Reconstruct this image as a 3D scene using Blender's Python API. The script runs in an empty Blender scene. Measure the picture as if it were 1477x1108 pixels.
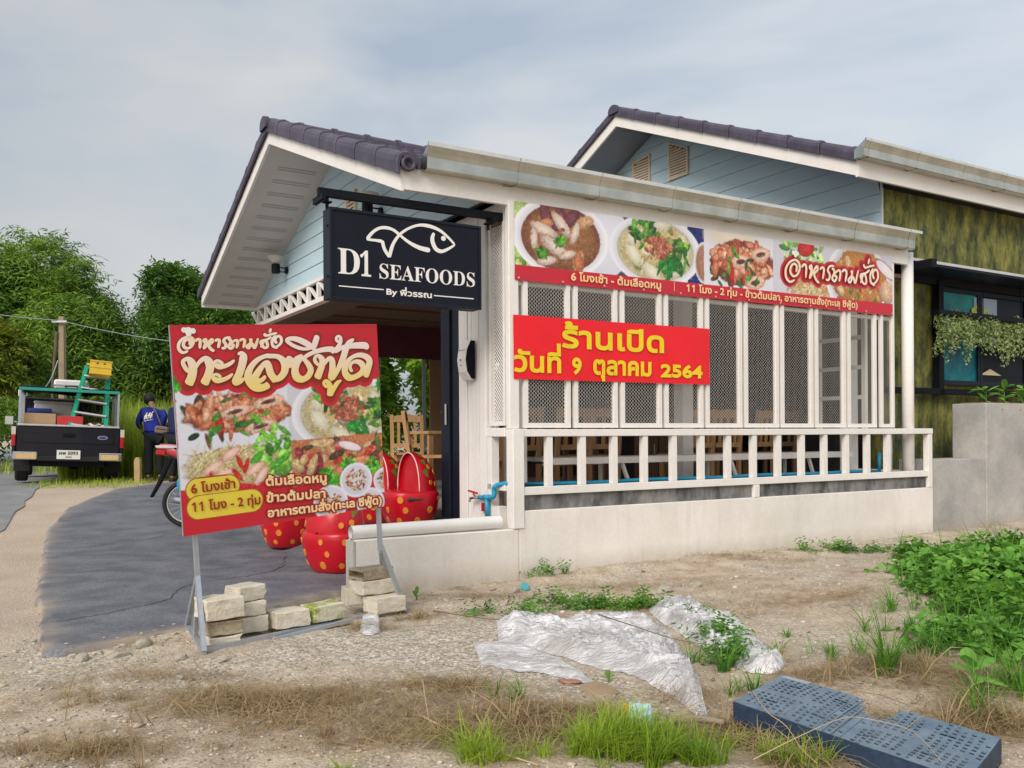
import bpy, bmesh, math, random
import numpy as np
from mathutils import Vector, Matrix, Euler
random.seed(7); rng = np.random.default_rng(7)
R = math.radians
scn = bpy.context.scene
col = scn.collection

# ------------------------------------------------------------------ camera
FPX, CX, HY, EYE = 1279.0, 738.5, 628.0, 1.2      # focal length and horizon in photo pixels, eye height in metres
ROLL = R(.35)
cam_d = bpy.data.cameras.new('camera'); cam = bpy.data.objects.new('camera', cam_d); col.objects.link(cam)
cam.location = (0, 0, EYE)
cam.rotation_euler = (Matrix.Rotation(R(90), 3, 'X') @ Matrix.Rotation(-ROLL, 3, 'Z')).to_euler()
cam_d.sensor_width = 36; cam_d.lens = 36 * FPX / 1477; cam_d.shift_y = (HY - 554) / 1477
cam_d.clip_start = .05; cam_d.clip_end = 2000
scn.camera = cam

# ------------------------------------------------------------------ sky, sun, exposure
SUN_EL, SUN_AZ = 37, 207          # elevation, compass bearing the light comes from (0 = +Y, clockwise)
world = bpy.data.worlds.new('World'); scn.world = world; world.use_nodes = True
nt = world.node_tree; nt.nodes.clear()
def N(t, tree=None, **k):
    n = (tree or nt).nodes.new(t)
    for a, b in k.items(): setattr(n, a, b)
    return n
out = N('ShaderNodeOutputWorld'); bg1 = N('ShaderNodeBackground'); bg2 = N('ShaderNodeBackground'); add = N('ShaderNodeAddShader')
sky = N('ShaderNodeTexSky', sky_type='NISHITA', sun_disc=False); sky.sun_elevation = R(SUN_EL); sky.sun_rotation = R(SUN_AZ)
sky.dust_density = 4
nt.links.new(sky.outputs[0], bg1.inputs[0]); bg1.inputs[1].default_value = .03
tc = N('ShaderNodeTexCoord'); sep = N('ShaderNodeSeparateXYZ'); nt.links.new(tc.outputs['Generated'], sep.inputs[0])
mp = N('ShaderNodeMapping'); mp.inputs['Scale'].default_value = (1.2, 1.2, 3.4); mp.inputs['Rotation'].default_value = (0, R(8), R(20))
nt.links.new(tc.outputs['Generated'], mp.inputs[0])
n1 = N('ShaderNodeTexNoise'); n1.inputs['Scale'].default_value = 1.5; n1.inputs['Detail'].default_value = 5; n1.inputs['Roughness'].default_value = .5
n1.inputs['Distortion'].default_value = .3
nt.links.new(mp.outputs[0], n1.inputs[0])
cr = N('ShaderNodeValToRGB'); cr.color_ramp.elements[0].position = .38; cr.color_ramp.elements[1].position = .63
cr.color_ramp.elements[0].color = (.215, .245, .275, 1); cr.color_ramp.elements[1].color = (.375, .365, .34, 1)
e = cr.color_ramp.elements.new(.5); e.color = (.300, .312, .315, 1)
nt.links.new(n1.outputs[0], cr.inputs[0])
hz = N('ShaderNodeMapRange'); hz.inputs[1].default_value = -.02; hz.inputs[2].default_value = .5; hz.inputs[3].default_value = .86; hz.inputs[4].default_value = 1.08
nt.links.new(sep.outputs[2], hz.inputs[0])
ew = N('ShaderNodeMapRange'); ew.inputs[1].default_value = -.6; ew.inputs[2].default_value = .5; ew.inputs[3].default_value = .82; ew.inputs[4].default_value = 1.12
nt.links.new(sep.outputs[0], ew.inputs[0])
mu = N('ShaderNodeMath', operation='MULTIPLY'); nt.links.new(hz.outputs[0], mu.inputs[0]); nt.links.new(ew.outputs[0], mu.inputs[1])
nt.links.new(cr.outputs[0], bg2.inputs[0]); nt.links.new(mu.outputs[0], bg2.inputs[1])
nt.links.new(bg1.outputs[0], add.inputs[0]); nt.links.new(bg2.outputs[0], add.inputs[1]); nt.links.new(add.outputs[0], out.inputs[0])
sun_d = bpy.data.lights.new('sun', 'SUN'); sun_d.energy = 1.5; sun_d.angle = R(35); sun_d.color = (1, .955, .90)
sun = bpy.data.objects.new('sun', sun_d); col.objects.link(sun)
sv = Vector((math.sin(R(SUN_AZ)) * math.cos(R(SUN_EL)), math.cos(R(SUN_AZ)) * math.cos(R(SUN_EL)), math.sin(R(SUN_EL))))
sun.rotation_euler = sv.to_track_quat('Z', 'Y').to_euler(); sun.location = sv * 30
vs = scn.view_settings; vs.view_transform = 'Standard'; vs.look = 'None'; vs.gamma = 1; vs.exposure = .72; vs.use_curve_mapping = False
scn.cycles.max_bounces = 8

# ------------------------------------------------------------------ geometry of the place, read off the photograph
ANG = R(31); OX, OY = -.02, 7.41        # corner of the restaurant and the direction of its long side
SX, SY = math.cos(ANG), math.sin(ANG); TX, TY = -math.sin(ANG), math.cos(ANG)
def L2W(s, t, z=0): return Vector((OX + s*SX + t*TX, OY + s*SY + t*TY, z))
def W2L(x, y): return ((x-OX)*SX + (y-OY)*SY, (x-OX)*TX + (y-OY)*TY)
def ray(px, py):
    x, y = px - CX, py - 554.; c, s = math.cos(-ROLL), math.sin(-ROLL)
    return ((c*x - s*y)/FPX, 1., -(s*x + c*y + 554. - HY)/FPX)
def on_ground(px, py, z=0):
    r = ray(px, py); k = (z-EYE)/r[2]; return Vector((r[0]*k, k, z))
def at_depth(px, py, Y):
    r = ray(px, py); return Vector((r[0]*Y, Y, EYE + r[2]*Y))
def on_side(px, py, t):         # a plane parallel to the restaurant's long side
    r = ray(px, py); ax, ay = OX+t*TX, OY+t*TY
    s = (r[0]*ay-ax)/(SX-r[0]*SY); return (s, EYE + (ay+s*SY)*r[2])
def on_front(px, py, s):        # a plane parallel to its gable front
    r = ray(px, py); ax, ay = OX+s*SX, OY+s*SY
    t = (r[0]*ay-ax)/(TX-r[0]*TY); return (t, EYE + (ay+t*TY)*r[2])

# ------------------------------------------------------------------ noise
_lat = rng.random((256, 256))
def vnoise(x, y):
    x = np.asarray(x, float); y = np.asarray(y, float)
    xi = np.floor(x).astype(int); yi = np.floor(y).astype(int); fx = x-xi; fy = y-yi
    fx = fx*fx*(3-2*fx); fy = fy*fy*(3-2*fy)
    a = _lat[xi & 255, yi & 255]; b = _lat[(xi+1) & 255, yi & 255]; c = _lat[xi & 255, (yi+1) & 255]; d = _lat[(xi+1) & 255, (yi+1) & 255]
    return a*(1-fx)*(1-fy)+b*fx*(1-fy)+c*(1-fx)*fy+d*fx*fy
def fbm(x, y, o=4):
    r = 0; a = .5; x = np.asarray(x, float); y = np.asarray(y, float)
    for i in range(o): r = r + a*vnoise(x+17.3*i, y+9.1*i); x = x*2.03; y = y*2.03; a *= .5
    return r
def sst(a, b, x): x = np.clip((np.asarray(x, float)-a)/(b-a), 0, 1); return x*x*(3-2*x)

# ------------------------------------------------------------------ materials
MATS = {}
def mat(name, c, rough=.7, metal=0., c2=None, nscale=6., nrange=(.35, .65), bump=0., bscale=60., spec=.4, stretch=(1, 1, 1), fine=0., trans=0., coat=0., emit=0.):
    if name in MATS: return MATS[name]
    m = bpy.data.materials.new(name); m.use_nodes = True; t = m.node_tree; b = t.nodes['Principled BSDF']
    b.inputs['Base Color'].default_value = (*c, 1); b.inputs['Roughness'].default_value = rough; b.inputs['Metallic'].default_value = metal
    b.inputs['Specular IOR Level'].default_value = spec
    if coat: b.inputs['Coat Weight'].default_value = coat
    if trans: b.inputs['Transmission Weight'].default_value = trans
    o = t.nodes.new('ShaderNodeTexCoord'); mpn = t.nodes.new('ShaderNodeMapping'); mpn.inputs['Scale'].default_value = stretch
    t.links.new(o.outputs['Object'], mpn.inputs[0])
    if c2 is None: c2 = tuple(v*.88 for v in c)
    n = t.nodes.new('ShaderNodeTexNoise'); n.inputs['Scale'].default_value = nscale; n.inputs['Detail'].default_value = 6; n.inputs['Roughness'].default_value = .6
    t.links.new(mpn.outputs[0], n.inputs[0])
    r = t.nodes.new('ShaderNodeValToRGB'); r.color_ramp.elements[0].position = nrange[0]; r.color_ramp.elements[1].position = nrange[1]
    r.color_ramp.elements[0].color = (*c2, 1); r.color_ramp.elements[1].color = (*c, 1)
    t.links.new(n.outputs[0], r.inputs[0]); last = r.outputs[0]
    if fine:
        n2 = t.nodes.new('ShaderNodeTexNoise'); n2.inputs['Scale'].default_value = bscale; n2.inputs['Detail'].default_value = 3
        t.links.new(mpn.outputs[0], n2.inputs[0])
        mr = t.nodes.new('ShaderNodeMapRange'); mr.inputs[3].default_value = 1-fine; mr.inputs[4].default_value = 1+fine; mr.inputs[1].default_value = .3; mr.inputs[2].default_value = .7
        t.links.new(n2.outputs[0], mr.inputs[0])
        mx = t.nodes.new('ShaderNodeVectorMath'); mx.operation = 'MULTIPLY'; t.links.new(last, mx.inputs[0]); t.links.new(mr.outputs[0], mx.inputs[1]); last = mx.outputs[0]
    t.links.new(last, b.inputs['Base Color'])
    if bump:
        n3 = t.nodes.new('ShaderNodeTexNoise'); n3.inputs['Scale'].default_value = bscale; n3.inputs['Detail'].default_value = 5
        t.links.new(mpn.outputs[0], n3.inputs[0])
        bp = t.nodes.new('ShaderNodeBump'); bp.inputs['Strength'].default_value = bump; bp.inputs['Distance'].default_value = .01
        t.links.new(n3.outputs[0], bp.inputs['Height']); t.links.new(bp.outputs[0], b.inputs['Normal'])
    MATS[name] = m; return m
M_white = mat('white_painted_steel', (.83, .79, .75), .45, c2=(.75, .705, .66), nscale=2.2, nrange=(.25, .6), fine=.03, bump=.05, bscale=25)
M_plaster = mat('cream_plaster', (.84, .795, .74), .85, c2=(.74, .69, .625), nscale=1.6, bump=.15, bscale=35, fine=.03)
def weather(m, ground=True):
    """splashes of soil low on the wall and faint rain runs"""
    t = m.node_tree; b = t.nodes['Principled BSDF']; src = b.inputs['Base Color'].links[0].from_socket; co = t.nodes.new('ShaderNodeTexCoord'); se = t.nodes.new('ShaderNodeSeparateXYZ'); t.links.new(co.outputs['Object'], se.inputs[0])
    n = t.nodes.new('ShaderNodeTexNoise'); n.inputs['Scale'].default_value = 7; n.inputs['Detail'].default_value = 8; n.inputs['Roughness'].default_value = .7; t.links.new(co.outputs['Object'], n.inputs[0])
    z = t.nodes.new('ShaderNodeMapRange'); z.inputs[1].default_value = .20; z.inputs[2].default_value = -.06; z.inputs[3].default_value = 0; z.inputs[4].default_value = 1; t.links.new(se.outputs[2], z.inputs[0])
    k = t.nodes.new('ShaderNodeMath'); k.operation = 'MULTIPLY'; t.links.new(z.outputs[0], k.inputs[0]); t.links.new(n.outputs[0], k.inputs[1])
    k2 = t.nodes.new('ShaderNodeMath'); k2.operation = 'MULTIPLY'; k2.use_clamp = True; t.links.new(k.outputs[0], k2.inputs[0]); k2.inputs[1].default_value = 1.5 if ground else 0
    mx = t.nodes.new('ShaderNodeMix'); mx.data_type = 'RGBA'; t.links.new(k2.outputs[0], mx.inputs[0]); t.links.new(src, mx.inputs[6]); mx.inputs[7].default_value = (.40, .31, .21, 1)
    mp = t.nodes.new('ShaderNodeMapping'); mp.inputs['Scale'].default_value = (9, 9, .9); t.links.new(co.outputs['Object'], mp.inputs[0]); n2 = t.nodes.new('ShaderNodeTexNoise'); n2.inputs['Scale'].default_value = 1.6; n2.inputs['Detail'].default_value = 6; t.links.new(mp.outputs[0], n2.inputs[0])
    r = t.nodes.new('ShaderNodeMapRange'); r.inputs[1].default_value = .56; r.inputs[2].default_value = .74; r.inputs[3].default_value = 0; r.inputs[4].default_value = .16; t.links.new(n2.outputs[0], r.inputs[0])
    m2 = t.nodes.new('ShaderNodeMix'); m2.data_type = 'RGBA'; t.links.new(r.outputs[0], m2.inputs[0]); t.links.new(mx.outputs[2], m2.inputs[6]); m2.inputs[7].default_value = (.42, .38, .33, 1); t.links.new(m2.outputs[2], b.inputs['Base Color'])
weather(M_plaster)
M_bare = mat('bare_cement', (.25, .24, .23), .9, c2=(.075, .078, .08), nscale=6, nrange=(.38, .6), bump=.4, bscale=30, stretch=(1, 1, .5), fine=.12)
M_grey = mat('grey_concrete', (.50, .475, .44), .9, c2=(.29, .285, .28), nscale=1.8, nrange=(.3, .68), bump=.3, bscale=30, fine=.07)
weather(M_grey)
M_siding = mat('pale_blue_siding', (.54, .70, .77), .6, c2=(.48, .63, .71), nscale=1.5, bump=.06, bscale=50, stretch=(1, .3, 2))
M_tile = mat('purple_grey_roof_tile', (.082, .070, .104), .5, c2=(.050, .042, .066), nscale=5, bump=.1, bscale=60)
M_soffit = mat('soffit_board', (.64, .60, .56), .8, c2=(.60, .56, .52), nscale=2)
M_hole = mat('vent_hole_dark', (.05, .045, .04), .9)
M_lip = mat('gutter_lip_sheen', (.70, .70, .66), .45, .4)  # sky reflection on the gutter lip, put into a paler steel colour
M_steel = mat('stainless_steel', (.62, .61, .56), .24, 1., c2=(.44, .45, .40), nscale=4, bump=.03, bscale=12)
M_navy = mat('navy_powder_coat', (.010, .014, .028), .5, c2=(.006, .008, .017), nscale=4, spec=.25)
M_black = mat('black_steel', (.007, .008, .012), .6, spec=.15)
M_signface = mat('navy_sign_face', (.010, .012, .022), .6, c2=(.007, .009, .017), nscale=2, spec=.2)
M_letter = mat('white_acrylic', (.86, .82, .78), .35, c2=(.84, .80, .76))
M_louvre = mat('cream_louvre', (.80, .66, .50), .6)
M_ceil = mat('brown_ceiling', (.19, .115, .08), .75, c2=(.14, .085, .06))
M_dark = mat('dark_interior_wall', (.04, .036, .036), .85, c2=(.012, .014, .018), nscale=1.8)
M_floor = mat('grey_floor_tile', (.30, .28, .26), .5)
M_wood = mat('varnished_pine', (.56, .33, .15), .5, c2=(.42, .23, .09), nscale=5, stretch=(4, 4, .6), bump=.08, bscale=30)
M_wood2 = mat('brown_wood', (.20, .10, .055), .55, c2=(.13, .065, .035), nscale=5, stretch=(3, 3, .5))
M_bluepipe = mat('blue_pvc', (.02, .32, .52), .4)
M_whitepipe = mat('white_pvc', (.84, .82, .79), .35, c2=(.78, .75, .71), nscale=4)
M_green_wall = mat('mossy_green_wall', (.29, .27, .075), .9, c2=(.065, .085, .045), nscale=4.2, nrange=(.36, .62), bump=.5, bscale=22, stretch=(1.5, 1.5, .7), fine=.28)
M_glass_teal = mat('teal_glass', (.0, .30, .29), .25, c2=(.0, .07, .13), nscale=1.6, spec=.2)
M_glass_dark = mat('dark_glass', (.003, .005, .014), .3, spec=.12)
M_rubber = mat('black_rubber', (.018, .018, .018), .8)
M_chrome = mat('chrome', (.75, .75, .74), .12, 1.)
M_galv = mat('galvanised_steel', (.50, .53, .57), .4, .6, c2=(.42, .45, .49), nscale=14)
M_aac = mat('pale_block', (.68, .62, .51), .95, c2=(.55, .49, .38), nscale=9, bump=.5, bscale=60, fine=.08)
M_aacmoss = mat('mossy_block', (.62, .57, .42), .95, c2=(.27, .33, .06), nscale=7, nrange=(.42, .52), bump=.5, bscale=60, fine=.08)
M_cblock = mat('cement_block', (.40, .33, .225), .95, c2=(.27, .22, .15), nscale=9, bump=.6, bscale=70, fine=.15)
M_red = mat('apple_red_fibreglass', (.55, .006, .018), .32, c2=(.47, .004, .014), coat=.15)
M_spot = mat('orange_spot', (.78, .29, .035), .35)
M_leafgreen = mat('apple_leaf_green', (.16, .20, .03), .5)
M_outline = mat('pale_rim_line', (.85, .55, .5), .4)
M_signred = mat('vinyl_red', (.85, .012, .022), .42, c2=(.82, .01, .018))
M_yellow = mat('vinyl_yellow', (.88, .66, .02), .45)
M_txt = mat('print_cream', (.86, .60, .27), .5, c2=(.86, .66, .38))
M_txtdark = mat('print_dark_red', (.34, .02, .012), .5)
M_pill = mat('print_yellow', (.83, .62, .09), .5)
M_cloth_blue = mat('royal_blue_cloth', (.012, .028, .30), .85, c2=(.006, .016, .17), nscale=9, bump=.5, bscale=12)
M_cloth_navy = mat('navy_cloth', (.008, .012, .06), .85)
M_trouser = mat('black_trousers', (.010, .010, .014), .9, bump=.5, bscale=14)
M_skin = mat('skin', (.33, .17, .10), .6)
M_hair = mat('black_hair', (.010, .008, .007), .6, bump=.6, bscale=90)
M_bag = mat('taupe_bag', (.20, .15, .12), .8)
M_truck = mat('black_car_paint', (.007, .007, .014), .3, coat=.25, spec=.3, c2=(.011, .010, .015))
M_tail = mat('red_lamp', (.45, .01, .015), .25, coat=.4)
M_yelrefl = mat('yellow_reflector', (.70, .45, .10), .4, c2=(.60, .50, .35), nscale=18)
M_plate = mat('plate_white', (.78, .78, .72), .5)
M_card = mat('cardboard', (.46, .30, .17), .85)
M_redbox = mat('red_box', (.55, .04, .04), .6)
M_foam = mat('white_foam', (.72, .71, .68), .7)
M_ladder = mat('green_ladder', (.01, .36, .22), .5)
M_alu = mat('aluminium', (.68, .67, .66), .35, .5)
M_yelcrate = mat('yellow_crate', (.70, .46, .035), .5)
M_pinkcloth = mat('maroon_cloth', (.13, .03, .04), .8)
M_bark = mat('bark', (.16, .115, .075), .95, c2=(.08, .06, .04), nscale=8, bump=.8, bscale=25, stretch=(1, 1, .3))
M_stake = mat('weathered_stake', (.42, .30, .15), .9)
M_pole = mat('concrete_pole', (.33, .25, .17), .9)
M_bluecrate = mat('slate_blue_plastic', (.18, .25, .32), .38, c2=(.12, .18, .245), nscale=7, bump=.1, bscale=60, fine=.1)
M_brick = mat('red_tile_piece', (.42, .20, .14), .9, c2=(.34, .17, .12), nscale=20, bump=.3)
M_stone = mat('pale_stone', (.50, .46, .38), .95, c2=(.36, .32, .25), nscale=18, bump=.5)
M_twig = mat('dead_twig', (.20, .13, .08), .9)

def leaf_mat(name, c, c2, rough=.55, tr=.25, ns=1.2):
    m = bpy.data.materials.new(name); m.use_nodes = True; t = m.node_tree; b = t.nodes['Principled BSDF']; b.inputs['Roughness'].default_value = rough
    b.inputs['Specular IOR Level'].default_value = .25
    g = t.nodes.new('ShaderNodeNewGeometry'); tcn = t.nodes.new('ShaderNodeTexCoord'); n = t.nodes.new('ShaderNodeTexNoise'); n.inputs['Scale'].default_value = ns
    t.links.new(tcn.outputs['Object'], n.inputs[0])
    a = t.nodes.new('ShaderNodeMath'); a.operation = 'MULTIPLY_ADD'; t.links.new(g.outputs['Random Per Island'], a.inputs[0]); a.inputs[1].default_value = .55
    t.links.new(n.outputs[0], a.inputs[2])
    r = t.nodes.new('ShaderNodeValToRGB'); r.color_ramp.elements[0].position = .45; r.color_ramp.elements[1].position = 1.05 if False else 1.
    r.color_ramp.elements[0].color = (*c2, 1); r.color_ramp.elements[1].color = (*c, 1)
    t.links.new(a.outputs[0], r.inputs[0]); t.links.new(r.outputs[0], b.inputs['Base Color'])
    tr_n = t.nodes.new('ShaderNodeBsdfTranslucent'); t.links.new(r.outputs[0], tr_n.inputs[0]); mx = t.nodes.new('ShaderNodeMixShader'); mx.inputs[0].default_value = tr
    t.links.new(b.outputs[0], mx.inputs[1]); t.links.new(tr_n.outputs[0], mx.inputs[2]); t.links.new(mx.outputs[0], t.nodes['Material Output'].inputs[0])
    MATS[name] = m; return m
L_tree = leaf_mat('tree_leaf', (.25, .40, .05), (.045, .12, .02), tr=.35, ns=.5)
L_dark = leaf_mat('dark_leaf', (.15, .29, .04), (.022, .07, .016), tr=.3, ns=.5)
L_olive = leaf_mat('olive_leaf', (.27, .32, .03), (.06, .11, .015), ns=.5)
L_grass = leaf_mat('fresh_grass', (.38, .52, .045), (.15, .27, .025), tr=.35, ns=2)
L_garden = leaf_mat('garden_leaf', (.42, .66, .07), (.14, .30, .03), tr=.4, ns=1.5)
L_tall = leaf_mat('tall_grass', (.56, .66, .09), (.24, .38, .05), tr=.45, ns=1)
L_dry = leaf_mat('dry_grass', (.46, .35, .19), (.25, .17, .085), ns=3)
L_weed = leaf_mat('weed_leaf', (.15, .34, .035), (.035, .13, .02), ns=3)
L_broad = leaf_mat('broad_leaf', (.20, .42, .07), (.10, .28, .04), ns=3)
L_vine = leaf_mat('vine_leaf', (.46, .54, .24), (.20, .28, .09), tr=.35, ns=3)

_t = M_green_wall.node_tree; _b = _t.nodes['Principled BSDF']; _s = _b.inputs['Base Color'].links[0].from_socket; _c = _t.nodes.new('ShaderNodeTexCoord'); _m = _t.nodes.new('ShaderNodeMapping'); _m.inputs['Scale'].default_value = (5, 5, 1.1)
_n = _t.nodes.new('ShaderNodeTexNoise'); _n.inputs['Scale'].default_value = 1.5; _n.inputs['Detail'].default_value = 7; _t.links.new(_c.outputs['Object'], _m.inputs[0]); _t.links.new(_m.outputs[0], _n.inputs[0])
_r = _t.nodes.new('ShaderNodeValToRGB'); _r.color_ramp.elements[0].position = .36; _r.color_ramp.elements[1].position = .66; _r.color_ramp.elements[0].color = (.50, .56, .50, 1); _r.color_ramp.elements[1].color = (1.15, 1.12, 1.0, 1); _t.links.new(_n.outputs[0], _r.inputs[0])
_x = _t.nodes.new('ShaderNodeVectorMath'); _x.operation = 'MULTIPLY'; _t.links.new(_s, _x.inputs[0]); _t.links.new(_r.outputs[0], _x.inputs[1]); _t.links.new(_x.outputs[0], _b.inputs['Base Color'])
# ------------------------------------------------------------------ mesh builder and scene graph
class G:
    def __init__(s): s.v = []; s.f = []; s.m = []
    def add(s, vs, fs, m=0):
        b = len(s.v); s.v += [tuple(p) for p in vs]; s.f += [[b+i for i in f] for f in fs]; s.m += [m]*len(fs); return s
    def box(s, x0, x1, y0, y1, z0, z1, m=0, T=None):
        vs = [(x, y, z) for z in (z0, z1) for y in (y0, y1) for x in (x0, x1)]
        if T: vs = [T(*p) for p in vs]
        return s.add(vs, [(0, 2, 3, 1), (4, 5, 7, 6), (0, 1, 5, 4), (2, 6, 7, 3), (0, 4, 6, 2), (1, 3, 7, 5)], m)
    def beam(s, p, q, w, h, up=(0, 0, 1), m=0):
        p = Vector(p); q = Vector(q); d = (q-p).normalized(); u = Vector(up)
        a = d.cross(u)
        if a.length < 1e-4: a = d.cross(Vector((0, 1, 0)))
        a.normalize(); b = a.cross(d); vs = []
        for c in (p, q):
            for i, j in ((-1, -1), (1, -1), (1, 1), (-1, 1)): vs.append(c+a*(w/2*i)+b*(h/2*j))
        return s.add(vs, [(0, 3, 2, 1), (4, 5, 6, 7), (0, 1, 5, 4), (1, 2, 6, 5), (2, 3, 7, 6), (3, 0, 4, 7)], m)
    def tube(s, path, r, n=10, cap=True, m=0, closed=False):
        P = [Vector(p) for p in path]; k = len(P); rs = r if isinstance(r, (list, tuple)) else [r]*k
        vs = []; pa = None
        for i in range(k):
            if closed: d = P[(i+1) % k]-P[i-1]
            else: d = P[min(i+1, k-1)]-P[max(i-1, 0)]
            if d.length < 1e-9: d = Vector((0, 0, 1))
            d.normalize()
            if pa is None: pa = d.orthogonal().normalized()
            a = (pa-d*pa.dot(d)).normalized(); pa = a; b = d.cross(a)
            for j in range(n):
                t = 2*math.pi*j/n; vs.append(P[i]+(a*math.cos(t)+b*math.sin(t))*rs[i])
        fs = []
        for i in range(k if closed else k-1):
            i2 = (i+1) % k
            for j in range(n): fs.append((i*n+j, i*n+(j+1) % n, i2*n+(j+1) % n, i2*n+j))
        if cap and not closed: fs += [tuple(range(n))[::-1], tuple((k-1)*n+j for j in range(n))]
        return s.add(vs, fs, m)
    def prism(s, poly, a, b, axis='y', m=0, T=None):
        """poly of 2D points extruded from a to b along axis"""
        n = len(poly); vs = []
        for d in (a, b):
            for p in poly:
                q = {'y': (p[0], d, p[1]), 'x': (d, p[0], p[1]), 'z': (p[0], p[1], d)}[axis]
                vs.append(T(*q) if T else q)
        fs = [tuple(range(n))[::-1], tuple(range(n, 2*n))]+[(i, (i+1) % n, n+(i+1) % n, n+i) for i in range(n)]
        return s.add(vs, fs, m)
    def lathe(s, prof, n=20, c=(0, 0, 0), m=0, axis='z'):
        vs = []; k = len(prof)
        for r, z in prof:
            for j in range(n):
                t = 2*math.pi*j/n; x, y = r*math.cos(t), r*math.sin(t)
                q = {'z': (x, y, z), 'y': (x, z, y), 'x': (z, x, y)}[axis]; vs.append((c[0]+q[0], c[1]+q[1], c[2]+q[2]))
        fs = [(i*n+j, i*n+(j+1) % n, (i+1)*n+(j+1) % n, (i+1)*n+j) for i in range(k-1) for j in range(n)]
        fs += [tuple(range(n))[::-1], tuple((k-1)*n+j for j in range(n))]
        return s.add(vs, fs, m)
    def grid(s, fn, nu, nv, m=0):
        vs = [fn(i/nu, j/nv) for j in range(nv+1) for i in range(nu+1)]
        return s.add(vs, [(j*(nu+1)+i, j*(nu+1)+i+1, (j+1)*(nu+1)+i+1, (j+1)*(nu+1)+i) for j in range(nv) for i in range(nu)], m)
    def mesh(s, name, mats, smooth=False):
        me = bpy.data.meshes.new(name); me.from_pydata(s.v, [], s.f)
        for x in (mats if isinstance(mats, (list, tuple)) else [mats]): me.materials.append(x)
        if any(s.m): me.polygons.foreach_set('material_index', s.m)
        if smooth: me.polygons.foreach_set('use_smooth', [True]*len(s.f))
        me.update(); return me
    def build(s, name, mats, parent=None, smooth=False, bevel=0, kind=None, label=None, fixn=False, solid=0, auto=None):
        me = s.mesh(name, mats, smooth)
        if fixn:
            bm = bmesh.new(); bm.from_mesh(me); bmesh.ops.recalc_face_normals(bm, faces=bm.faces); bm.to_mesh(me); bm.free()
        o = bpy.data.objects.new(name, me); col.objects.link(o); o.parent = parent
        if bevel:
            b = o.modifiers.new('bevel', 'BEVEL'); b.width = bevel; b.segments = 1; b.limit_method = 'ANGLE'; b.angle_limit = R(40)
        if solid:
            b = o.modifiers.new('solid', 'SOLIDIFY'); b.thickness = solid; b.offset = 0
        if kind: o['kind'] = kind
        if label: o['label'] = label
        return o
def tag(o, label=None, cat=None, group=None, kind=None):
    if label: o['label'] = label
    if cat: o['category'] = cat
    if group: o['group'] = group
    if kind: o['kind'] = kind
    return o
def thing(name, label, cat, loc=(0, 0, 0), rz=0., group=None, rot=None):
    o = bpy.data.objects.new(name, None); col.objects.link(o); o.empty_display_size = .1
    o.location = loc; o.rotation_euler = rot if rot else (0, 0, rz); return tag(o, label, cat, group)
def kids(o): return [c for c in bpy.data.objects if c.parent == o]
def copy_tree(o, parent=None, skip=()):
    ks = CH.get(o.name)
    c = o.copy(); col.objects.link(c); c.parent = parent
    for k in kids(o): copy_tree(k, c)
    return c
CH = {}
def place(o, me, parent, loc, rot=(0, 0, 0), name=None):
    c = bpy.data.objects.new(name or me.name, me); col.objects.link(c); c.parent = parent; c.location = loc; c.rotation_euler = rot; return c
def spline(pts, n=6, closed=False):
    P = [np.array(p, float) for p in pts]; k = len(P); outp = []
    rngk = range(k if closed else k-1)
    for i in rngk:
        if closed: a, b, c, d = P[i-1], P[i], P[(i+1) % k], P[(i+2) % k]
        else: a, b, c, d = P[max(i-1, 0)], P[i], P[i+1], P[min(i+2, k-1)]
        for j in range(n):
            t = j/n; outp.append(.5*((2*b)+(c-a)*t+(2*a-5*b+4*c-d)*t*t+(-a+3*b-3*c+d)*t**3))
    if not closed: outp.append(P[-1])
    return outp
def raw_mesh(name, V, F, mats, mi=None, smooth=False, colors=None, kind=None, parent=None):
    """numpy arrays -> object; F is (n,4) or (n,3)"""
    me = bpy.data.meshes.new(name); k = F.shape[1]
    me.vertices.add(len(V)); me.vertices.foreach_set('co', np.ascontiguousarray(V, np.float32).ravel())
    me.loops.add(F.size); me.loops.foreach_set('vertex_index', np.ascontiguousarray(F, np.int32).ravel())
    me.polygons.add(len(F)); me.polygons.foreach_set('loop_start', np.arange(0, F.size, k, dtype=np.int32))
    me.polygons.foreach_set('loop_total', np.full(len(F), k, np.int32))
    if smooth: me.polygons.foreach_set('use_smooth', np.ones(len(F), bool))
    for x in (mats if isinstance(mats, (list, tuple)) else [mats]): me.materials.append(x)
    if mi is not None: me.polygons.foreach_set('material_index', np.ascontiguousarray(mi, np.int32))
    me.update(calc_edges=True)
    if colors is not None:
        a = me.color_attributes.new('print', 'FLOAT_COLOR', 'POINT'); a.data.foreach_set('color', np.ascontiguousarray(colors, np.float32).ravel())
    o = bpy.data.objects.new(name, me); col.objects.link(o); o.parent = parent
    if kind: o['kind'] = kind
    return o
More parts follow.
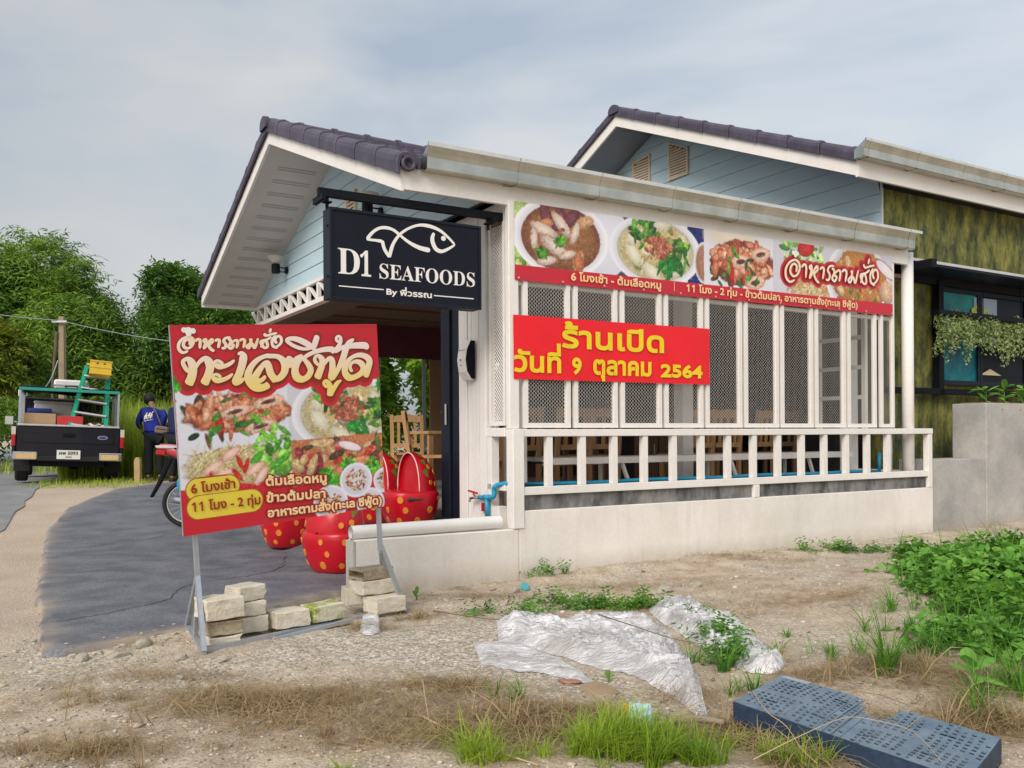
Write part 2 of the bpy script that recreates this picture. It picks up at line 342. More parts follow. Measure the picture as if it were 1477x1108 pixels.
# ------------------------------------------------------------------ ground
def gh(x, y):
    x = np.asarray(x, float); y = np.asarray(y, float)
    z = .36*sst(9, 16.5, y)
    near = 1-sst(9, 12, y)
    z = z + near*(.09*(fbm(x*.9+3, y*.9)-.47))
    s = (x-OX)*SX+(y-OY)*SY; t = (x-OX)*TX+(y-OY)*TY
    z = z + .05*np.exp(-((t+.25)/.22)**2)*sst(-.6, .3, s)*near            # soil heaped along the foot of the wall
    z = z + .10*np.exp(-((x-3.0)**2+(y-6.6)**2)/1.2)                      # mound by the weeds
    z = z + near*(.030*(fbm(x*4.3, y*4.3+5)-.47)+.016*(fbm(x*17, y*17)-.47))*(1-.7*sst(-2.4, -3.4, x))
    return z
def ghf(x, y): return float(gh(x, y))
def axis_pts(segs):
    o = []
    for a, b, st in segs: o += list(np.arange(a, b, st))
    return np.array(o+[segs[-1][1]])
gx = axis_pts([(-900, -100, 100), (-100, -30, 7), (-30, -7, .8), (-7, -4, .12), (-4, 5, .034), (5, 8, .12), (8, 30, 1), (30, 100, 7), (100, 900, 100)])
gy = axis_pts([(-200, -20, 30), (-20, 1, 2), (1, 2.4, .2), (2.4, 8.2, .034), (8.2, 12, .12), (12, 40, .8), (40, 120, 8), (120, 900, 90)])
XX, YY = np.meshgrid(gx, gy); ZZ = gh(XX, YY)
V = np.stack([XX, YY, ZZ], -1).reshape(-1, 3); nx, ny = len(gx), len(gy)
idx = np.arange(nx*ny).reshape(ny, nx)
F = np.stack([idx[:-1, :-1], idx[:-1, 1:], idx[1:, 1:], idx[1:, :-1]], -1).reshape(-1, 4)
left_pale = sst(-2.6, -3.2, XX+.25*(YY-4.6)*0+.35*(fbm(XX*2, YY*2)-.5))*(1-sst(17, 19, YY))
def spot(px, py, r, sq=1.):
    p = on_ground(px, py); return np.exp(-(((XX-p.x)/r)**2+((YY-p.y)/(r*sq))**2))
brown = np.clip(1.2*spot(400, 1010, .34, 1.2)+.8*spot(290, 1000, .25)+.9*spot(700, 1060, .5)+.7*spot(780, 1040, .4)+.6*spot(520, 905, .12)+.6*spot(600, 1000, .3)+.5*spot(1300, 960, .6), 0, 1)*np.clip(3.2*fbm(XX*5, YY*5)-1.0, 0, 1)*.75
gravel = np.clip(1.1*spot(640, 930, .42, 1.3)+.8*spot(760, 960, .35)+.7*spot(470, 930, .35)+.6*spot(880, 1010, .4)+.5*spot(560, 880, .3)+.5*spot(350, 960, .3), 0, 1)
gravel = np.clip(gravel+.9*np.clip(fbm(XX*1.7+40, YY*1.7)-.42, 0, 1)*3*(XX > -3.2), 0, 1)
gm = bpy.data.materials.new('ground_soil'); gm.use_nodes = True; t_ = gm.node_tree; b_ = t_.nodes['Principled BSDF']; b_.inputs['Roughness'].default_value = .95; b_.inputs['Specular IOR Level'].default_value = .2
def nn(t, **k):
    n = t_.nodes.new(t)
    for a, b in k.items(): setattr(n, a, b)
    return n
L_ = t_.links.new
co = nn('ShaderNodeTexCoord'); at = nn('ShaderNodeAttribute', attribute_name='print'); sp_ = nn('ShaderNodeSeparateColor'); L_(at.outputs['Color'], sp_.inputs[0])
def tnoise(s, d=8, r=.6):
    n = nn('ShaderNodeTexNoise'); n.inputs['Scale'].default_value = s; n.inputs['Detail'].default_value = d; n.inputs['Roughness'].default_value = r; L_(co.outputs['Object'], n.inputs[0]); return n.outputs[0]
def ramp(i, *st):
    r = nn('ShaderNodeValToRGB'); L_(i, r.inputs[0]); r.color_ramp.elements[0].position = st[0][0]; r.color_ramp.elements[0].color = (*st[0][1], 1)
    r.color_ramp.elements[1].position = st[-1][0]; r.color_ramp.elements[1].color = (*st[-1][1], 1)
    for p, c in st[1:-1]: e = r.color_ramp.elements.new(p); e.color = (*c, 1)
    return r.outputs[0]
def mixc(f, a, b, mode='MIX'):
    m = nn('ShaderNodeMix', data_type='RGBA', blend_type=mode); 
    if isinstance(f, float): m.inputs[0].default_value = f
    else: L_(f, m.inputs[0])
    L_(a, m.inputs[6]); L_(b, m.inputs[7]); return m.outputs[2]
soil = ramp(tnoise(4.2, 10, .68), (.30, (.25, .185, .12)), (.44, (.45, .355, .255)), (.66, (.64, .545, .425)))
pale = ramp(tnoise(1.3), (.3, (.47, .375, .29)), (.7, (.58, .48, .385)))
brn = ramp(tnoise(14), (.35, (.20, .12, .055)), (.65, (.40, .27, .14)))
vor = nn('ShaderNodeTexVoronoi'); vor.inputs['Scale'].default_value = 55; L_(co.outputs['Object'], vor.inputs[0])
gsep = nn('ShaderNodeSeparateColor'); L_(vor.outputs['Color'], gsep.inputs[0])
grv = ramp(gsep.outputs[0], (.1, (.30, .27, .22)), (.6, (.53, .48, .40)), (1., (.72, .68, .60)))
c_ = mixc(sp_.outputs[1], soil, brn); 
mgr = nn('ShaderNodeMath', operation='MULTIPLY_ADD'); L_(sp_.outputs[2], mgr.inputs[0]); mgr.inputs[1].default_value = .75; mgr.inputs[2].default_value = .12
c_ = mixc(mgr.outputs[0], c_, grv); c_ = mixc(sp_.outputs[0], c_, pale)
fn_ = ramp(tnoise(90, 4, .7), (.3, (.60, .58, .56)), (.7, (1.28, 1.28, 1.28))); c_ = mixc(1.0, c_, fn_, 'MULTIPLY'); L_(c_, b_.inputs['Base Color'])
bp_ = nn('ShaderNodeBump'); bp_.inputs['Strength'].default_value = .7; bp_.inputs['Distance'].default_value = .012
ad = nn('ShaderNodeMath', operation='MULTIPLY_ADD'); L_(vor.outputs['Distance'], ad.inputs[0]); ad.inputs[1].default_value = -.6; L_(tnoise(70, 5, .7), ad.inputs[2]); L_(ad.outputs[0], bp_.inputs['Height']); L_(bp_.outputs[0], b_.inputs['Normal'])
cols = np.stack([np.clip(left_pale, 0, 1), np.clip(brown, 0, 1), gravel, np.ones_like(XX)], -1).reshape(-1, 4)
ground = raw_mesh('ground', V, F, gm, smooth=True, colors=cols, kind='structure')

def span_sheet(name, left, right, y0, y1, step, hfun, m, jag=.0, kind='structure', thick=.0, nx=60):
    ys = np.arange(y0, y1+1e-6, step); lx = np.interp(ys, *zip(*left)); rx = np.interp(ys, *zip(*right))
    lx = lx+jag*(fbm(ys*3, ys*0+2)-.47)*2+jag*.6*(vnoise(ys*23, ys*0)-.5); rx = rx+jag*(fbm(ys*3, ys*0+9)-.47)*2
    u = np.linspace(0, 1, nx); X = lx[:, None]*(1-u)+rx[:, None]*u; Y = np.repeat(ys[:, None], nx, 1); Z = hfun(X, Y)
    if thick: Z[:, 0] -= thick; Z[:, -1] -= thick; Z[0] -= thick
    V = np.stack([X, Y, Z], -1).reshape(-1, 3); i = np.arange(V.shape[0]).reshape(len(ys), nx)
    F = np.stack([i[:-1, :-1], i[:-1, 1:], i[1:, 1:], i[1:, :-1]], -1).reshape(-1, 4)
    U_ = np.repeat(u[None], len(ys), 0); W_ = (rx-lx)[:, None]; de = np.minimum(np.minimum(U_*W_, (1-U_)*W_+(Y > 6.7)*9), 9); dd = np.exp(-de/.09)*np.clip(2.6*fbm(X*6, Y*6)-.55, 0, 1)
    return raw_mesh(name, V, F, m, smooth=True, kind=kind, colors=np.stack([dd, dd, dd, dd*0+1], -1).reshape(-1, 4))
def slab_h(x, y):
    s = (x-OX)*SX+(y-OY)*SY; t = (x-OX)*TX+(y-OY)*TY
    base = .36*sst(9, 16.5, y)+.032+.012*(fbm(x*.45, y*.45, 2)-.4)
    tgt = .40*sst(-1.35, .0, s)*sst(-.1, .05, t)
    return np.maximum(base, tgt)
M_slab = mat('dark_cement_slab', (.17, .175, .195), .62, c2=(.100, .108, .130), nscale=2.6, nrange=(.36, .62), bump=.25, bscale=120, stretch=(1, 1.15, 1), fine=.20, spec=.3)
def dust_slab():
    t = M_slab.node_tree; b = t.nodes['Principled BSDF']; src = b.inputs['Base Color'].links[0].from_socket; a = t.nodes.new('ShaderNodeAttribute'); a.attribute_name = 'print'; s = t.nodes.new('ShaderNodeSeparateColor'); t.links.new(a.outputs['Color'], s.inputs[0])
    co = t.nodes.new('ShaderNodeTexCoord'); v = t.nodes.new('ShaderNodeTexVoronoi'); v.inputs['Scale'].default_value = 90; t.links.new(co.outputs['Object'], v.inputs[0]); vs_ = t.nodes.new('ShaderNodeSeparateColor'); t.links.new(v.outputs['Color'], vs_.inputs[0])
    r = t.nodes.new('ShaderNodeMapRange'); r.inputs[1].default_value = 0; r.inputs[2].default_value = 1; r.inputs[3].default_value = .72; r.inputs[4].default_value = 1.30; t.links.new(vs_.outputs[0], r.inputs[0])
    m0 = t.nodes.new('ShaderNodeVectorMath'); m0.operation = 'MULTIPLY'; t.links.new(src, m0.inputs[0]); t.links.new(r.outputs[0], m0.inputs[1])
    n = t.nodes.new('ShaderNodeTexNoise'); n.inputs['Scale'].default_value = 1.1; n.inputs['Detail'].default_value = 7; n.inputs['Roughness'].default_value = .65; mp = t.nodes.new('ShaderNodeMapping'); mp.inputs['Location'].default_value = (5, 2, 0); t.links.new(co.outputs['Object'], mp.inputs[0]); t.links.new(mp.outputs[0], n.inputs[0])
    r2 = t.nodes.new('ShaderNodeMapRange'); r2.inputs[1].default_value = .54; r2.inputs[2].default_value = .70; r2.inputs[3].default_value = 0; r2.inputs[4].default_value = .45; t.links.new(n.outputs[0], r2.inputs[0])
    m1 = t.nodes.new('ShaderNodeMix'); m1.data_type = 'RGBA'; t.links.new(r2.outputs[0], m1.inputs[0]); t.links.new(m0.outputs[0], m1.inputs[6]); m1.inputs[7].default_value = (.24, .235, .24, 1)
    m2 = t.nodes.new('ShaderNodeMix'); m2.data_type = 'RGBA'; t.links.new(s.outputs[0], m2.inputs[0]); t.links.new(m1.outputs[2], m2.inputs[6]); m2.inputs[7].default_value = (.44, .35, .25, 1); t.links.new(m2.outputs[2], b.inputs['Base Color'])
dust_slab()
M_road = mat('asphalt_road', (.27, .27, .27), .85, c2=(.20, .20, .205), nscale=2, bump=.3, bscale=80, fine=.15)
slab = span_sheet('parking_slab', [(4.83, -2.58), (5.3, -2.82), (6.34, -3.40), (7.5, -4.03), (8.8, -4.70), (10.7, -5.66), (12.7, -6.39), (14.8, -6.64), (16.1, -6.28), (16.6, -5.6)],
                  [(4.83, -2.52), (5.48, -1.98), (6.66, -1.36), (6.80, -1.22), (7.50, -.07), (7.9, -.2), (13.4, -3.55), (17, -5.2)], 4.83, 16.6, .06, slab_h, M_slab, jag=.028, thick=.05, nx=90)
road = span_sheet('road', [(-5, -40), (70, -60)], [(-5, -5.4), (5, -4.7), (8, -5.15), (10.6, -6.2), (15, -8.05), (20, -9.6), (30, -14), (70, -35)], -5, 70, .5,
                  lambda x, y: gh(x, y)*1.0+.05*0+.012+.0*x, M_road, jag=.12, nx=40)

# ------------------------------------------------------------------ lettering
UPV = '\u0e31\u0e34\u0e35\u0e36\u0e37'; TONE = '\u0e48\u0e49\u0e4a\u0e4b'
_tc = {}
def contours(t):
    if t in _tc: return _tc[t]
    c = bpy.data.curves.new('lettering_source', 'FONT'); c.body = t; c.size = 1
    o = bpy.data.objects.new('lettering_source', c); col.objects.link(o)
    dg = bpy.context.evaluated_depsgraph_get(); dg.update(); k = o.evaluated_get(dg).to_curve(dg); outp = []
    for sp in k.splines:
        P = []; bpt = sp.bezier_points; n = len(bpt)
        for i in range(n):
            a, b = bpt[i], bpt[(i+1) % n]
            for j in range(4):
                u = j/4.; v = 1-u; q = a.co*v**3+a.handle_right*3*v*v*u+b.handle_left*3*v*u*u+b.co*u**3
                if not P or (P[-1][0]-q[0])**2+(P[-1][1]-q[1])**2 > 1e-8: P.append((q[0], q[1]))
        if len(P) > 2: outp.append(P)
    bpy.data.objects.remove(o); bpy.data.curves.remove(c); _tc[t] = outp
    return outp
def text_contours(s):
    base = ''.join(ch for i, ch in enumerate(s) if not (ch in TONE and i and s[i-1] in UPV))
    A = [list(P) for P in contours(base)]
    if base != s:
        from collections import Counter
        key = lambda P: (round(P[0][0], 3), round(P[0][1], 3), len(P)); cA = Counter(map(key, A))
        for P in contours(s):
            k = key(P)
            if cA[k] > 0: cA[k] -= 1
            else: A.append([(x, y+.2) for x, y in P])
    return A
def _area(P): return sum(P[i-1][0]*P[i][1]-P[i][0]*P[i-1][1] for i in range(len(P)))/2
def _inside(p, P):
    r = False
    for i in range(len(P)):
        (x1, y1), (x2, y2) = P[i-1], P[i]
        if (y1 > p[1]) != (y2 > p[1]) and p[0] < (x2-x1)*(p[1]-y1)/(y2-y1)+x1: r = not r
    return r
def fill_polys(A, z0=0., dz=.0003):
    """closed contours -> vertices and faces, overlapping pieces on levels of their own"""
    ar = [_area(P) for P in A]; par = {}
    for i in range(len(A)):
        for j in range(len(A)):
            if i != j and ar[i]*ar[j] < 0 and abs(ar[j]) > abs(ar[i]) and all(_inside(q, A[j]) for q in A[i][::3]): par[i] = j
    V, Fc = [], []
    for n, i in enumerate([i for i in range(len(A)) if i not in par]):
        c = bpy.data.curves.new('g', 'CURVE'); c.dimensions = '2D'; c.fill_mode = 'BOTH'
        for P in [A[i]]+[A[h] for h in par if par[h] == i]:
            sp = c.splines.new('POLY'); sp.points.add(len(P)-1); sp.use_cyclic_u = True
            for q, pt in zip(sp.points, P): q.co = (pt[0]*100, pt[1]*100, 0, 1)
        o = bpy.data.objects.new('g', c); m = o.to_mesh(); b = len(V); z = z0+(n % 3)*dz
        V += [(v.co.x/100, v.co.y/100, z) for v in m.vertices]; Fc += [[b+q for q in p.vertices] for p in m.polygons]
        o.to_mesh_clear(); bpy.data.objects.remove(o); bpy.data.curves.remove(c)
    return V, Fc
def rim_polys(A, w, z0=0.):
    V, Fc = [], []
    for P in A:
        n = len(P); b = len(V)
        for i in range(n):
            (x0, y0), (x1, y1), (x2, y2) = P[i-1], P[i], P[(i+1) % n]
            a1 = math.atan2(y1-y0, x1-x0); d = (math.atan2(y2-y1, x2-x1)-a1+math.pi) % (2*math.pi)-math.pi
            m = a1+d/2+math.pi/2; l = min(1.5, 1/max(.2, math.cos(d/2))); nx_, ny_ = math.cos(m)*l*w, math.sin(m)*l*w
            for k, q in ((-1, -.0002), (0, .0002), (1, -.0002)): V.append((x1+nx_*k, y1+ny_*k, z0+q))
        for i in range(n):
            j = (i+1) % n
            for k in (0, 1): Fc.append([b+i*3+k, b+j*3+k, b+j*3+k+1, b+i*3+k+1])
    return V, Fc
def put_text(s, x0, x1, yb, h, m, parent, T, bold=0., outline=0., mo=None, z=.002, split=False, name='lettering', slope=0.):
    """text between x0 and x1 on a board plane, baseline yb, letter height h (of a Thai consonant); T maps (x, y, out) to the parent's frame"""
    s = s.replace('1', '\U0001D7E3') if s.startswith('1') or ' 11' in s else s
    A = text_contours(s); xs = [p[0] for P in A for p in P]; a, b = min(xs), max(xs); kx = (x1-x0)/(b-a); ky = h/.55
    A = [[(x0+(p[0]-a)*kx, yb+p[1]*ky+slope*(p[0]-a)*kx) for p in P] for P in A]
    res = []
    if split:
        ar = [_area(P) for P in A]; par = {}
        for i in range(len(A)):
            for j in range(len(A)):
                if i != j and ar[i]*ar[j] < 0 and abs(ar[j]) > abs(ar[i]) and all(_inside(q, A[j]) for q in A[i][::3]): par[i] = j
        for n_, i in enumerate([i for i in range(len(A)) if i not in par]):
            Q = [A[i]]+[A[h] for h in par if par[h] == i]; V, Fc = fill_polys(Q, z+(n_ % 3)*.0003); g = G(); g.add([T(*v) for v in V], Fc)
            if bold: V, Fc = rim_polys(Q, bold, z+.0001+(n_ % 3)*.0003); g.add([T(*v) for v in V], Fc)
            res.append(g.build('letter', m, parent))
        return res
    if outline:
        V, Fc = rim_polys(A, outline, z-.0012); V2, F2 = fill_polys(A, z-.0010); g = G(); g.add([T(*v) for v in V], Fc); g.add([T(*v) for v in V2], F2); res.append(g.build('lettering_outline', mo, parent, kind='stuff'))
    V, Fc = fill_polys(A, z); g = G(); g.add([T(*v) for v in V], Fc)
    if bold: V, Fc = rim_polys(A, bold, z+.0001); g.add([T(*v) for v in V], Fc)
    res.append(g.build(name, m, parent, kind='stuff')); return res
def stroke_mesh(strokes, H, T, w, z, n=7):
    """brush strokes given as (x, y[, k]) points; H maps them to the board, w = brush half width in metres"""
    V, Fc = [], []
    for si, st in enumerate(strokes):
        pts = [(*H(p[0], p[1]), p[2] if len(p) > 2 else 1.) for p in st]; S = spline(pts, n); k = len(S); b = len(V)
        for i, p in enumerate(S):
            d = S[min(i+1, k-1)][:2]-S[max(i-1, 0)][:2]; L = np.hypot(*d) or 1; nx_, ny_ = -d[1]/L, d[0]/L
            e_ = min(1., .45+i/3., .45+(k-1-i)/3.); ww = w*p[2]*e_*(.82+.28*abs(nx_+ny_*.35))
            for q, dz in ((-1, 0), (0, .0003), (1, 0)): V.append(T(p[0]+nx_*ww*q, p[1]+ny_*ww*q, z+dz+.0002*(si % 3)+i*3e-6))
        for i in range(k-1):
            for q in (0, 1): Fc.append([b+i*3+q, b+i*3+q+1, b+(i+1)*3+q+1, b+(i+1)*3+q])
    return V, Fc
def homog(src, dst):
    A = []; B = []
    for (x, y), (u, v) in zip(src, dst):
        A += [[x, y, 1, 0, 0, 0, -u*x, -u*y], [0, 0, 0, x, y, 1, -v*x, -v*y]]; B += [u, v]
    h = np.append(np.linalg.solve(np.array(A, float), np.array(B, float)), 1).reshape(3, 3)
    def f(x, y): q = h @ np.array([x, y, 1.]); return q[0]/q[2], q[1]/q[2]
    return f

# ------------------------------------------------------------------ printed pictures (painted into a fine mesh's colour attribute)
M_print = bpy.data.materials.new('printed_vinyl'); M_print.use_nodes = True; _t = M_print.node_tree; _b = _t.nodes['Principled BSDF']; _b.inputs['Roughness'].default_value = .42
_a = _t.nodes.new('ShaderNodeAttribute'); _a.attribute_name = 'print'; _t.links.new(_a.outputs['Color'], _b.inputs['Base Color'])
def S(r, g, b): return np.array([((v/255.)/12.92 if v <= 10 else (((v/255.)+.055)/1.055)**2.4) for v in (r, g, b)])
class Art:
    def __init__(s, w, h, res, bgc):
        s.w, s.h, s.nx, s.ny = w, h, int(w/res)+1, int(h/res)+1
        s.X, s.Y = np.meshgrid(np.linspace(0, w, s.nx), np.linspace(0, h, s.ny)); s.a = np.ones((s.ny, s.nx, 3))*S(*bgc); s.mask = np.ones((s.ny, s.nx)); s.res = res
    def win(s, x0, x1, y0, y1):
        i0 = max(0, int(x0/s.w*(s.nx-1))); i1 = min(s.nx, int(x1/s.w*(s.nx-1))+2); j0 = max(0, int(y0/s.h*(s.ny-1))); j1 = min(s.ny, int(y1/s.h*(s.ny-1))+2)
        return slice(j0, max(j0, j1)), slice(i0, max(i0, i1))
    def put(s, w, al, c): al = (al*s.mask[w])[..., None]; s.a[w] = s.a[w]*(1-al)+c*al
    def ell(s, cx, cy, rx, ry, ang, c, form=.0, edge=None, tex=0., soft=1.):
        r = max(rx, ry)*1.1; w = s.win(cx-r, cx+r, cy-r, cy+r); x = s.X[w]-cx; y = s.Y[w]-cy
        if x.size == 0: return
        ca, sa = math.cos(ang), math.sin(ang); u = (x*ca+y*sa)/rx; v = (-x*sa+y*ca)/ry
        wob = .0 if not tex else .22*(fbm(x*30/1+cx*91, y*30+cy*57, 3)-.47)
        d = np.sqrt(u*u+v*v)+wob; al = np.clip((1-d)*min(rx, ry)/(s.res*soft)+.5, 0, 1); cc = S(*c)*np.ones(x.shape+(3,))
        if form: cc = cc*(1+form*(.35-d+.35*v*ca+.2*u))[..., None]
        if tex: cc = cc*(1+tex*(fbm(x*70+cx*7, y*70+cy*9, 3)-.47)*2)[..., None]
        if edge is not None: k = np.clip((d-.80)/.15, 0, 1)[..., None]; cc = cc*(1-k)+S(*edge)*k
        s.put(w, al, np.clip(cc, 0, 1))
    def rect(s, x0, x1, y0, y1, c, tex=0.):
        w = s.win(x0, x1, y0, y1); m = ((s.X[w] >= x0) & (s.X[w] <= x1) & (s.Y[w] >= y0) & (s.Y[w] <= y1)).astype(float)
        cc = S(*c)*np.ones(m.shape+(3,))
        if tex: cc = cc*(1+tex*(fbm(s.X[w]*9, s.Y[w]*9, 4)-.47)*2)[..., None]
        s.put(w, m, np.clip(cc, 0, 1))
    def blur_leaf(s, cx, cy, r, n, cs, size=.02, rs=None):
        rs = rs or random
        for _ in range(n):
            a = rs.random()*6.28; d = r*math.sqrt(rs.random()); c = rs.choice(cs); k = .75+.5*rs.random(); c = tuple(min(255, v*k) for v in c)
            s.ell(cx+d*math.cos(a), cy+d*math.sin(a), size*(.7+rs.random()), size*(.3+.4*rs.random()), rs.random()*3.1, c, .5, tex=.25)
    def grit(s, x0, x1, y0, y1, n, sz=.010):
        """small broken strokes in the colours already there, lighter and darker"""
        for _ in range(n):
            x, y = RS.uniform(x0, x1), RS.uniform(y0, y1); j, i = min(s.ny-1, max(0, int(y/s.h*(s.ny-1)))), min(s.nx-1, max(0, int(x/s.w*(s.nx-1)))); c = s.a[j, i]; k = RS.choice([.45, .6, .75, 1.25, 1.5]); 
            if c.min() > .40 or c.max()-c.min() < .05: continue
            cc = np.clip(c*k+(.06 if k > 1 else 0), 0, 1); w = s.win(x-sz*2, x+sz*2, y-sz*2, y+sz*2); a = RS.random()*3.14; ca, sa = math.cos(a), math.sin(a); X = s.X[w]-x; Y = s.Y[w]-y
            u = (X*ca+Y*sa)/(sz*RS.uniform(.5, 1.5)); v = (-X*sa+Y*ca)/(sz*RS.uniform(.25, .6)); s.put(w, np.clip(1.3-np.sqrt(u*u+v*v), 0, 1)*.75, cc)
    def obj(s, name, parent, T, bumpz=0.):
        i = np.arange(s.nx*s.ny).reshape(s.ny, s.nx); F = np.stack([i[:-1, :-1], i[:-1, 1:], i[1:, 1:], i[1:, :-1]], -1).reshape(-1, 4)
        Z = bumpz*(fbm(s.X*1.7, s.Y*2.5, 3)-.47); P = np.stack([s.X.ravel(), s.Y.ravel(), Z.ravel()], -1)
        o, ex, ey, ez = [np.array(v, float) for v in (T(0, 0, 0), T(1, 0, 0), T(0, 1, 0), T(0, 0, 1))]
        V = o+P[:, :1]*(ex-o)+P[:, 1:2]*(ey-o)+P[:, 2:]*(ez-o)
        c = np.concatenate([s.a, np.ones((s.ny, s.nx, 1))], -1).reshape(-1, 4)
        return raw_mesh(name, V, F, M_print, smooth=True, colors=c, parent=parent)
RS = random.Random(11)
GREENS = [(60, 130, 40), (90, 160, 50), (40, 95, 35), (130, 180, 60)]
def dish_soup(A, cx, cy, rx, ry, rim=(214, 208, 218)):
    A.ell(cx, cy, rx, ry, 0, rim, .15, edge=(238, 236, 242)); A.ell(cx, cy-.02*ry, rx*.82, ry*.84, 0, (150, 100, 60), .35, edge=(120, 70, 45))
    for _ in range(5): A.ell(cx+rx*(-.45+RS.random()*.7), cy+ry*(.25+RS.random()*.4), rx*.24, ry*.17, RS.random()*2, (120, 62, 72), .6, tex=.25)
    for _ in range(6): A.ell(cx+rx*(RS.uniform(-.6, .6)), cy+ry*RS.uniform(-.7, .5), rx*.2, ry*.15, RS.random()*3, RS.choice([(208, 140, 92), (196, 120, 80), (214, 165, 120)]), .5, tex=.3)
    for x, y, a, l in ((-.35, .12, 2.8, .30), (.0, .32, 2.3, .28), (-.15, -.25, -.5, .34), (.28, .15, 1.2, .22), (.12, -.42, .3, .20), (-.3, -.62, .2, .22), (-.56, -.1, 1.6, .2)):
        A.ell(cx+rx*x, cy+ry*y, rx*l, ry*l*.55, a, (222, 200, 186), .55, edge=(176, 130, 110), tex=.12)
    A.ell(cx+rx*.02, cy+ry*.2, rx*.06, ry*.05, 0, (150, 90, 80)); A.blur_leaf(cx-.05*rx, cy-.05*ry, rx*.10, 10, GREENS, rx*.07, RS); A.blur_leaf(cx-.42*rx, cy-.45*ry, rx*.10, 10, GREENS, rx*.07, RS)
def dish_tofu(A, cx, cy, rx, ry, rim=(206, 204, 214)):
    A.ell(cx, cy, rx, ry, 0, rim, .12, edge=(232, 232, 238)); A.ell(cx, cy, rx*.84, ry*.85, 0, (206, 184, 128), .25, edge=(190, 180, 150))
    A.blur_leaf(cx, cy+.2*ry, rx*.6, 40, [(200, 190, 160), (190, 170, 120), (150, 160, 90)], rx*.10, RS)
    for x, y, a in ((-.5, -.15, 2.2), (-.12, -.6, -.5), (.45, -.45, .7), (-.45, .3, .5), (.1, .75, .2), (.6, .2, 1.9)):
        A.ell(cx+rx*x, cy+ry*y, rx*.24, ry*.19, a, (226, 219, 196), .35, edge=(200, 190, 150), tex=.08)
    A.blur_leaf(cx-.25*rx, cy+.5*ry, rx*.28, 26, GREENS, rx*.09, RS); A.blur_leaf(cx+.5*rx, cy-.05*ry, rx*.25, 24, GREENS, rx*.09, RS); A.blur_leaf(cx+.25*rx, cy-.45*ry, rx*.2, 18, [(30, 130, 60), (40, 150, 50)], rx*.08, RS)
    for _ in range(70): a = RS.random()*6.28; d = RS.random()**.6*.3; A.ell(cx+rx*(.05+d*math.cos(a)), cy+ry*(.08+d*math.sin(a)), rx*.06, ry*.05, RS.random()*3, RS.choice([(196, 110, 84), (170, 84, 62), (214, 138, 108)]), .7, tex=.3)
def pile_seafood(A, x0, x1, y0, y1, n=60):
    cx, cy, w, h = (x0+x1)/2, (y0+y1)/2, (x1-x0)/2*1.12, (y1-y0)/2*1.2; n = int(n*1.3)
    A.blur_leaf(cx-.5*w, cy-.2*h, w*.35, 24, [(30, 60, 30), (50, 90, 40), (90, 60, 30)], w*.09, RS)
    A.ell(cx, cy, w*.86, h*.70, 0, (140, 62, 36), .5, tex=.5, soft=3)
    for _ in range(n):
        a = RS.random()*6.28; d = math.sqrt(RS.random()); A.ell(cx+.78*w*d*math.cos(a), cy+.62*h*d*math.sin(a), w*RS.uniform(.09, .2), h*RS.uniform(.09, .17), RS.random()*3, RS.choice([(224, 150, 110), (214, 128, 88), (232, 172, 136), (190, 92, 60), (240, 190, 156)]), .75, edge=RS.choice([(190, 90, 60), (150, 64, 40)]), tex=.25)
    for x, y in ((.35, -.55), (-.05, .05), (.5, .35)):
        A.ell(cx+w*x, cy+h*y, w*.27, h*.22, .2, (236, 200, 176), .4, edge=(214, 150, 120)); A.ell(cx+w*x, cy+h*y, w*.13, h*.08, .2, (100, 52, 40))
    A.ell(cx-.3*w, cy-.35*h, w*.07, h*.42, .1, (186, 36, 24), .5); A.blur_leaf(cx, cy-.3*h, w*.5, 14, GREENS[:3], w*.08, RS)
def noodles(A, x0, x1, y0, y1):
    cx, cy, w, h = (x0+x1)/2, (y0+y1)/2, (x1-x0)/2*1.05, (y1-y0)/2*1.2
    A.ell(cx, cy, w*.9, h*.75, 0, (206, 190, 140), .3, tex=.4, soft=3)
    for _ in range(120): A.ell(cx+w*RS.uniform(-.75, .75), cy+h*RS.uniform(-.55, .6), w*.16, h*.025, RS.random()*3, RS.choice([(226, 214, 170), (200, 184, 130), (170, 150, 96)]), .3)
    A.blur_leaf(cx+.7*w, cy+.35*h, w*.42, 46, [(110, 190, 60), (150, 210, 90), (70, 150, 40)], w*.1, RS)
    for x, y in ((-.45, .0), (-.15, .45), (.25, -.2), (.35, -.5), (-.3, -.3)): A.ell(cx+w*x, cy+h*y, w*.2, h*.16, RS.random(), (238, 200, 186), .4, edge=(222, 130, 106), tex=.1)
    for x, y in ((.0, .1), (-.5, -.45), (.1, -.05), (-.05, -.35)): A.ell(cx+w*x, cy+h*y, w*.14, h*.1, RS.random()*3, (206, 44, 30), .5, tex=.2)
def salad(A, x0, x1, y0, y1, n=46):
    cx, cy, w, h = (x0+x1)/2, (y0+y1)/2, (x1-x0)/2, (y1-y0)/2
    A.rect(x0, x1, y0, y1, (196, 122, 78), .3)
    for _ in range(n): A.ell(cx+w*RS.uniform(-.9, .9), cy+h*RS.uniform(-.8, .8), w*RS.uniform(.1, .26), h*RS.uniform(.1, .2), RS.random()*3, RS.choice([(206, 60, 44), (228, 140, 96), (120, 120, 60), (90, 60, 40), (220, 190, 140), (150, 50, 60), (200, 170, 110)]), .6, tex=.25)
    A.ell(cx+.25*w, cy+.55*h, w*.3, h*.2, -.3, (238, 226, 232), .2, edge=(150, 40, 90)); A.ell(cx+.3*w, cy-.3*h, w*.4, h*.24, .3, (238, 150, 110), .4, tex=.3)
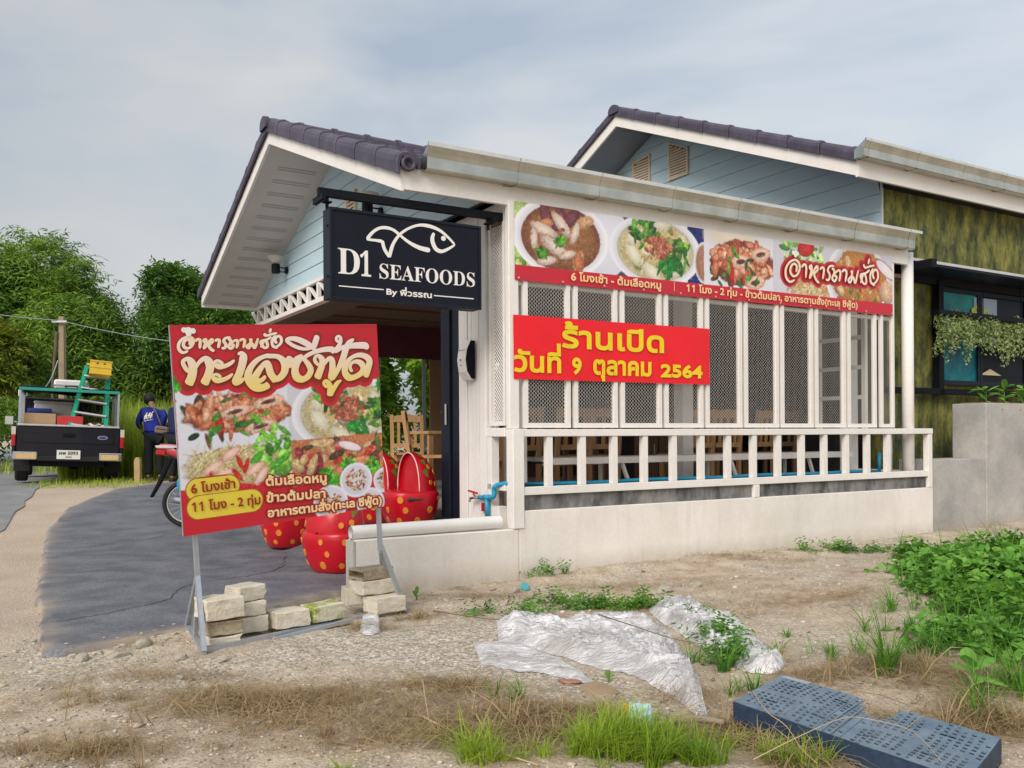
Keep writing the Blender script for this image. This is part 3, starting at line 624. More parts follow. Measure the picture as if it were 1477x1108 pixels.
# ================================================================== the restaurant
rest = thing('restaurant', 'white seafood restaurant with purple-grey tiled gable roof and mesh panelled side wall', 'restaurant', (OX, OY, 0), ANG)
def RB(g, name, m, **k): return g.build(name, m, rest, **k)
WLEN, DEP, EAVE, RIDGE_T = 5.62, 7.05, 3.28, 3.55
SL = .385                                                # roof slope
def roof_z(t): return EAVE + SL*min(t+.0, 2*RIDGE_T-t)      # top of the barge board
# low side wall, plinth, floor
g = G(); g.box(.03, WLEN, -.10, .10, -.25, .572); wall = RB(g, 'side_wall', M_plaster, bevel=.006)
g = G(); g.box(-1.40, .028, -.10, .06, -.25, .425); RB(g, 'ramp_wall', M_plaster, bevel=.008)
g = G(); g.box(-1.418, -1.402, -.10, .06, -.25, .415); RB(g, 'ramp_wall_end', M_grey)
for a, b in ((.075, 2.74), (2.82, 5.53)):
    g = G(); g.box(a, b, -.07, .05, .574, .694); RB(g, 'cement_strip', M_bare)
g = G(); g.box(.11, WLEN-.02, .11, DEP, .3, .46); RB(g, 'floor', M_floor)
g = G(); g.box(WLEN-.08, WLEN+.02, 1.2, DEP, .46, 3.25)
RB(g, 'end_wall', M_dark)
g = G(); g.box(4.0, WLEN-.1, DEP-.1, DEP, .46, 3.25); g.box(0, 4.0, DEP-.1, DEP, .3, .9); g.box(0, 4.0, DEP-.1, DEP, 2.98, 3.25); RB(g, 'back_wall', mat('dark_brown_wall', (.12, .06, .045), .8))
g = G(); g.box(2.6, 3.0, DEP-.14, DEP-.11, .9, 2.97); RB(g, 'wood_panel', mat('tan_wood_panel', (.34, .19, .11), .6))
for s in (.9, 1.7, 2.5):
    g = G(); g.box(s, s+.05, DEP-.08, DEP-.03, .9, 2.97); RB(g, 'window_post', M_galv)
g = G(); g.box(.2, 3.9, DEP-.3, DEP-.27, 2.45, 2.96); RB(g, 'rolled_shade', M_pinkcloth)
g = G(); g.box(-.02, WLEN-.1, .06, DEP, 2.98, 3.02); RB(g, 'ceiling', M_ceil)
g = G()
for i in range(6): g.box(.2, 5.4, 1.1+i, 1.12+i, 2.955, 2.978)
RB(g, 'ceiling_batten', M_wood2, kind='stuff')
# corner post, railing
g = G(); g.box(-.035, .075, -.112, 0-.002, .427, 1.25); RB(g, 'corner_post', M_white, bevel=.005)
g = G(); g.box(-.035, .060, -.062, 0-.002, 1.252, 3.15); RB(g, 'corner_post', M_white, bevel=.005)
def rail_box(a, b, z0, z1, name='rail_bar', t0=-.105, t1=-.045): g = G(); g.box(a, b, t0, t1, z0, z1); return RB(g, name, M_white, bevel=.004)
rail_box(.077, WLEN-.005, 1.188, 1.250, t0=-.108, t1=-.04); rail_box(.077, WLEN-.09, .70, .768, t0=-.104)
bal = G(); bal.box(-.028, .028, -.100, -.045, .770, 1.186); bm_ = bal.mesh('baluster', M_white)
for i in range(14): place(rest, bm_, rest, (.337+i*.3455, 0, 0), name='baluster')
rail_box(2.742, 2.818, .574, .698, 'rail_foot', -.104); rail_box(WLEN-.088, WLEN-.01, .574, 1.186, 'end_post', -.103, -.035)
for z in (.70, 1.19): rail_box(WLEN-.07, WLEN-.015, z, z+.06, 'return_bar', -.033, .9)
g = G(); g.box(WLEN-.07, WLEN-.015, .42, .47, .762, 1.188); RB(g, 'return_baluster', M_white)
# front side (gable end) steelwork beside the corner
def fpost(t0, t1, z0, z1, name='door_post', s0=-.05, s1=.03, m=M_white): g = G(); g.box(s0, s1, t0, t1, z0, z1); return RB(g, name, m, bevel=.004)
fpost(.001, .31, 1.188, 1.262, 'front_rail'); fpost(.001, .31, .735, .79, 'front_rail')
fpost(.225, .30, .45, 1.186, 'front_stub_post'); fpost(.10, .225, .40, .60, 'front_block', m=M_plaster)
fpost(.315, .43, .40, 3.12, 'front_post'); fpost(.475, .60, .40, 3.10, 'front_post', -.03, .05); fpost(.625, .87, .40, 3.10, 'shutter_panel', -.02, .05); fpost(.69, .78, .40, 3.10, 'shutter_rib', -.035, -.022)
fpost(.90, 1.02, .43, 3.10, 'folded_door_leaf', -.01, .07, M_navy); fpost(1.05, 1.22, .43, 3.10, 'folded_door_leaf', -.03, .06, M_navy); fpost(1.08, 1.11, 1.3, 1.5, 'door_handle', -.05, -.032, M_chrome)
g = G()
for i in range(60): g.box(-.036, -.031, .445, .452, .5+i*.0145, .508+i*.0145)
RB(g, 'pull_chain', M_black, kind='stuff')
fpost(.0, 1.25, 3.10, 3.16, 'front_header', -.04, .06)
# lattice truss above the door opening
LS = -.2
for z0, z1 in ((2.84, 2.90), (3.10, 3.145)): fpost(1.3, DEP+.1, z0, z1, 'truss_chord', LS-.03, LS+.03)
for i in range(15):
    t = 1.5+i*.39; fpost(t-.025, t+.025, 2.90, 3.10, 'truss_post', LS-.025, LS+.025)
    g = G(); g.beam((LS, t+.03, 2.90), (LS, t+.36, 3.10), .035, .035); RB(g, 'truss_brace', M_white)
fpost(DEP+.0, DEP+.09, .3, 2.84, 'back_post', LS-.045, LS+.045)
g = G(); g.box(LS-.03, .2, 1.25, DEP, 2.835, 2.80); RB(g, 'canopy_ceiling', M_ceil)
# banner carrier frame and mesh panels along the side
for z0, z1 in ((3.10, 3.15), (2.46, 2.50)): rail_box(.08, 5.0, z0, z1, 'panel_rail', -.03, .02)
def expanded_mesh(w, h, name, cw=.035, chh=.0165, th=.0052):
    """expanded metal: hexagonal openings between thin strands"""
    V = []; F = []
    nxm = int(w/cw)+1; nym = int(h/chh)+1
    def strand(p, q):
        d = np.array([q[0]-p[0], q[1]-p[1]]); L = np.hypot(*d)
        n = np.array([-d[1], d[0]])/L*th/2; b = len(V)
        for c in (p, q):
            for sgn, dy in ((1, -.0015), (-1, .0015)): V.append((min(max(c[0]+n[0]*sgn, 0), w), dy, min(max(c[1]+n[1]*sgn, 0), h)))
        F.append((b, b+1, b+3, b+2))
    for j in range(nym):
        z = j*chh; off = (j % 2)*cw/2
        for i in range(-1, nxm):
            x = i*cw+off; 
            a = (x, z); b = (x+cw*.18, z); c = (x+cw*.5, z+chh); 
            if x > w or x+cw < 0: continue
            strand((x, z), (x+cw*.22, z)); strand((x+cw*.22, z), (x+cw*.5, z+chh)); strand((x, z), (x-cw*.28, z+chh))
    return raw_mesh(name, np.array(V), np.array(F), M_white)
PW, PZ0, PZ1 = .475, 1.262, 3.10
pm = expanded_mesh(PW-.08, PZ1-PZ0-.09, 'mesh_infill'); pm_d = pm.data; bpy.data.objects.remove(pm)
fv = G(); fv.box(0, .042, -.02, .02, 0, PZ1-PZ0); fv_m = fv.mesh('frame_stile', M_white)
fh = G(); fh.box(.043, PW-.043, -.019, .019, 0, .042); fh_m = fh.mesh('frame_rail', M_white)
def mesh_panel(loc, rz=0, pm_data=pm_d, w=PW):
    p = bpy.data.objects.new('mesh_panel', bpy.data.meshes.new('mesh_panel')); 
    g = G(); g.box(.0, w, .0205, .024, 0, .02); p.data = g.mesh('mesh_panel', M_white)
    col.objects.link(p); p.parent = rest; p.location = loc; p.rotation_euler = (0, 0, rz)
    place(p, fv_m, p, (0, 0, 0)); place(p, fv_m, p, (w-.042, 0, 0)); place(p, fh_m, p, (0, 0, 0)); place(p, fh_m, p, (0, 0, PZ1-PZ0-.042))
    o = place(p, pm_data, p, (.04, 0, .045), name='mesh_infill'); o['kind'] = 'stuff'; return p
for i in range(9): mesh_panel((.108+i*.5125, -.04, PZ0))
def small_panel(loc, rz, w):
    p = expanded_mesh(w-.06, PZ1-PZ0-.09, 'mesh_infill'); d = p.data; bpy.data.objects.remove(p)
    q = G(); q.box(0, .035, -.02, .02, 0, PZ1-PZ0); q.box(w-.035, w, -.02, .02, 0, PZ1-PZ0); q.box(.036, w-.036, -.019, .019, 0, .04); q.box(.036, w-.036, -.019, .019, PZ1-PZ0-.04, PZ1-PZ0)
    o = q.build('mesh_panel', M_white, rest); o.location = loc; o.rotation_euler = (0, 0, rz); c = place(o, d, o, (.032, 0, .043), name='mesh_infill'); c['kind'] = 'stuff'
small_panel((4.76, -.04, PZ0), 0, .23); small_panel((-.01, .02, PZ0+.02), R(90), .27)
# far end screen: white ladder-like frames seen through the last panels
for a in (.35, .62, 1.0):
    g = G(); g.box(5.02, 5.07, a, a+.05, 1.25, 3.1); RB(g, 'end_screen_post', M_white)
for z in (1.6, 1.95, 2.3, 2.65):
    g = G(); g.box(5.02, 5.06, .40, 1.0, z, z+.045); RB(g, 'end_screen_bar', M_white)
for s, t in ((.22, .32), (2.9, 1.1), (5.45, .9)):
    g = G(); g.box(s, s+.15, t, t+.15, .46, 2.98); RB(g, 'inner_column', M_white)
# eaves beam, fascia, soffits
g = G(); g.box(-.0, 5.26, .0, .09, 3.155, 3.26); RB(g, 'eaves_beam', M_white)
g = G(); g.box(-1.0, 5.262, -.045, -.005, 3.112, 3.29); RB(g, 'fascia', M_white, bevel=.003)
RS0, RS1 = -1.0, 5.30
def barge(name, s, ta, tb, hgt=.165, w=.035):
    g = G(); za, zb = roof_z(ta), roof_z(tb)
    g.prism([(ta, za-hgt), (tb, zb-hgt), (tb, zb), (ta, za)], s, s+w, 'x'); return RB(g, name, M_white, fixn=True, bevel=.003)
barge('barge_board', RS0-.002, -.048, RIDGE_T-.001); barge('barge_board', RS0-.002, RIDGE_T+.001, 2*RIDGE_T-.02)
# soffit sheets under the overhang, with rows of vent holes
def soffit(ta, tb):
    g = G(); g.prism([(ta, roof_z(ta)-.155), (tb, roof_z(tb)-.155), (tb, roof_z(tb)-.14), (ta, roof_z(ta)-.14)], RS0+.036, LS+.06, 'x'); return RB(g, 'soffit', M_soffit, fixn=True)
soffit(.0, RIDGE_T); soffit(RIDGE_T+.002, 2*RIDGE_T-.05)
g = G()
for k in range(14):
    t = RIDGE_T+.35+k*.235
    for dt in (0, .045):
        for i in range(17):
            s = RS0+.22+i*.027; z = roof_z(t+dt)-.1562; g.add([(s, t+dt, z), (s+.013, t+dt, z), (s+.013, t+dt+.016, z-.016*SL), (s, t+dt+.016, z-.016*SL)], [(0, 1, 2, 3)])
RB(g, 'vent_perforations', M_hole, kind='stuff')
# left eaves soffit return
g = G(); g.box(RS0, 5.3, 2*RIDGE_T-.045, 2*RIDGE_T-.005, 3.10, 3.28); RB(g, 'back_fascia', M_white)
# gable siding, one board after another
def gable_boards(parent, s, t0, t1, zb, zfun, exp, m, name='siding_board'):
    z = zb
    while True:
        zt = z+exp-.004
        ok = [t for t in np.linspace(t0, t1, 400) if zfun(t) > z+.01]
        if len(ok) < 4: break
        a, b = ok[0], ok[-1]; ok2 = [t for t in np.linspace(t0, t1, 400) if zfun(t) > zt]
        top = [(ok2[0], zt), (ok2[-1], zt)] if len(ok2) > 2 else [((a+b)/2, min(zt, zfun((a+b)/2)))]
        poly = [(a, z), (b, z)]+([(t1, min(zt, zfun(t1)))] if b > t1-.02 and zfun(t1) < zt else [])+top[::-1]
        n = len(poly); vs = [(s-.016 if p[1] < z+.01 else s-.006, p[0], p[1]) for p in poly]+[(s+.006, p[0], p[1]) for p in poly]
        g = G(); g.add(vs, [tuple(range(n)), tuple(range(n, 2*n))[::-1]]+[(i, n+i, n+(i+1) % n, (i+1) % n) for i in range(n)])
        g.build(name, m, parent, fixn=True); z += exp
gable_boards(rest, LS, .05, DEP, 3.147, lambda t: roof_z(t)-.15, .182, M_siding)
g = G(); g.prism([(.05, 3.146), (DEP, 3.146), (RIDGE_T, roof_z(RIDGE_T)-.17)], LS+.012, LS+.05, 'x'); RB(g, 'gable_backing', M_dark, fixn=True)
# gable louvre beside the sign bracket
def louvre(parent, s, t0, t1, z0, z1, mfr, msl, zf0=None, zf1=None, n=14):
    """slatted vent whose top follows the roof: zf0 and zf1 are the top heights at t0 and t1"""
    zf0 = zf0 or z1; zf1 = zf1 or z1
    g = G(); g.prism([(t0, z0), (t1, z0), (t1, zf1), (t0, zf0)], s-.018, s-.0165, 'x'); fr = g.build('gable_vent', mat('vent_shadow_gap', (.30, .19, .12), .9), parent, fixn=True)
    w = .03
    for a, b, za, zb in ((t0, t0+w, z0, zf0), (t1-w, t1, z0, zf1)):
        g = G(); g.box(s-.045, s-.018, a, b, za, zb-.0); g.build('vent_frame', mfr, fr)
    g = G(); g.box(s-.045, s-.019, t0+w, t1-w, z0, z0+w); g.build('vent_frame', mfr, fr)
    g = G(); g.prism([(t0, zf0-w), (t1, zf1-w), (t1, zf1), (t0, zf0)], s-.047, s-.019, 'x'); g.build('vent_frame', mfr, fr, fixn=True)
    k = int((max(zf0, zf1)-z0-w)/.045)
    for i in range(k):
        z = z0+w+.008+i*.045
        ts = [t for t in np.linspace(t0+w, t1-w, 30) if zf0+(zf1-zf0)*(t-t0)/(t1-t0)-w > z+.03]
        if len(ts) < 3: continue
        g = G(); g.prism([(s-.040, z), (s-.036, z-.004), (s-.019, z+.030), (s-.023, z+.034)], ts[0], ts[-1], 'y'); g.build('vent_slat', msl, fr, fixn=True)
(ta_, za_), (tb_, zb_) = on_front(517, 283, LS-.03), on_front(503, 298, LS-.03)
louvre(rest, LS, ta_, tb_, zb_-.2, za_+.1, M_louvre, M_louvre)
# cap tiles on the rake, ridge tiles, field of tiles
prof = [(-.045, -.03), (-.047, .06), (-.035, .10), (.0, .128), (.05, .14), (.10, .128), (.135, .095), (.15, .05), (.16, .02), (.13, .02), (.10, .08), (.05, .105), (.0, .095), (-.02, .05), (-.02, -.03)]
def cap_tile(t0, t1, parent, RS, rz, m, closed_end=False, flip=1):
    g = G(); n = len(prof); V = []
    for t, k in ((t0, 1.08), (t0+(t1-t0)*.12, 1.09), (t0+(t1-t0)*.14, 1.0), (t1, .97)):
        for p in prof: V.append((RS+.0+(p[0]*k if p[0] < 0 else p[0]), t, rz(t)+p[1]*k))
    F = [(i*n+j, i*n+(j+1) % n, (i+1)*n+(j+1) % n, (i+1)*n+j) for i in range(3) for j in range(n)]+[tuple(range(n)), tuple(3*n+j for j in range(n))[::-1]]
    g.add(V, F)
    o = g.build('rake_tile', m, parent, fixn=True, smooth=False, bevel=.004)
    if closed_end:
        g = G(); c = (RS+.055, t0-.004, rz(t0)+.045); g.lathe([(.058, .02), (.062, -.015), (.040, -.022), (.036, .015)], 20, (c[0]-.01, c[1], c[2]+.01), 0, 'y'); g.build('tile_end_cap', m, o, smooth=True, fixn=True)
    return o
nt_ = 8; st_ = (RIDGE_T+.10)/nt_
for i in range(nt_): cap_tile(-.10+i*st_, -.10+(i+1)*st_-.012, rest, RS0, roof_z, M_tile, closed_end=(i == 0))
for i in range(nt_): a = 2*RIDGE_T+.06-i*st_; cap_tile(a, a-st_+.012, rest, RS0, roof_z, M_tile)
def ridge(parent, s0, s1, t, z, m, step=.40):
    k = 0; s = s0
    while s < s1:
        g = G(); P = []
        for ss, r in ((s, .125), (s+.05, .128), (s+.052, .112), (s+step+.02, .105)):
            P += [(ss, t+r*math.cos(a), z+r*.85*math.sin(a)) for a in np.linspace(-.35, math.pi+.35, 13)]
        g.add(P, [(i*13+j, i*13+j+1, (i+1)*13+j+1, (i+1)*13+j) for i in range(3) for j in range(12)]+[tuple(range(13))]); o = g.build('ridge_tile', m, parent, smooth=False)
        s += step; k += 1
ridge(rest, RS0-.07, RS1, RIDGE_T, roof_z(RIDGE_T)+.025, M_tile)
def tile_field(parent, s0, s1, ta, tb, rz, m, row=.33, wave=.30):
    """rows of S-shaped concrete tiles, ta = eaves side"""
    V = []; F = []; ns = int((s1-s0)/wave*8); rows = int(abs(tb-ta)/row); d = (tb-ta)/rows
    for r in range(rows):
        for k, dz in ((0, .055), (1, .015)):
            t = ta+d*(r+k); b0 = len(V)
            for i in range(ns+1):
                s = s0+(s1-s0)*i/ns; V.append((s, t, rz(t)+dz+.030*max(0, math.sin(2*math.pi*i/8))+.006*math.sin(2*math.pi*i/8)))
            if k == 1: F += [(b0-ns-1+i, b0-ns+i, b0+i+1, b0+i) for i in range(ns)]
        b0 = len(V)-2*(ns+1); V2 = len(V)
        for i in range(ns+1): x, y, z = V[b0+i]; V.append((x, y, z-.045))
        F += [(b0+i, V2+i, V2+i+1, b0+i+1) for i in range(ns)]
    o = raw_mesh('tile_field', np.array(V), np.array(F), m, smooth=False, parent=parent, kind='stuff'); return o
tile_field(rest, RS0+.12, RS1, .03, RIDGE_T, roof_z, M_tile); tile_field(rest, RS0+.12, RS1, 2*RIDGE_T+.06, RIDGE_T, roof_z, M_tile)
g = G(); g.add([(RS0+.05, 0, roof_z(0)-.02), (RS1, 0, roof_z(0)-.02), (RS1, RIDGE_T, roof_z(RIDGE_T)-.02), (RS0+.05, RIDGE_T, roof_z(RIDGE_T)-.02), (RS1, 2*RIDGE_T, roof_z(0)-.02), (RS0+.05, 2*RIDGE_T, roof_z(0)-.02)], [(0, 1, 2, 3), (3, 2, 4, 5)]); RB(g, 'roof_deck', M_dark)
# gutter
def gutter(parent, s0, s1, t, z, m, joints, d=.135, hh=.165):
    prof_ = [(t-.0, z+.10), (t-.0, z), (t-d*.72, z-.004), (t-d*.80, z+.006), (t-d*.84, z+hh*.45), (t-d*.90, z+hh*.62), (t-d*1.04, z+hh*.84), (t-d*1.04, z+hh), (t-d*.93, z+hh+.004), (t-d*.93, z+hh-.02)]
    n = len(prof_); g = G(); V = [(s, p[0], p[1]) for s in (s0, s1) for p in prof_]; g.add(V, [(i, i+1, n+i+1, n+i) for i in range(n-1)]); gu = g.build('gutter', m, parent, solid=.003); g = G(); g.box(s0-.002, s1+.09, t-d*1.04-.0045, t-d*1.04-.0018, z+hh*.86, z+hh+.003); g.build('gutter_lip', M_lip, gu)
    for s in (s0, s1):
        g = G(); g.prism([p for p in prof_[:8]], s-.0015 if s == s0 else s-.003, s+.0025 if s == s0 else s+.0005, 'x'); g.build('gutter_end', m, gu, fixn=True)
    for s in joints:
        g = G(); q = [(p[0]-(.004 if i > 1 else 0), p[1]-(.004 if i < 4 else 0)) for i, p in enumerate(prof_[1:8])]
        V = [(s+dx, p[0], p[1]) for dx in (0, .016) for p in q]; k = len(q); g.add(V, [(i, i+1, k+i+1, k+i) for i in range(k-1)]); g.beam((s+.008, t+.0, z-.004), (s-.09, t-.10*0-.02, z-.012), .008, .004); g.build('gutter_strap', m, gu, solid=.003)
gutter(rest, -.82, 5.23, -.047, 3.268, M_steel, [0., .83, 1.66, 2.49, 3.32, 4.2, 5.1], hh=.198)
g = G(); g.tube([(5.34, .02, .45), (5.34, .02, 3.262)], .066, 20); RB(g, 'downpipe', M_white, smooth=True)
# sign bracket belongs to the building
g = G(); g.beam((-1.62, .06, 3.03), (.02, .06, 3.03), .05, .06); RB(g, 'sign_bracket', M_black)
g = G(); g.beam((-1.60, -.02, 2.985), (-1.60, .20, 2.985), .03, .045); g.beam((-.14, -.02, 2.985), (-.14, .10, 2.985), .03, .045); RB(g, 'sign_bracket', M_black)
for s in (-1.55, -.16):
    g = G(); g.tube([(s, .06, 2.91), (s, .06, 3.0)], .014, 8); g.box(s-.03, s+.03, .03, .09, 2.955, 2.965); RB(g, 'hanger_bolt', M_black)
# lamps on the gable
def wall_lamp(px, py):
    t, z = on_front(px, py, LS-.14); x0 = LS-.02
    l = thing('wall_lamp', None, 'lamp', L2W(0, 0), ANG)
    g = G(); g.lathe([(.045, 0), (.05, .012), (.045, .025)], 16, (x0-.024, t, z-.01), 0, 'x'); g.beam((x0-.03, t, z-.035), (x0-.12, t, z-.035), .014, .014); g.beam((x0-.03, t, z+.02), (x0-.12, t, z+.02), .014, .014); g.build('lamp_mount', M_black, l, fixn=True)
    g = G(); g.lathe([(.052, -.06), (.056, -.05), (.056, .055), (.050, .062)], 20, (x0-.155, t, z), 0, 'z'); g.build('lamp_body', M_black, l, smooth=False, fixn=True)
    g = G(); g.lathe([(.040, .065), (.07, .10), (.115, .155), (.118, .160), (.108, .158), (.06, .105)], 24, (x0-.155, t, z), 0, 'z'); g.build('lamp_shade', mat('frosted_glass', (.62, .60, .50), .35, trans=.0), l, smooth=True, fixn=True); return l
tag(wall_lamp(404, 384), 'black up-and-down wall lamp on the blue siding left of the hanging sign')
tag(wall_lamp(538, 300), 'wall lamp half hidden behind the top edge of the hanging sign')

# ================================================================== hanging shop sign
sg = thing('hanging_sign', 'navy box sign with white fish emblem hung from the black bracket', 'sign', L2W(0, 0), ANG)
sx0, sx1, sz0, sz1, st0, st1 = -1.552, -.262, 2.232, 2.915, -.0, .15
g = G(); g.box(sx0, sx1, st0+.012, st1, sz0, sz1); g.build('sign_box', M_navy, sg, bevel=.004)
g = G(); g.box(sx0+.022, sx1-.022, st0+.004, st0+.011, sz0+.022, sz1-.022); g.build('sign_face', M_signface, sg)
for a in ((sx0, sx1, sz0, sz0+.02), (sx0, sx1, sz1-.02, sz1)): g = G(); g.box(a[0], a[1], st0-.004, st0+.0115, a[2], a[3]); g.build('sign_trim', M_navy, sg)
for a in ((sx0, sx0+.02, sz0+.021, sz1-.021), (sx1-.02, sx1, sz0+.021, sz1-.021)): g = G(); g.box(a[0], a[1], st0-.0035, st0+.0115, a[2], a[3]); g.build('sign_trim', M_navy, sg)
for z in (2.40, 2.78):
    g = G(); g.tube([(sx0-.002, .04, z), (sx0-.008, .04, z)], .01, 8); g.build('side_screw', M_black, sg)
Ts = lambda x, y, o: (x, st0+.004-o, y)
def Hs(x, y): return on_side(480+x/6.7136, 300+y/6.7136, st0)
fish = [[(670, 250, .9), (610, 200, .9), (540, 177, 1.1), (470, 182, 1.1), (405, 222, 1.0), (352, 286, 1.2)], [(348, 288, .8), (430, 297, .9), (500, 308, 1.2)], [(500, 300, 1), (515, 370, 1), (540, 420, 1), (567, 462, .9)],
        [(567, 465, .9), (582, 400, 1.1), (610, 325, 1.0), (670, 245, .9), (750, 190, .9), (850, 157, 1.0), (950, 165, 1.2), (1050, 205, 1.0), (1130, 270, .8), (1203, 350, .7)],
        [(670, 250, .8), (760, 322, 1), (860, 375, 1.4), (962, 402, 1.7)], [(1203, 350, .7), (1140, 388, 1.0), (1075, 412, 1.3), (1020, 390, 1.3), (990, 330, 1.3), (985, 280, 1.2), (1002, 232, .9)]]
V, Fc = stroke_mesh(fish, Hs, Ts, .0125, .003); g = G(); g.add(V, Fc); g.build('fish_emblem', M_letter, sg, fixn=False)
ex, ez = Hs(1092, 287); g = G(); g.lathe([(.0205, 0), (.0205, -.004)], 18, (ex, st0+.003, ez), 0, 'y'); g.build('fish_eye', M_letter, sg, fixn=True)
def sx_(x, y=0): return on_side(480+x/6.7136, 300+y/6.7136, st0)[0]
def ser(s): return ''.join(chr(0x1D400+ord(c)-65) if c.isalpha() else (chr(0x1D7CE+int(c)) if c.isdigit() else c) for c in s)
(a, za), (b, zb) = Hs(68, 612), Hs(388, 650)
def put_cap(s, x0, x1, y0, y1, m, parent, T, z=.002, name='letter', split=False):
    A = text_contours(s); xs = [p[0] for P in A for p in P]; ys = [p[1] for P in A for p in P]; kx = (x1-x0)/(max(xs)-min(xs)); ky = (y1-y0)/(max(ys)-min(ys))
    A = [[(x0+(p[0]-min(xs))*kx, y0+(p[1]-min(ys))*ky) for p in P] for P in A]
    used = set()
    for i, P in enumerate(A):
        if i in used: continue
        Q = [P]+[A[j] for j in range(len(A)) if j != i and abs(_area(A[j])) < abs(_area(P)) and all(_inside(q, P) for q in A[j][::3])]
        if any(j != i and abs(_area(A[j])) > abs(_area(P)) and all(_inside(q, A[j]) for q in P[::3]) for j in range(len(A))): continue
        V, Fc = fill_polys(Q, z); g = G(); g.add([T(*v) for v in V], Fc); g.build(name, m, parent)
put_cap(ser('D'), Hs(68, 600)[0], Hs(280, 600)[0], Hs(70, 612)[1], Hs(75, 365)[1], M_letter, sg, Ts)
put_cap(ser('1'), Hs(283, 640)[0], Hs(388, 640)[0], Hs(285, 640)[1], Hs(375, 400)[1], M_letter, sg, Ts)
put_cap(ser('SEAFOODS'), Hs(470, 640)[0], Hs(1392, 740)[0], Hs(472, 668)[1], Hs(480, 520)[1], M_letter, sg, Ts, split=True)
put_text('By พี่วรรณ', Hs(537, 800)[0], Hs(972, 850)[0], Hs(540, 822)[1], .034, M_letter, sg, Ts, bold=.0022)
for a, b in (((75, 730), (508, 780)), ((995, 835), (1378, 880))):
    (x0, z0), (x1, z1) = Hs(*a), Hs(*b); g = G(); zz = (z0+z1)/2; g.box(x0, x1, st0+.001, st0+.0035, zz-.004, zz+.004); g.build('sign_rule', M_letter, sg)
# ================================================================== menu banner under the eaves
mb = thing('menu_banner', 'long printed banner of soup and seafood dishes with a red strip, under the gutter', 'banner', L2W(0, 0), ANG)
BS, BZ = .018, 2.490; BW, BH = 4.93, .655
Tb = lambda x, y, o: (BS+x, -.070-o, BZ+y+.004*x)
def ub(px, py): s, z = on_side(px, py, -.07); return s-BS, z-BZ-.004*(s-BS)
A = Art(BW, BH, .0055, (226, 224, 232))
stp = ub(739, 381)[1]
A.rect(0, .3, stp, BH, (168, 196, 120), .5); A.blur_leaf(.08, .35, .3, 60, [(150, 190, 90), (190, 215, 130), (110, 160, 60)], .04, RS)
A.rect(.9, 1.5, stp, BH, (70, 66, 92), .2); A.rect(1.9, 2.2, stp, BH, (22, 38, 110), .3)
A.ell(ub(878, 330)[0], .42, .26, .32, 0, (222, 222, 234), .1)
dish_soup(A, ub(813, 345)[0], .40, .50, .34); dish_tofu(A, ub(950, 355)[0], .39, .545, .33)
x3, x4 = ub(1018, 400)[0], ub(1118, 400)[0]
A.ell(x3, .33, .12, .2, 0, (170, 120, 100), .2, edge=(222, 222, 230))
A.rect(x3, x4, stp, BH, (222, 220, 228), .04); A.ell((x3+x4)/2-.1, .62, .35, .10, 0, (226, 214, 196), .1, soft=12)
pile_seafood(A, x3+.06, x4+.02, stp-.02, BH-.02, 60)
A.rect(x4, BW, stp, BH, (206, 204, 214), .05); x5 = ub(1212, 420)[0]
A.blur_leaf(x4+.45, BH-.06, .3, 60, [(150, 200, 90), (190, 220, 140), (90, 170, 60)], .05, RS); A.ell(x4+.48, BH-.04, .13, .09, .3, (200, 40, 30), .4)
A.ell(x4+.55, .25, .34, .22, 0, (214, 196, 150), .3, tex=.4)
for _ in range(160): A.ell(x4+.5+RS.uniform(-.3, .4), .22+RS.uniform(-.08, .14), .035, .010, RS.random()*3, RS.choice([(226, 210, 166), (196, 170, 120), (214, 140, 90)]), .3)
A.ell(x5+.32, .34, .52, .42, 0, (204, 200, 206), .15, edge=(232, 230, 236)); A.ell(x5+.36, .33, .44, .36, 0, (196, 132, 62), .4, tex=.2)
for _ in range(26): A.ell(x5+.36+RS.uniform(-.33, .33), .32+RS.uniform(-.2, .24), RS.uniform(.03, .08), RS.uniform(.02, .05), RS.random()*3, RS.choice([(214, 150, 90), (180, 60, 40), (230, 196, 150), (120, 120, 50), (206, 110, 70)]), .6, tex=.3)
A.ell(BW-.12, .5, .2, .07, -.5, (236, 226, 230), .2, edge=(150, 50, 70)); A.ell(BW-.1, .25, .12, .13, 0, (222, 180, 150), .5, tex=.2)
A.grit(0, x3, stp, BH, 2600, .011); A.grit(x3, x4, stp, BH, 1500, .011); A.grit(x4, BW, stp, BH, 2400, .011)
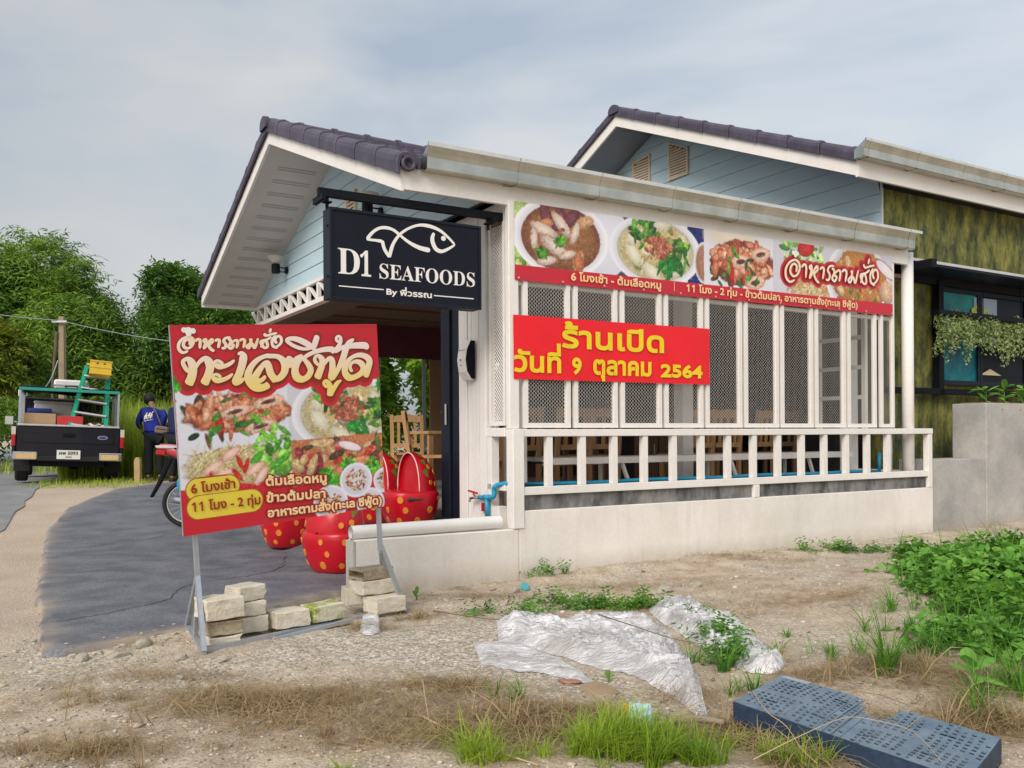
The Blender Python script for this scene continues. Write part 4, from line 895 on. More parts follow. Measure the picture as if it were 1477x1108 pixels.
# red cloud behind the brush title
HX0, HX1 = ub(1131, 400)[0], ub(1268, 430)[0]; HZ = ub(1131, 412)[1]
SRC = (259., 407.); kx_ = (HX1-HX0)/(SRC[1]-SRC[0])
def Hban(px, py): return HX0+(px-SRC[0])*kx_, HZ+(503-py)*kx_*1.02
A2 = lambda ax, ay: (ax/10.186+255, ay/10.186+465)
B2 = lambda bx, by: (bx/8.95+390, by/8.95+465)
small_title = [[A2(*p) for p in q] for q in (
    [(225, 272), (238, 215), (200, 190), (155, 218), (140, 275), (180, 315), (238, 300), (280, 235), (268, 175), (210, 150), (130, 182), (76, 250), (76, 330), (130, 378), (205, 352)],
    [(308, 218), (342, 186), (378, 205), (370, 320)], [(452, 235), (430, 205), (452, 186), (462, 225), (430, 315), (490, 240), (540, 186), (552, 222), (500, 272), (532, 330), (576, 356)],
    [(588, 215), (622, 190), (652, 212), (630, 312)], [(815, 160), (745, 168), (712, 210), (742, 262), (722, 312), (678, 310)],
    [(775, 200), (800, 190), (812, 230), (780, 290), (820, 318), (850, 270), (805, 250), (880, 200), (912, 225), (890, 316)], [(938, 212), (972, 186), (1012, 210), (990, 312)],
    [(1078, 205), (1102, 188), (1092, 240), (1042, 285), (1068, 312), (1120, 250), (1152, 312), (1204, 168)], [(1240, 305), (1292, 200), (1332, 240), (1330, 300), (1282, 300), (1240, 220), (1330, 190), (1395, 150)],
    [(1292, 98), (1318, 132), (1400, 112), (1478, 95)], [(1392, 28), (1368, 90)])] + [[A2(1455, 130), A2(1405, 200), A2(1415, 285), A2(1470, 300), B2(70, 268), B2(132, 215), B2(140, 150), B2(100, 122), B2(60, 170), B2(85, 215)]]
for q in small_title:
    for p in spline(q, 4): x, y = Hban(*p); A.ell(x, y, .062, .05, 0, (196, 36, 46))
for q in small_title:
    for p in spline(q, 5): x, y = Hban(*p); A.ell(x, y, .034, .030, 0, (150, 20, 26))
A.rect(0, BW, 0, stp, (196, 34, 52), .06)
A.obj('printed_vinyl', mb, Tb, .012)
V, Fc = stroke_mesh(small_title, Hban, Tb, .0135, .014, 5); g = G(); g.add(V, Fc); g.build('brush_lettering', mat('title_cream', (.88, .66, .42), .5, c2=(.90, .80, .70), nscale=5), mb)
ax, ay = Hban(276, 472); g = G()
for dx, dy, r in ((0, 0, .03), (-.03, .005, .022), (.03, .0, .022), (0, -.02, .022)): g.lathe([(r, 0), (r, -.002)], 14, (BS+ax+dx, -.086+dx*.01+dy*.02, BZ+ay+dy), 0, 'y')
g.build('printed_cloud', M_letter, mb, fixn=True)
yb = .042
put_text('6 โมงเช้า - ต้มเลือดหมู', ub(825, 410)[0], ub(954, 420)[0], yb, .050, M_txt, mb, Tb, bold=.0028, z=.014)
x_ = ub(973, 420)[0]; g = G(); g.add([Tb(x_, .03, .013), Tb(x_+.006, .03, .013), Tb(x_+.006, .12, .013), Tb(x_, .12, .013)], [(0, 1, 2, 3)]); g.build('printed_rule', M_txt, mb)
put_text('11 โมง - 2 ทุ่ม - ข้าวต้มปลา, อาหารตามสั่ง(ทะเล ซีฟู้ด)', ub(991, 425)[0], ub(1237, 450)[0], yb, .050, M_txt, mb, Tb, bold=.0028, z=.014)
g = G()
for i in range(12): x = .03+i*.443; p = Tb(x, .02, .012); g.lathe([(.008, 0), (.008, -.003)], 10, p, 0, 'y')
g.build('screw_heads', M_alu, mb, kind='stuff', fixn=True)

# ================================================================== red opening banner
ob = thing('opening_banner', 'plain red banner with yellow opening date, tied across the left mesh panels', 'banner', L2W(0, 0), ANG)
Tr = lambda x, y, o: (x, -.071-o-.006*math.sin(x*4.1)*1, 1.668+y+.002*x)
g = G(); RW, RH = 2.188, .533
g.grid(lambda u, v: Tr(u*RW, v*RH, .0035*math.sin(u*23+v*3)*math.sin(v*5)), 60, 10); g.build('vinyl_sheet', M_signred, ob, smooth=True)
def ur(px, py): s, z = on_side(px, py, -.075); return s, z-1.668-.002*s
(a, _), (b, _) = ur(812, 500), ur(957, 500); put_text('ร้านเปิด', a, b, .285, .140, M_yellow, ob, Tr, bold=.009, z=.010, split=True)
(a, _), (b, _), (c, _), (d, _), (e, _), (f, _), (g1, _), (h1, _) = [ur(x, 530) for x in (743, 808, 826, 838, 857, 939, 954, 1012)]
put_text('วันที่', a, b, .065, .125, M_yellow, ob, Tr, bold=.008, z=.010, split=True)
put_text('9', c, d, .06, .105, M_yellow, ob, Tr, bold=.007, z=.010, split=True)
put_text('ตุลาคม', e, f, .065, .118, M_yellow, ob, Tr, bold=.008, z=.010, split=True); put_text('2564', g1, h1, .062, .085, M_yellow, ob, Tr, bold=.008, z=.010, split=True)

# ================================================================== menu board on its stand
BL, BRt, TL = at_depth(262, 768, 5.05), at_depth(552.5, 727.5, 5.87), at_depth(251, 463, 4.955)
ex = (BRt-BL).normalized(); ey = (TL-BL); ey = (ey-ex*ey.dot(ex)).normalized(); ez = ex.cross(ey); MW = (BRt-BL).length; MH = (TL-BL).length
Mb = Matrix((ex, ey, ez)).transposed().to_4x4(); Mb.translation = BL
bd = thing('menu_board', 'free-standing printed menu board with big brush title on a grey steel stand', 'sign board', BL); bd.rotation_euler = Mb.to_euler()
inv = Mb.inverted(); loc = lambda p: inv @ Vector(p)
Td = lambda x, y, o: (x, y, .012+o)
Hq = homog([(262, 768), (553, 727.5), (542.5, 461), (251, 463)], [(0, 0), (MW, 0), (MW, MH), (0, MH)])
A = Art(MW, MH, .0043, (196, 30, 46)); k_ = .0043
def E_(px, py, rx, ry, ang, c, **k): u, v = Hq(px, py); A.ell(u, v, rx*k_, ry*k_, ang, c, **k)
def Rr(x0, y0, x1, y1, c, tex=0.): (u0, v0), (u1, v1) = Hq(x0, y1), Hq(x1, y0); A.rect(u0, u1, v0, v1, c, tex)
Rr(258, 545, 419, 645, (220, 222, 232), .03); Rr(417, 540, 552, 640, (206, 206, 216), .05); Rr(259, 626, 421, 700, (222, 220, 230), .04)
u0, v0 = Hq(262, 628); u1, v1 = Hq(419, 552); pile_seafood(A, u0, u1, v0, v1, 64)
u0, v0 = Hq(425, 640); u1, v1 = Hq(556, 540); dish_tofu(A, (u0+u1)/2+.02, (v0+v1)/2, (u1-u0)*.56, (v1-v0)*.62)
u0, v0 = Hq(262, 706); u1, v1 = Hq(421, 626); noodles(A, u0, u1, v0, v1)
u0, v0 = Hq(420, 700); u1, v1 = Hq(553, 618); salad(A, u0, MW, v0, v1)
pass; E_(300, 722, 80, 26, .08, (196, 30, 46)); E_(400, 735, 90, 32, .05, (196, 30, 46)); Rr(258, 705, 425, 770, (196, 30, 46)); Rr(410, 722, 556, 760, (196, 30, 46)); E_(440, 712, 40, 18, 0, (196, 30, 46))
for x, y in ((478, 690), (470, 682), (500, 665), (535, 668)): u, v = Hq(x, y); A.blur_leaf(u, v, .05, 26, [(70, 180, 40), (110, 210, 60), (40, 140, 30)], .018, RS)
def bowl(px, py, r):
    E_(px, py, r, r*.96, 0, (214, 212, 226), form=.12, edge=(232, 230, 240)); u, v = Hq(px, py)
    for _ in range(70): a = RS.random()*6.28; d = math.sqrt(RS.random())*.62*r*k_; A.ell(u+d*math.cos(a), v+d*math.sin(a), .010, .006, RS.random()*3, RS.choice([(206, 120, 70), (226, 170, 110), (170, 60, 40), (110, 110, 50), (236, 206, 160)]), .5, tex=.2)
bowl(474, 722, 28); bowl(532, 722, 24); bowl(553, 688, 20); bowl(511, 688, 27)
big_title = [
    [A2(*p) for p in [(325, 650, .4), (200, 645), (135, 560), (130, 500), (190, 472), (245, 520), (268, 620), (240, 740), (185, 850)][0:0]],
]
def P_(f, *pts): return [(*f(p[0], p[1]), p[2] if len(p) > 2 else 1.) for p in pts]
big_title = [
    P_(A2, (325, 650, .4), (205, 648, .6), (140, 565, .6), (130, 500, .6), (190, 472, .8), (245, 520, 1.1), (265, 620, 1.2), (240, 740, 1.3), (190, 845, 1.4)),
    P_(A2, (290, 625, .5), (350, 525, .6), (430, 466, .9), (492, 512, 1.2), (508, 600, 1.2), (470, 720, 1.2), (412, 840, 1.4)),
    P_(A2, (695, 545, .5), (640, 502, .5), (592, 500, .5), (585, 545, .7), (640, 580, .9), (725, 570, .8), (800, 535, .7), (860, 485, .4)),
    P_(A2, (665, 740, .5), (610, 698, .5), (560, 700, .5), (555, 745, .7), (610, 782, .9), (695, 768, .8), (770, 733, .7), (832, 683, .4)),
    P_(A2, (905, 402, .4), (950, 392, .8), (985, 440, 1.2), (970, 540, 1.2), (925, 680, 1.2), (872, 795, 1.2), (930, 805, .8), (992, 745, .5)),
    P_(A2, (1300, 715, .5), (1250, 772, .8), (1170, 795, 1.2), (1140, 755, 1.2), (1190, 665, 1.1), (1255, 575, .9), (1312, 530, 1.), (1345, 580, 1.1), (1372, 680, 1.1), (1425, 762, 1.1))+P_(B2, (45, 672, 1.1), (112, 655, 1.2), (170, 585, 1.2), (182, 500, 1.2), (150, 425, 1.), (85, 382, .8), (0, 376, .8))+P_(A2, (1300, 430, .8), (1180, 490, .9), (1085, 600, 1.), (1048, 720, 1.2), (1085, 820, 1.3), (1170, 885, 1.4), (1280, 880, 1.3), (1345, 835, 1.2)),
    P_(B2, (285, 485, .9), (240, 495, .9), (212, 440, .7), (232, 395, .6), (290, 442, .8), (335, 398, .7), (388, 388, .9), (335, 470, 1.1), (308, 560, 1.2), (330, 645, 1.3), (400, 675, 1.2), (470, 640, 1.1), (508, 565, 1.), (488, 500, .9), (440, 435, .7), (395, 412, .4)),
    P_(B2, (400, 418, .7), (480, 362, .8), (600, 312, .9), (720, 290, 1.), (792, 298, 1.), (780, 340, .6)),
    P_(B2, (512, 286, .4), (400, 282, .6), (290, 242, .6), (215, 185, .6), (235, 155, .7), (330, 160, .9), (440, 205, 1.), (538, 275, 1.)),
    P_(B2, (600, 112, .9), (572, 200, 1.), (538, 302, .8)),
    P_(B2, (612, 500, .5), (565, 440, .6), (572, 388, .6), (612, 375, .7), (655, 425, 1.), (650, 500, 1.1), (620, 585, 1.2), (585, 668, 1.3)),
    P_(B2, (612, 600, .5), (670, 495, .6), (742, 408, .8), (782, 440, 1.), (785, 545, 1.1), (775, 655, 1.2), (850, 560, .9), (920, 410, 1.1), (960, 290, 1.1), (1005, 205, 1.), (1065, 160, .5)),
    P_(B2, (882, 192, .5), (845, 180, .5), (842, 140, .5), (868, 122, .5), (895, 152, .6), (885, 220, .7), (825, 312, .8), (900, 275, .9), (1000, 250, 1.), (1120, 240, 1.2), (1210, 245, 1.2), (1238, 290, .6)),
    P_(B2, (745, 772, .4), (700, 768, .5), (672, 730, .5), (692, 698, .6), (732, 722, .8), (755, 790, 1.), (750, 895, 1.2)),
    P_(B2, (758, 890, .6), (810, 780, .8), (850, 720, .8), (898, 690, .4)),
    P_(B2, (1042, 580, .5), (1012, 530, .6), (1032, 470, .6), (1090, 448, .8), (1150, 470, 1.), (1185, 530, 1.1), (1150, 600, 1.1), (1062, 650, 1.1), (990, 650, 1.2), (945, 580, 1.1), (962, 480, 1.), (1030, 400, .8), (1120, 365, .9), (1210, 382, 1.), (1260, 435, 1.1), (1248, 525, 1.1), (1205, 650, 1.2))]
u0, v0 = Hq(262, 706); u1, v1 = Hq(552, 545); A.grit(0, MW, v0, v1+.02, 5200, .0085)
Rr(240, 450, 570, 538, (196, 30, 46))
for q in big_title:
    for p in spline(q, 4): u, v = Hq(p[0], p[1]); A.ell(u, v, .062, .062, 0, (196, 30, 46))
for x, y in ((252, 548), (548, 548)): u, v = Hq(x, y); A.blur_leaf(u, v, .035, 26, [(70, 180, 40), (50, 150, 30)], .02, RS)
Rr(240, 445, 570, 470, (186, 30, 44))
for q in big_title:
    for p in spline(q, 6): u, v = Hq(p[0]+.6, p[1]+1.2); A.ell(u, v, .030*p[2]**.5, .030*p[2]**.5, 0, (150, 38, 20), soft=2)
for q in small_title:
    for p in spline(q, 5): u, v = Hq(p[0], p[1]); A.ell(u, v, .013, .013, 0, (166, 40, 22), soft=2)
for p, rr in (((305.6, 697), (.155, .064)), ((323, 721), (.225, .066))):
    u, v = Hq(*p)
    for d, c in ((.006, (150, 60, 24)), (0, (226, 204, 66))):
        A.rect(u-rr[0]+rr[1], u+rr[0]-rr[1], v-rr[1]-d, v+rr[1]+d, c)
        for sgn in (-1, 1): A.ell(u+sgn*(rr[0]-rr[1]), v, rr[1]+d, rr[1]+d, 0, c)
A.obj('printed_vinyl', bd, Td, .004)
mt = bpy.data.materials.new('title_gradient_print'); mt.use_nodes = True; t = mt.node_tree; tcn = t.nodes.new('ShaderNodeTexCoord'); sx = t.nodes.new('ShaderNodeSeparateXYZ'); mr = t.nodes.new('ShaderNodeMapRange'); rp = t.nodes.new('ShaderNodeValToRGB')
t.links.new(tcn.outputs['Object'], sx.inputs[0]); t.links.new(sx.outputs[1], mr.inputs[0]); mr.inputs[1].default_value = Hq(400, 548)[1]; mr.inputs[2].default_value = Hq(400, 498)[1]; t.links.new(mr.outputs[0], rp.inputs[0])
rp.color_ramp.elements[0].color = (.86, .66, .20, 1); rp.color_ramp.elements[1].color = (.90, .72, .66, 1); t.links.new(rp.outputs[0], t.nodes['Principled BSDF'].inputs['Base Color'])

for i_, q_ in enumerate(big_title):
    V, Fc = stroke_mesh([q_], Hq, Td, .0185, .006+.0003*(i_ % 3)); g = G(); g.add(V, Fc); g.build('brush_stroke', mt, bd)
V, Fc = stroke_mesh(small_title, Hq, Td, .0085, .006, 5); g = G(); g.add(V, Fc); g.build('brush_lettering', mat('title_cream', (.88, .66, .42)), bd)
u, v = Hq(276, 471.5); g = G()
for i, (dx, dy, r) in enumerate(((0, 0, .022), (-.024, .006, .015), (.026, .0, .016), (0, -.016, .016))): g.lathe([(r, 0), (r, .001)], 14, (u+dx, v+dy, .018+i*.0004), 0, 'z')
g.build('printed_cloud', M_letter, bd, fixn=True)
def btext(s, a, b, h, m, mo, outl, bold):
    (u0, v0), (u1, v1) = Hq(*a), Hq(*b); put_text(s, u0, u1, v0, h, m, bd, Td, bold=bold, outline=outl, mo=mo, z=.008, slope=(v1-v0)/(u1-u0))
btext('6 โมงเช้า', (274, 704.5), (336, 697), .040, M_txtdark, None, 0, .0018)
btext('11 โมง - 2 ทุ่ม', (274.5, 731.5), (371.5, 721), .040, M_txtdark, None, 0, .0018)
btext('ต้มเลือดหมู', (380.5, 694.5), (467, 690), .040, M_txt, M_txtdark, .011, .0028); btext('ข้าวต้มปลา', (381, 719), (465, 713), .040, M_txt, M_txtdark, .011, .0028)
btext('อาหารตามสั่ง(ทะเล ซีฟู้ด)', (382.5, 741), (547, 723.5), .038, M_txt, M_txtdark, .011, .0028)
g = G(); g.box(0, MW, 0, MH, -.012, .006); g.build('backing_board', M_galv, bd)
# steel stand
Yp = [-.255, -.29]
feet = {}
for side, x, fp, bp2 in ((0, .075, (290, 937), (266, 905)), (1, MW-.03, (582, 879), (552, 852))):
    top = Vector((x, MH-.02, -.027)); ap = Vector((x+.0, -.25, -.027))
    F_ = on_ground(*fp, 0); F_.z = ghf(F_.x, F_.y)+.018; B_ = on_ground(*bp2, 0); B_.z = ghf(B_.x, B_.y)+.018
    g = G(); g.beam(top, (ap[0], ap[1]-.05, ap[2]), .025, .025, (1, 0, 0)); g.build('stand_post', M_galv, bd)
    f, b = loc(F_), loc(B_); feet[side] = (f, b)
    g = G(); g.beam(ap, f, .026, .026, (1, 0, 0)); g.build('stand_leg', M_galv, bd); g = G(); g.beam(ap, b, .026, .026, (1, 0, 0)); g.build('stand_leg', M_galv, bd)
    g = G(); g.beam(f, b, .027, .027, (0, 1, 0)); g.build('foot_bar', M_galv, bd); m_ = (f+b)/2
    g = G(); g.beam((ap[0], ap[1]-.05, ap[2]), m_, .024, .024, (1, 0, 0)); g.build('stand_post', M_galv, bd)
for k in (.06, .85):
    a, b = [feet[i][0].lerp(feet[i][1], k) for i in (0, 1)]; g = G(); g.beam(a, b, .026, .03, (0, 1, 0)); g.build('ground_rail', M_galv, bd)

# ================================================================== blocks that weigh the stand down
def block_mesh(kind, seed, L, W_, Hh):
    rs = random.Random(seed); bm = bmesh.new(); bmesh.ops.create_cube(bm, size=1)
    bmesh.ops.scale(bm, vec=(L, W_, Hh), verts=bm.verts); bmesh.ops.subdivide_edges(bm, edges=bm.edges, cuts=3, use_grid_fill=True)
    for v in bm.verts:
        e = sum(abs(abs(v.co[i])-(L, W_, Hh)[i]/2) < 1e-5 for i in range(3)); v.co += Vector([rs.uniform(-1, 1) for _ in range(3)])*(.0015 if e < 2 else .0045)
        if kind == 'broken' and v.co.x > L*.38: v.co.x -= rs.uniform(0, .035)
        if kind == 'moulded' and abs(v.co.y) > W_*.4 and abs(v.co.z) < Hh*.3: v.co.y *= .82
    if kind == 'hollow':
        fs = [f for f in bm.faces if abs(f.normal.x) > .9 and f.calc_center_median().x < 0 and abs(f.calc_center_median().z) < Hh*.3 and (.10*W_ < abs(f.calc_center_median().y) < .45*W_)]
        r = bmesh.ops.extrude_face_region(bm, geom=fs); 
        for v in [e for e in r['geom'] if isinstance(e, bmesh.types.BMVert)]: v.co.x += .07
        bmesh.ops.delete(bm, geom=fs, context='FACES')
    me = bpy.data.meshes.new('block'); bm.to_mesh(me); bm.free(); return me
def block(px, py, Y, L, W_, Hh, rz, m, label, kind='plain', seed=1, tilt=(0, 0), z=None):
    p = at_depth(px, py, Y); me = block_mesh(kind, seed, L, W_, Hh); me.materials.append(m); o = bpy.data.objects.new('building_block', me); col.objects.link(o)
    o.location = p if z is None else (p.x, p.y, z); o.rotation_euler = (R(tilt[0]), R(tilt[1]), rz); b = o.modifiers.new('bevel', 'BEVEL'); b.width = .004; b.limit_method = 'ANGLE'
    tag(o, label, 'block', 'blocks weighing down the sign stand'); return o
br = math.atan2(ex.y, ex.x)
block(318, 919, 5.16, .20, .15, .075, br-.05, M_aac, 'chipped grey-white block at the bottom of the left pile', 'broken', 1)
block(317, 898, 5.16, .20, .15, .075, br-.02, M_cblock, 'brown moulded cement block in the middle of the left pile', 'moulded', 2)
block(313, 870, 5.16, .225, .19, .115, br+.03, M_aac, 'large pale aerated block on top of the left pile', 'plain', 3)
block(354, 894, 5.36, .19, .15, .09, br+.12, M_aac, 'pale block at the foot of the second left column', 'plain', 4)
block(354, 871, 5.38, .17, .15, .085, br+.02, M_aac, 'square pale block midway up the second left column', 'plain', 5)
block(352, 849, 5.38, .20, .15, .085, br+.22, M_aac, 'worn pale block topping the second left column', 'broken', 6)
block(412, 886, 5.50, .235, .17, .100, br+.02, M_aac, 'long pale block lying on the tray, left half', 'broken', 7)
block(462, 878, 5.66, .235, .16, .095, br+.14, M_aacmoss, 'pale block stained with yellow-green moss, lying at mid stand', 'plain', 8)
block(513, 855, 6.12, .20, .17, .115, br-.3, M_aac, 'pale block under the right pile, at its back left', 'plain', 9)
block(551, 868, 6.02, .235, .17, .105, br+.05, M_aac, 'pale block at the bottom right of the right pile', 'plain', 10)
block(534, 842, 6.10, .26, .18, .095, br+.04, M_aac, 'pale block in the middle of the right pile', 'plain', 11)
block(532, 823.5, 6.10, .25, .17, .075, br+.1, M_cblock, 'brown hollow cement block on top of the right pile', 'hollow', 12)
p = at_depth(438, 902, 5.55); g = G(); g.box(-.27, .27, -.11, .11, -.006, .006); g.box(-.27, .27, -.11, -.10, .006, .02); g.box(-.27, .27, .10, .11, .006, .02); g.box(-.27, -.26, -.1, .1, .006, .02)
o = g.build('metal_tray', M_galv, None, bevel=.002); o.location = (p.x, p.y, p.z); o.rotation_euler = (0, R(-4), br+.05); tag(o, 'thin grey tray under the two blocks lying in the middle of the stand', 'tray')
# ================================================================== neighbouring building
nb = thing('neighbour_building', 'taller neighbouring building with mossy green wall and pale blue gable', 'building', (OX, OY, 0), ANG)
def NB(g, name, m, **k): return g.build(name, m, nb, **k)
GS, GT, NR0 = 6.0, .84, 5.2            # gable plane, front wall plane, rake plane
RT2 = 5.24; E2 = 4.37; SL2 = .4286
def rz2(t): return E2+SL2*((t-.335) if t < RT2 else (2*RT2-t-.335))
g = G(); g.box(GS, 14, GT, GT+.2, -.3, 4.40); NB(g, 'green_wall', M_green_wall)
g = G(); g.box(GS+.02, GS+.2, GT+.21, 2*RT2-GT, -.3, 3.6); NB(g, 'gable_wall', M_dark)
gable_boards(nb, GS, GT, 2*RT2-GT, 3.55, lambda t: rz2(t)-.15, .228, M_siding)
g = G(); g.box(GS-.02, GS+.012, GT-.022, GT+.0, 3.4, 4.42); NB(g, 'corner_trim', mat('pale_trim', (.58, .66, .66), .5))
def nbarge(ta, tb, w=.035):
    g = G(); za, zb = rz2(ta), rz2(tb); g.prism([(ta, za-.20), (tb, zb-.20), (tb, zb), (ta, za)], NR0, NR0+w, 'x'); NB(g, 'barge_board', M_white, fixn=True)
nbarge(.60, RT2-.001); nbarge(RT2+.001, 2*RT2-.60)
M_soff2 = mat('grey_blue_soffit', (.30, .30, .34), .8)
for ta, tb in ((.64, RT2), (RT2+.002, 2*RT2-.64)):
    g = G(); g.prism([(ta, rz2(ta)-.19), (tb, rz2(tb)-.19), (tb, rz2(tb)-.165), (ta, rz2(ta)-.165)], NR0+.036, GS+.1, 'x'); NB(g, 'soffit', M_soff2, fixn=True)
g = G(); g.box(NR0, 14, .56, .60, 4.262, 4.50); NB(g, 'fascia', M_white)
g = G(); g.box(GS, 14, .601, GT-.002, 4.30, 4.32); NB(g, 'eaves_soffit', M_dark)
n2 = 9; st2 = (RT2-.60+.02)/n2
for i in range(n2): cap_tile(.58+i*st2, .58+(i+1)*st2-.012, nb, NR0, lambda t: rz2(t), M_tile, closed_end=(i == 0))
for i in range(n2): a = 2*RT2-.58-i*st2; cap_tile(a, a-st2+.012, nb, NR0, rz2, M_tile)
ridge(nb, NR0-.07, 13.5, RT2, rz2(RT2)+.03, M_tile, .4)
tile_field(nb, NR0+.12, 14, .64, RT2, rz2, M_tile); tile_field(nb, NR0+.12, 14, 2*RT2-.6, RT2, rz2, M_tile)
gutter(nb, 5.12, 13.5, .558, 4.46, M_steel, [5.2, 6.12, 7.08, 8.0, 8.9], d=.165, hh=.20)
for (p0, p1, p2, p3) in (((969, 208), (997, 215), (997, 254), (969, 262)), ((917, 238), (942, 224), (942, 275), (917, 290))):
    (t0, z0), (t1, z1), (t2, z2), (t3, z3) = [on_front(*p, GS-.03) for p in (p0, p1, p2, p3)]
    louvre(nb, GS, t1, t0, min(z2, z3), max(z0, z1), M_louvre, M_louvre, zf0=z1, zf1=z0)
g = G(); g.tube([(5.99-.06, 1.6, 3.5), (5.93, 1.6, 3.72), (5.93, 1.9, 3.80), (5.93, 2.6, 3.78)], .022, 8); NB(g, 'black_cable', M_black)
g = G(); g.tube([(5.93, 1.9, 3.62), (5.90, 1.35, 3.68), (5.88, 1.0, 3.60)], .03, 8); NB(g, 'black_cable', M_black)
# steel-framed window wall under a flat awning
g = G(); g.box(5.62, 14, .26, GT-.002, 3.235, 3.28); NB(g, 'awning', M_navy)
g = G(); g.box(5.62, 14, .245, .259, 3.262, 3.295); NB(g, 'awning_edge', M_alu)
for z0, z1, t0 in ((3.14, 3.25, .72), (1.70, 1.78, .70)): g = G(); g.box(5.75, 14, t0, t0+.06, z0, z1); NB(g, 'frame_rail', M_black)
for s in (5.80, 6.98): g = G(); g.box(s, s+.10, .70, .80, 1.70, 3.2); NB(g, 'frame_post', M_black)
g = G(); g.box(5.8, 5.9, .02, .80, 3.15, 3.25); NB(g, 'frame_rail', M_black)
def winbay(s0, s1, m):
    f = G(); 
    for a in ((s0, s0+.05, 1.84, 3.14), (s1-.05, s1, 1.84, 3.14), (s0+.05, s1-.05, 1.84, 1.90), (s0+.05, s1-.05, 3.08, 3.14)): f.box(a[0], a[1], GT-.06, GT-.003, a[2], a[3])
    fo = f.build('window', M_navy, nb); g = G(); g.box(s0+.05, s1-.05, GT-.035, GT-.028, 1.90, 3.08); g.build('pane', m, fo)
winbay(7.14, 8.02, M_glass_teal); winbay(8.03, 9.2, M_glass_dark); winbay(9.21, 10.4, M_glass_teal)
sp_o = thing('window_poster', 'pale blue poster with yellow Thai word behind the trailing plants', 'poster', L2W(0, 0), ANG)
(a, z1), (b, _) = on_side(1406, 437, GT-.04), on_side(1439, 441, GT-.04); g = G(); g.box(a, b, GT-.047, GT-.040, z1-.62, z1); g.build('poster_sheet', mat('pale_blue_print', (.45, .55, .75), .4), sp_o)
put_text('ผัด', a-.05, a+.35, z1-.27, .11, mat('lime_yellow_print', (.75, .75, .03), .5), sp_o, lambda x, y, o: (x, GT-.048-o, y), bold=.012)
(a, z0), (b, z1), (c, z2) = on_side(1414, 549, GT-.05), on_side(1428, 541, GT-.05), on_side(1444, 551, GT-.05)
o = G().prism([(a, z0), (c, z2), (b, z1)], GT-.06, GT-.052, 'y').build('paper_cone', mat('cream_paper', (.75, .60, .40), .7), None, fixn=True); o.location = L2W(0, 0); o.rotation_euler = (0, 0, ANG); tag(o, 'small cream folded paper on the sill of the dark window', 'paper')
# grey boundary wall with the taller planter
bwall = thing('grey_boundary_wall', 'rendered grey concrete wall continuing right of the white side wall', 'wall', L2W(0, 0), ANG)
g = G(); g.box(WLEN+.018, 6.705, -.08, .36, -.4, .885); g.build('low_wall', M_grey, bwall, bevel=.008)
g = G(); g.box(6.71, 14, -.083, .36, -.4, 1.56); g.build('planter_wall', M_grey, bwall, bevel=.008)
g = G(); g.box(6.80, 13.9, .0, .30, 1.562, 1.575); g.build('planter_soil', M_twig, bwall)

# ================================================================== pipes, tap, dispenser, bench
def P(name, label, cat, group=None): return thing(name, label, cat, L2W(0, 0), ANG, group)
pp = P('white_pipe', 'thick white plastic pipe lying along the top of the low ramp wall', 'pipe')
g = G(); g.tube([(-1.415, -.03, .476), (-.12, -.03, .487)], .052, 24, cap=False); g.tube([(-1.415, -.03, .476), (-.12, -.03, .487)], .046, 24, cap=False); g.build('pipe_wall', M_whitepipe, pp, smooth=True)
g = G(); g.tube([(-.125, -.03, .487), (-.118, -.03, .487)], .052, 24); g.build('pipe_end', M_whitepipe, pp); g = G(); g.tube([(-1.417, -.03, .476), (-1.40, -.03, .476)], .0505, 24, cap=False); g.build('pipe_mouth', mat('blue_ring', (.03, .10, .35), .5), pp)
bp = P('water_pipe', 'bright blue water pipe running behind the railing to the tap', 'pipe')
g = G(); g.tube([(.05, .10, .775), (.02, .14, .775)]+[(i*.5, .10+.01*math.sin(i*2), .778-.004*(i % 3)) for i in range(1, 10)]+[(4.93, .10, .760)], .019, 10); g.build('pipe_run', M_bluepipe, bp, smooth=True)
g = G(); g.tube([(.4, .17, .76), (1.5, .16, .757), (2.8, .17, .762), (4.9, .16, .757)], .015, 10); g.build('pipe_run', M_bluepipe, bp, smooth=True)
g = G(); g.tube([(4.93, .10, .75), (4.93, .10, .98)], .019, 10); g.build('riser', M_bluepipe, bp, smooth=True)
tp = lambda px, py, s=-.085: (s, on_front(px, py, s)[0], on_front(px, py, s)[1])
q = [tp(733, 697, -.02), tp(718, 699, -.06), tp(713, 701), tp(711, 706), tp(711, 714), tp(708, 717), tp(690, 717)]
g = G(); g.tube(spline(q, 4), .020, 12); g.build('pipe_run', M_bluepipe, bp, smooth=True)
g = G(); g.tube([tp(701, 718), tp(701, 746)], .021, 12); g.build('drop_pipe', M_bluepipe, bp, smooth=True); g = G(); g.tube([tp(704, 717), tp(697, 717)], .025, 12); g.build('tee', M_bluepipe, bp, smooth=True)
for dx in (0, 4):
    pass
tap = P('water_tap', 'small metal tap with red handle at the end of the blue pipe', 'tap')
a, b = tp(690, 717), tp(677, 718); g = G(); g.tube([a, b], .012, 10); g.tube([b, tp(676, 723)], .009, 8); g.build('tap_body', M_chrome, tap, smooth=True)
g = G(); g.beam(tp(684, 716), tp(681, 711), .008, .008); g.beam(tp(687, 711), tp(674, 707), .010, .016); g.build('tap_handle', M_red, tap)
vl = P('valve_handle', 'red ball valve on the white post below the tap', 'valve'); g = G(); g.beam(tp(695, 725, -.07), tp(695, 737, -.07), .02, .03); g.build('valve_lever', M_red, vl)
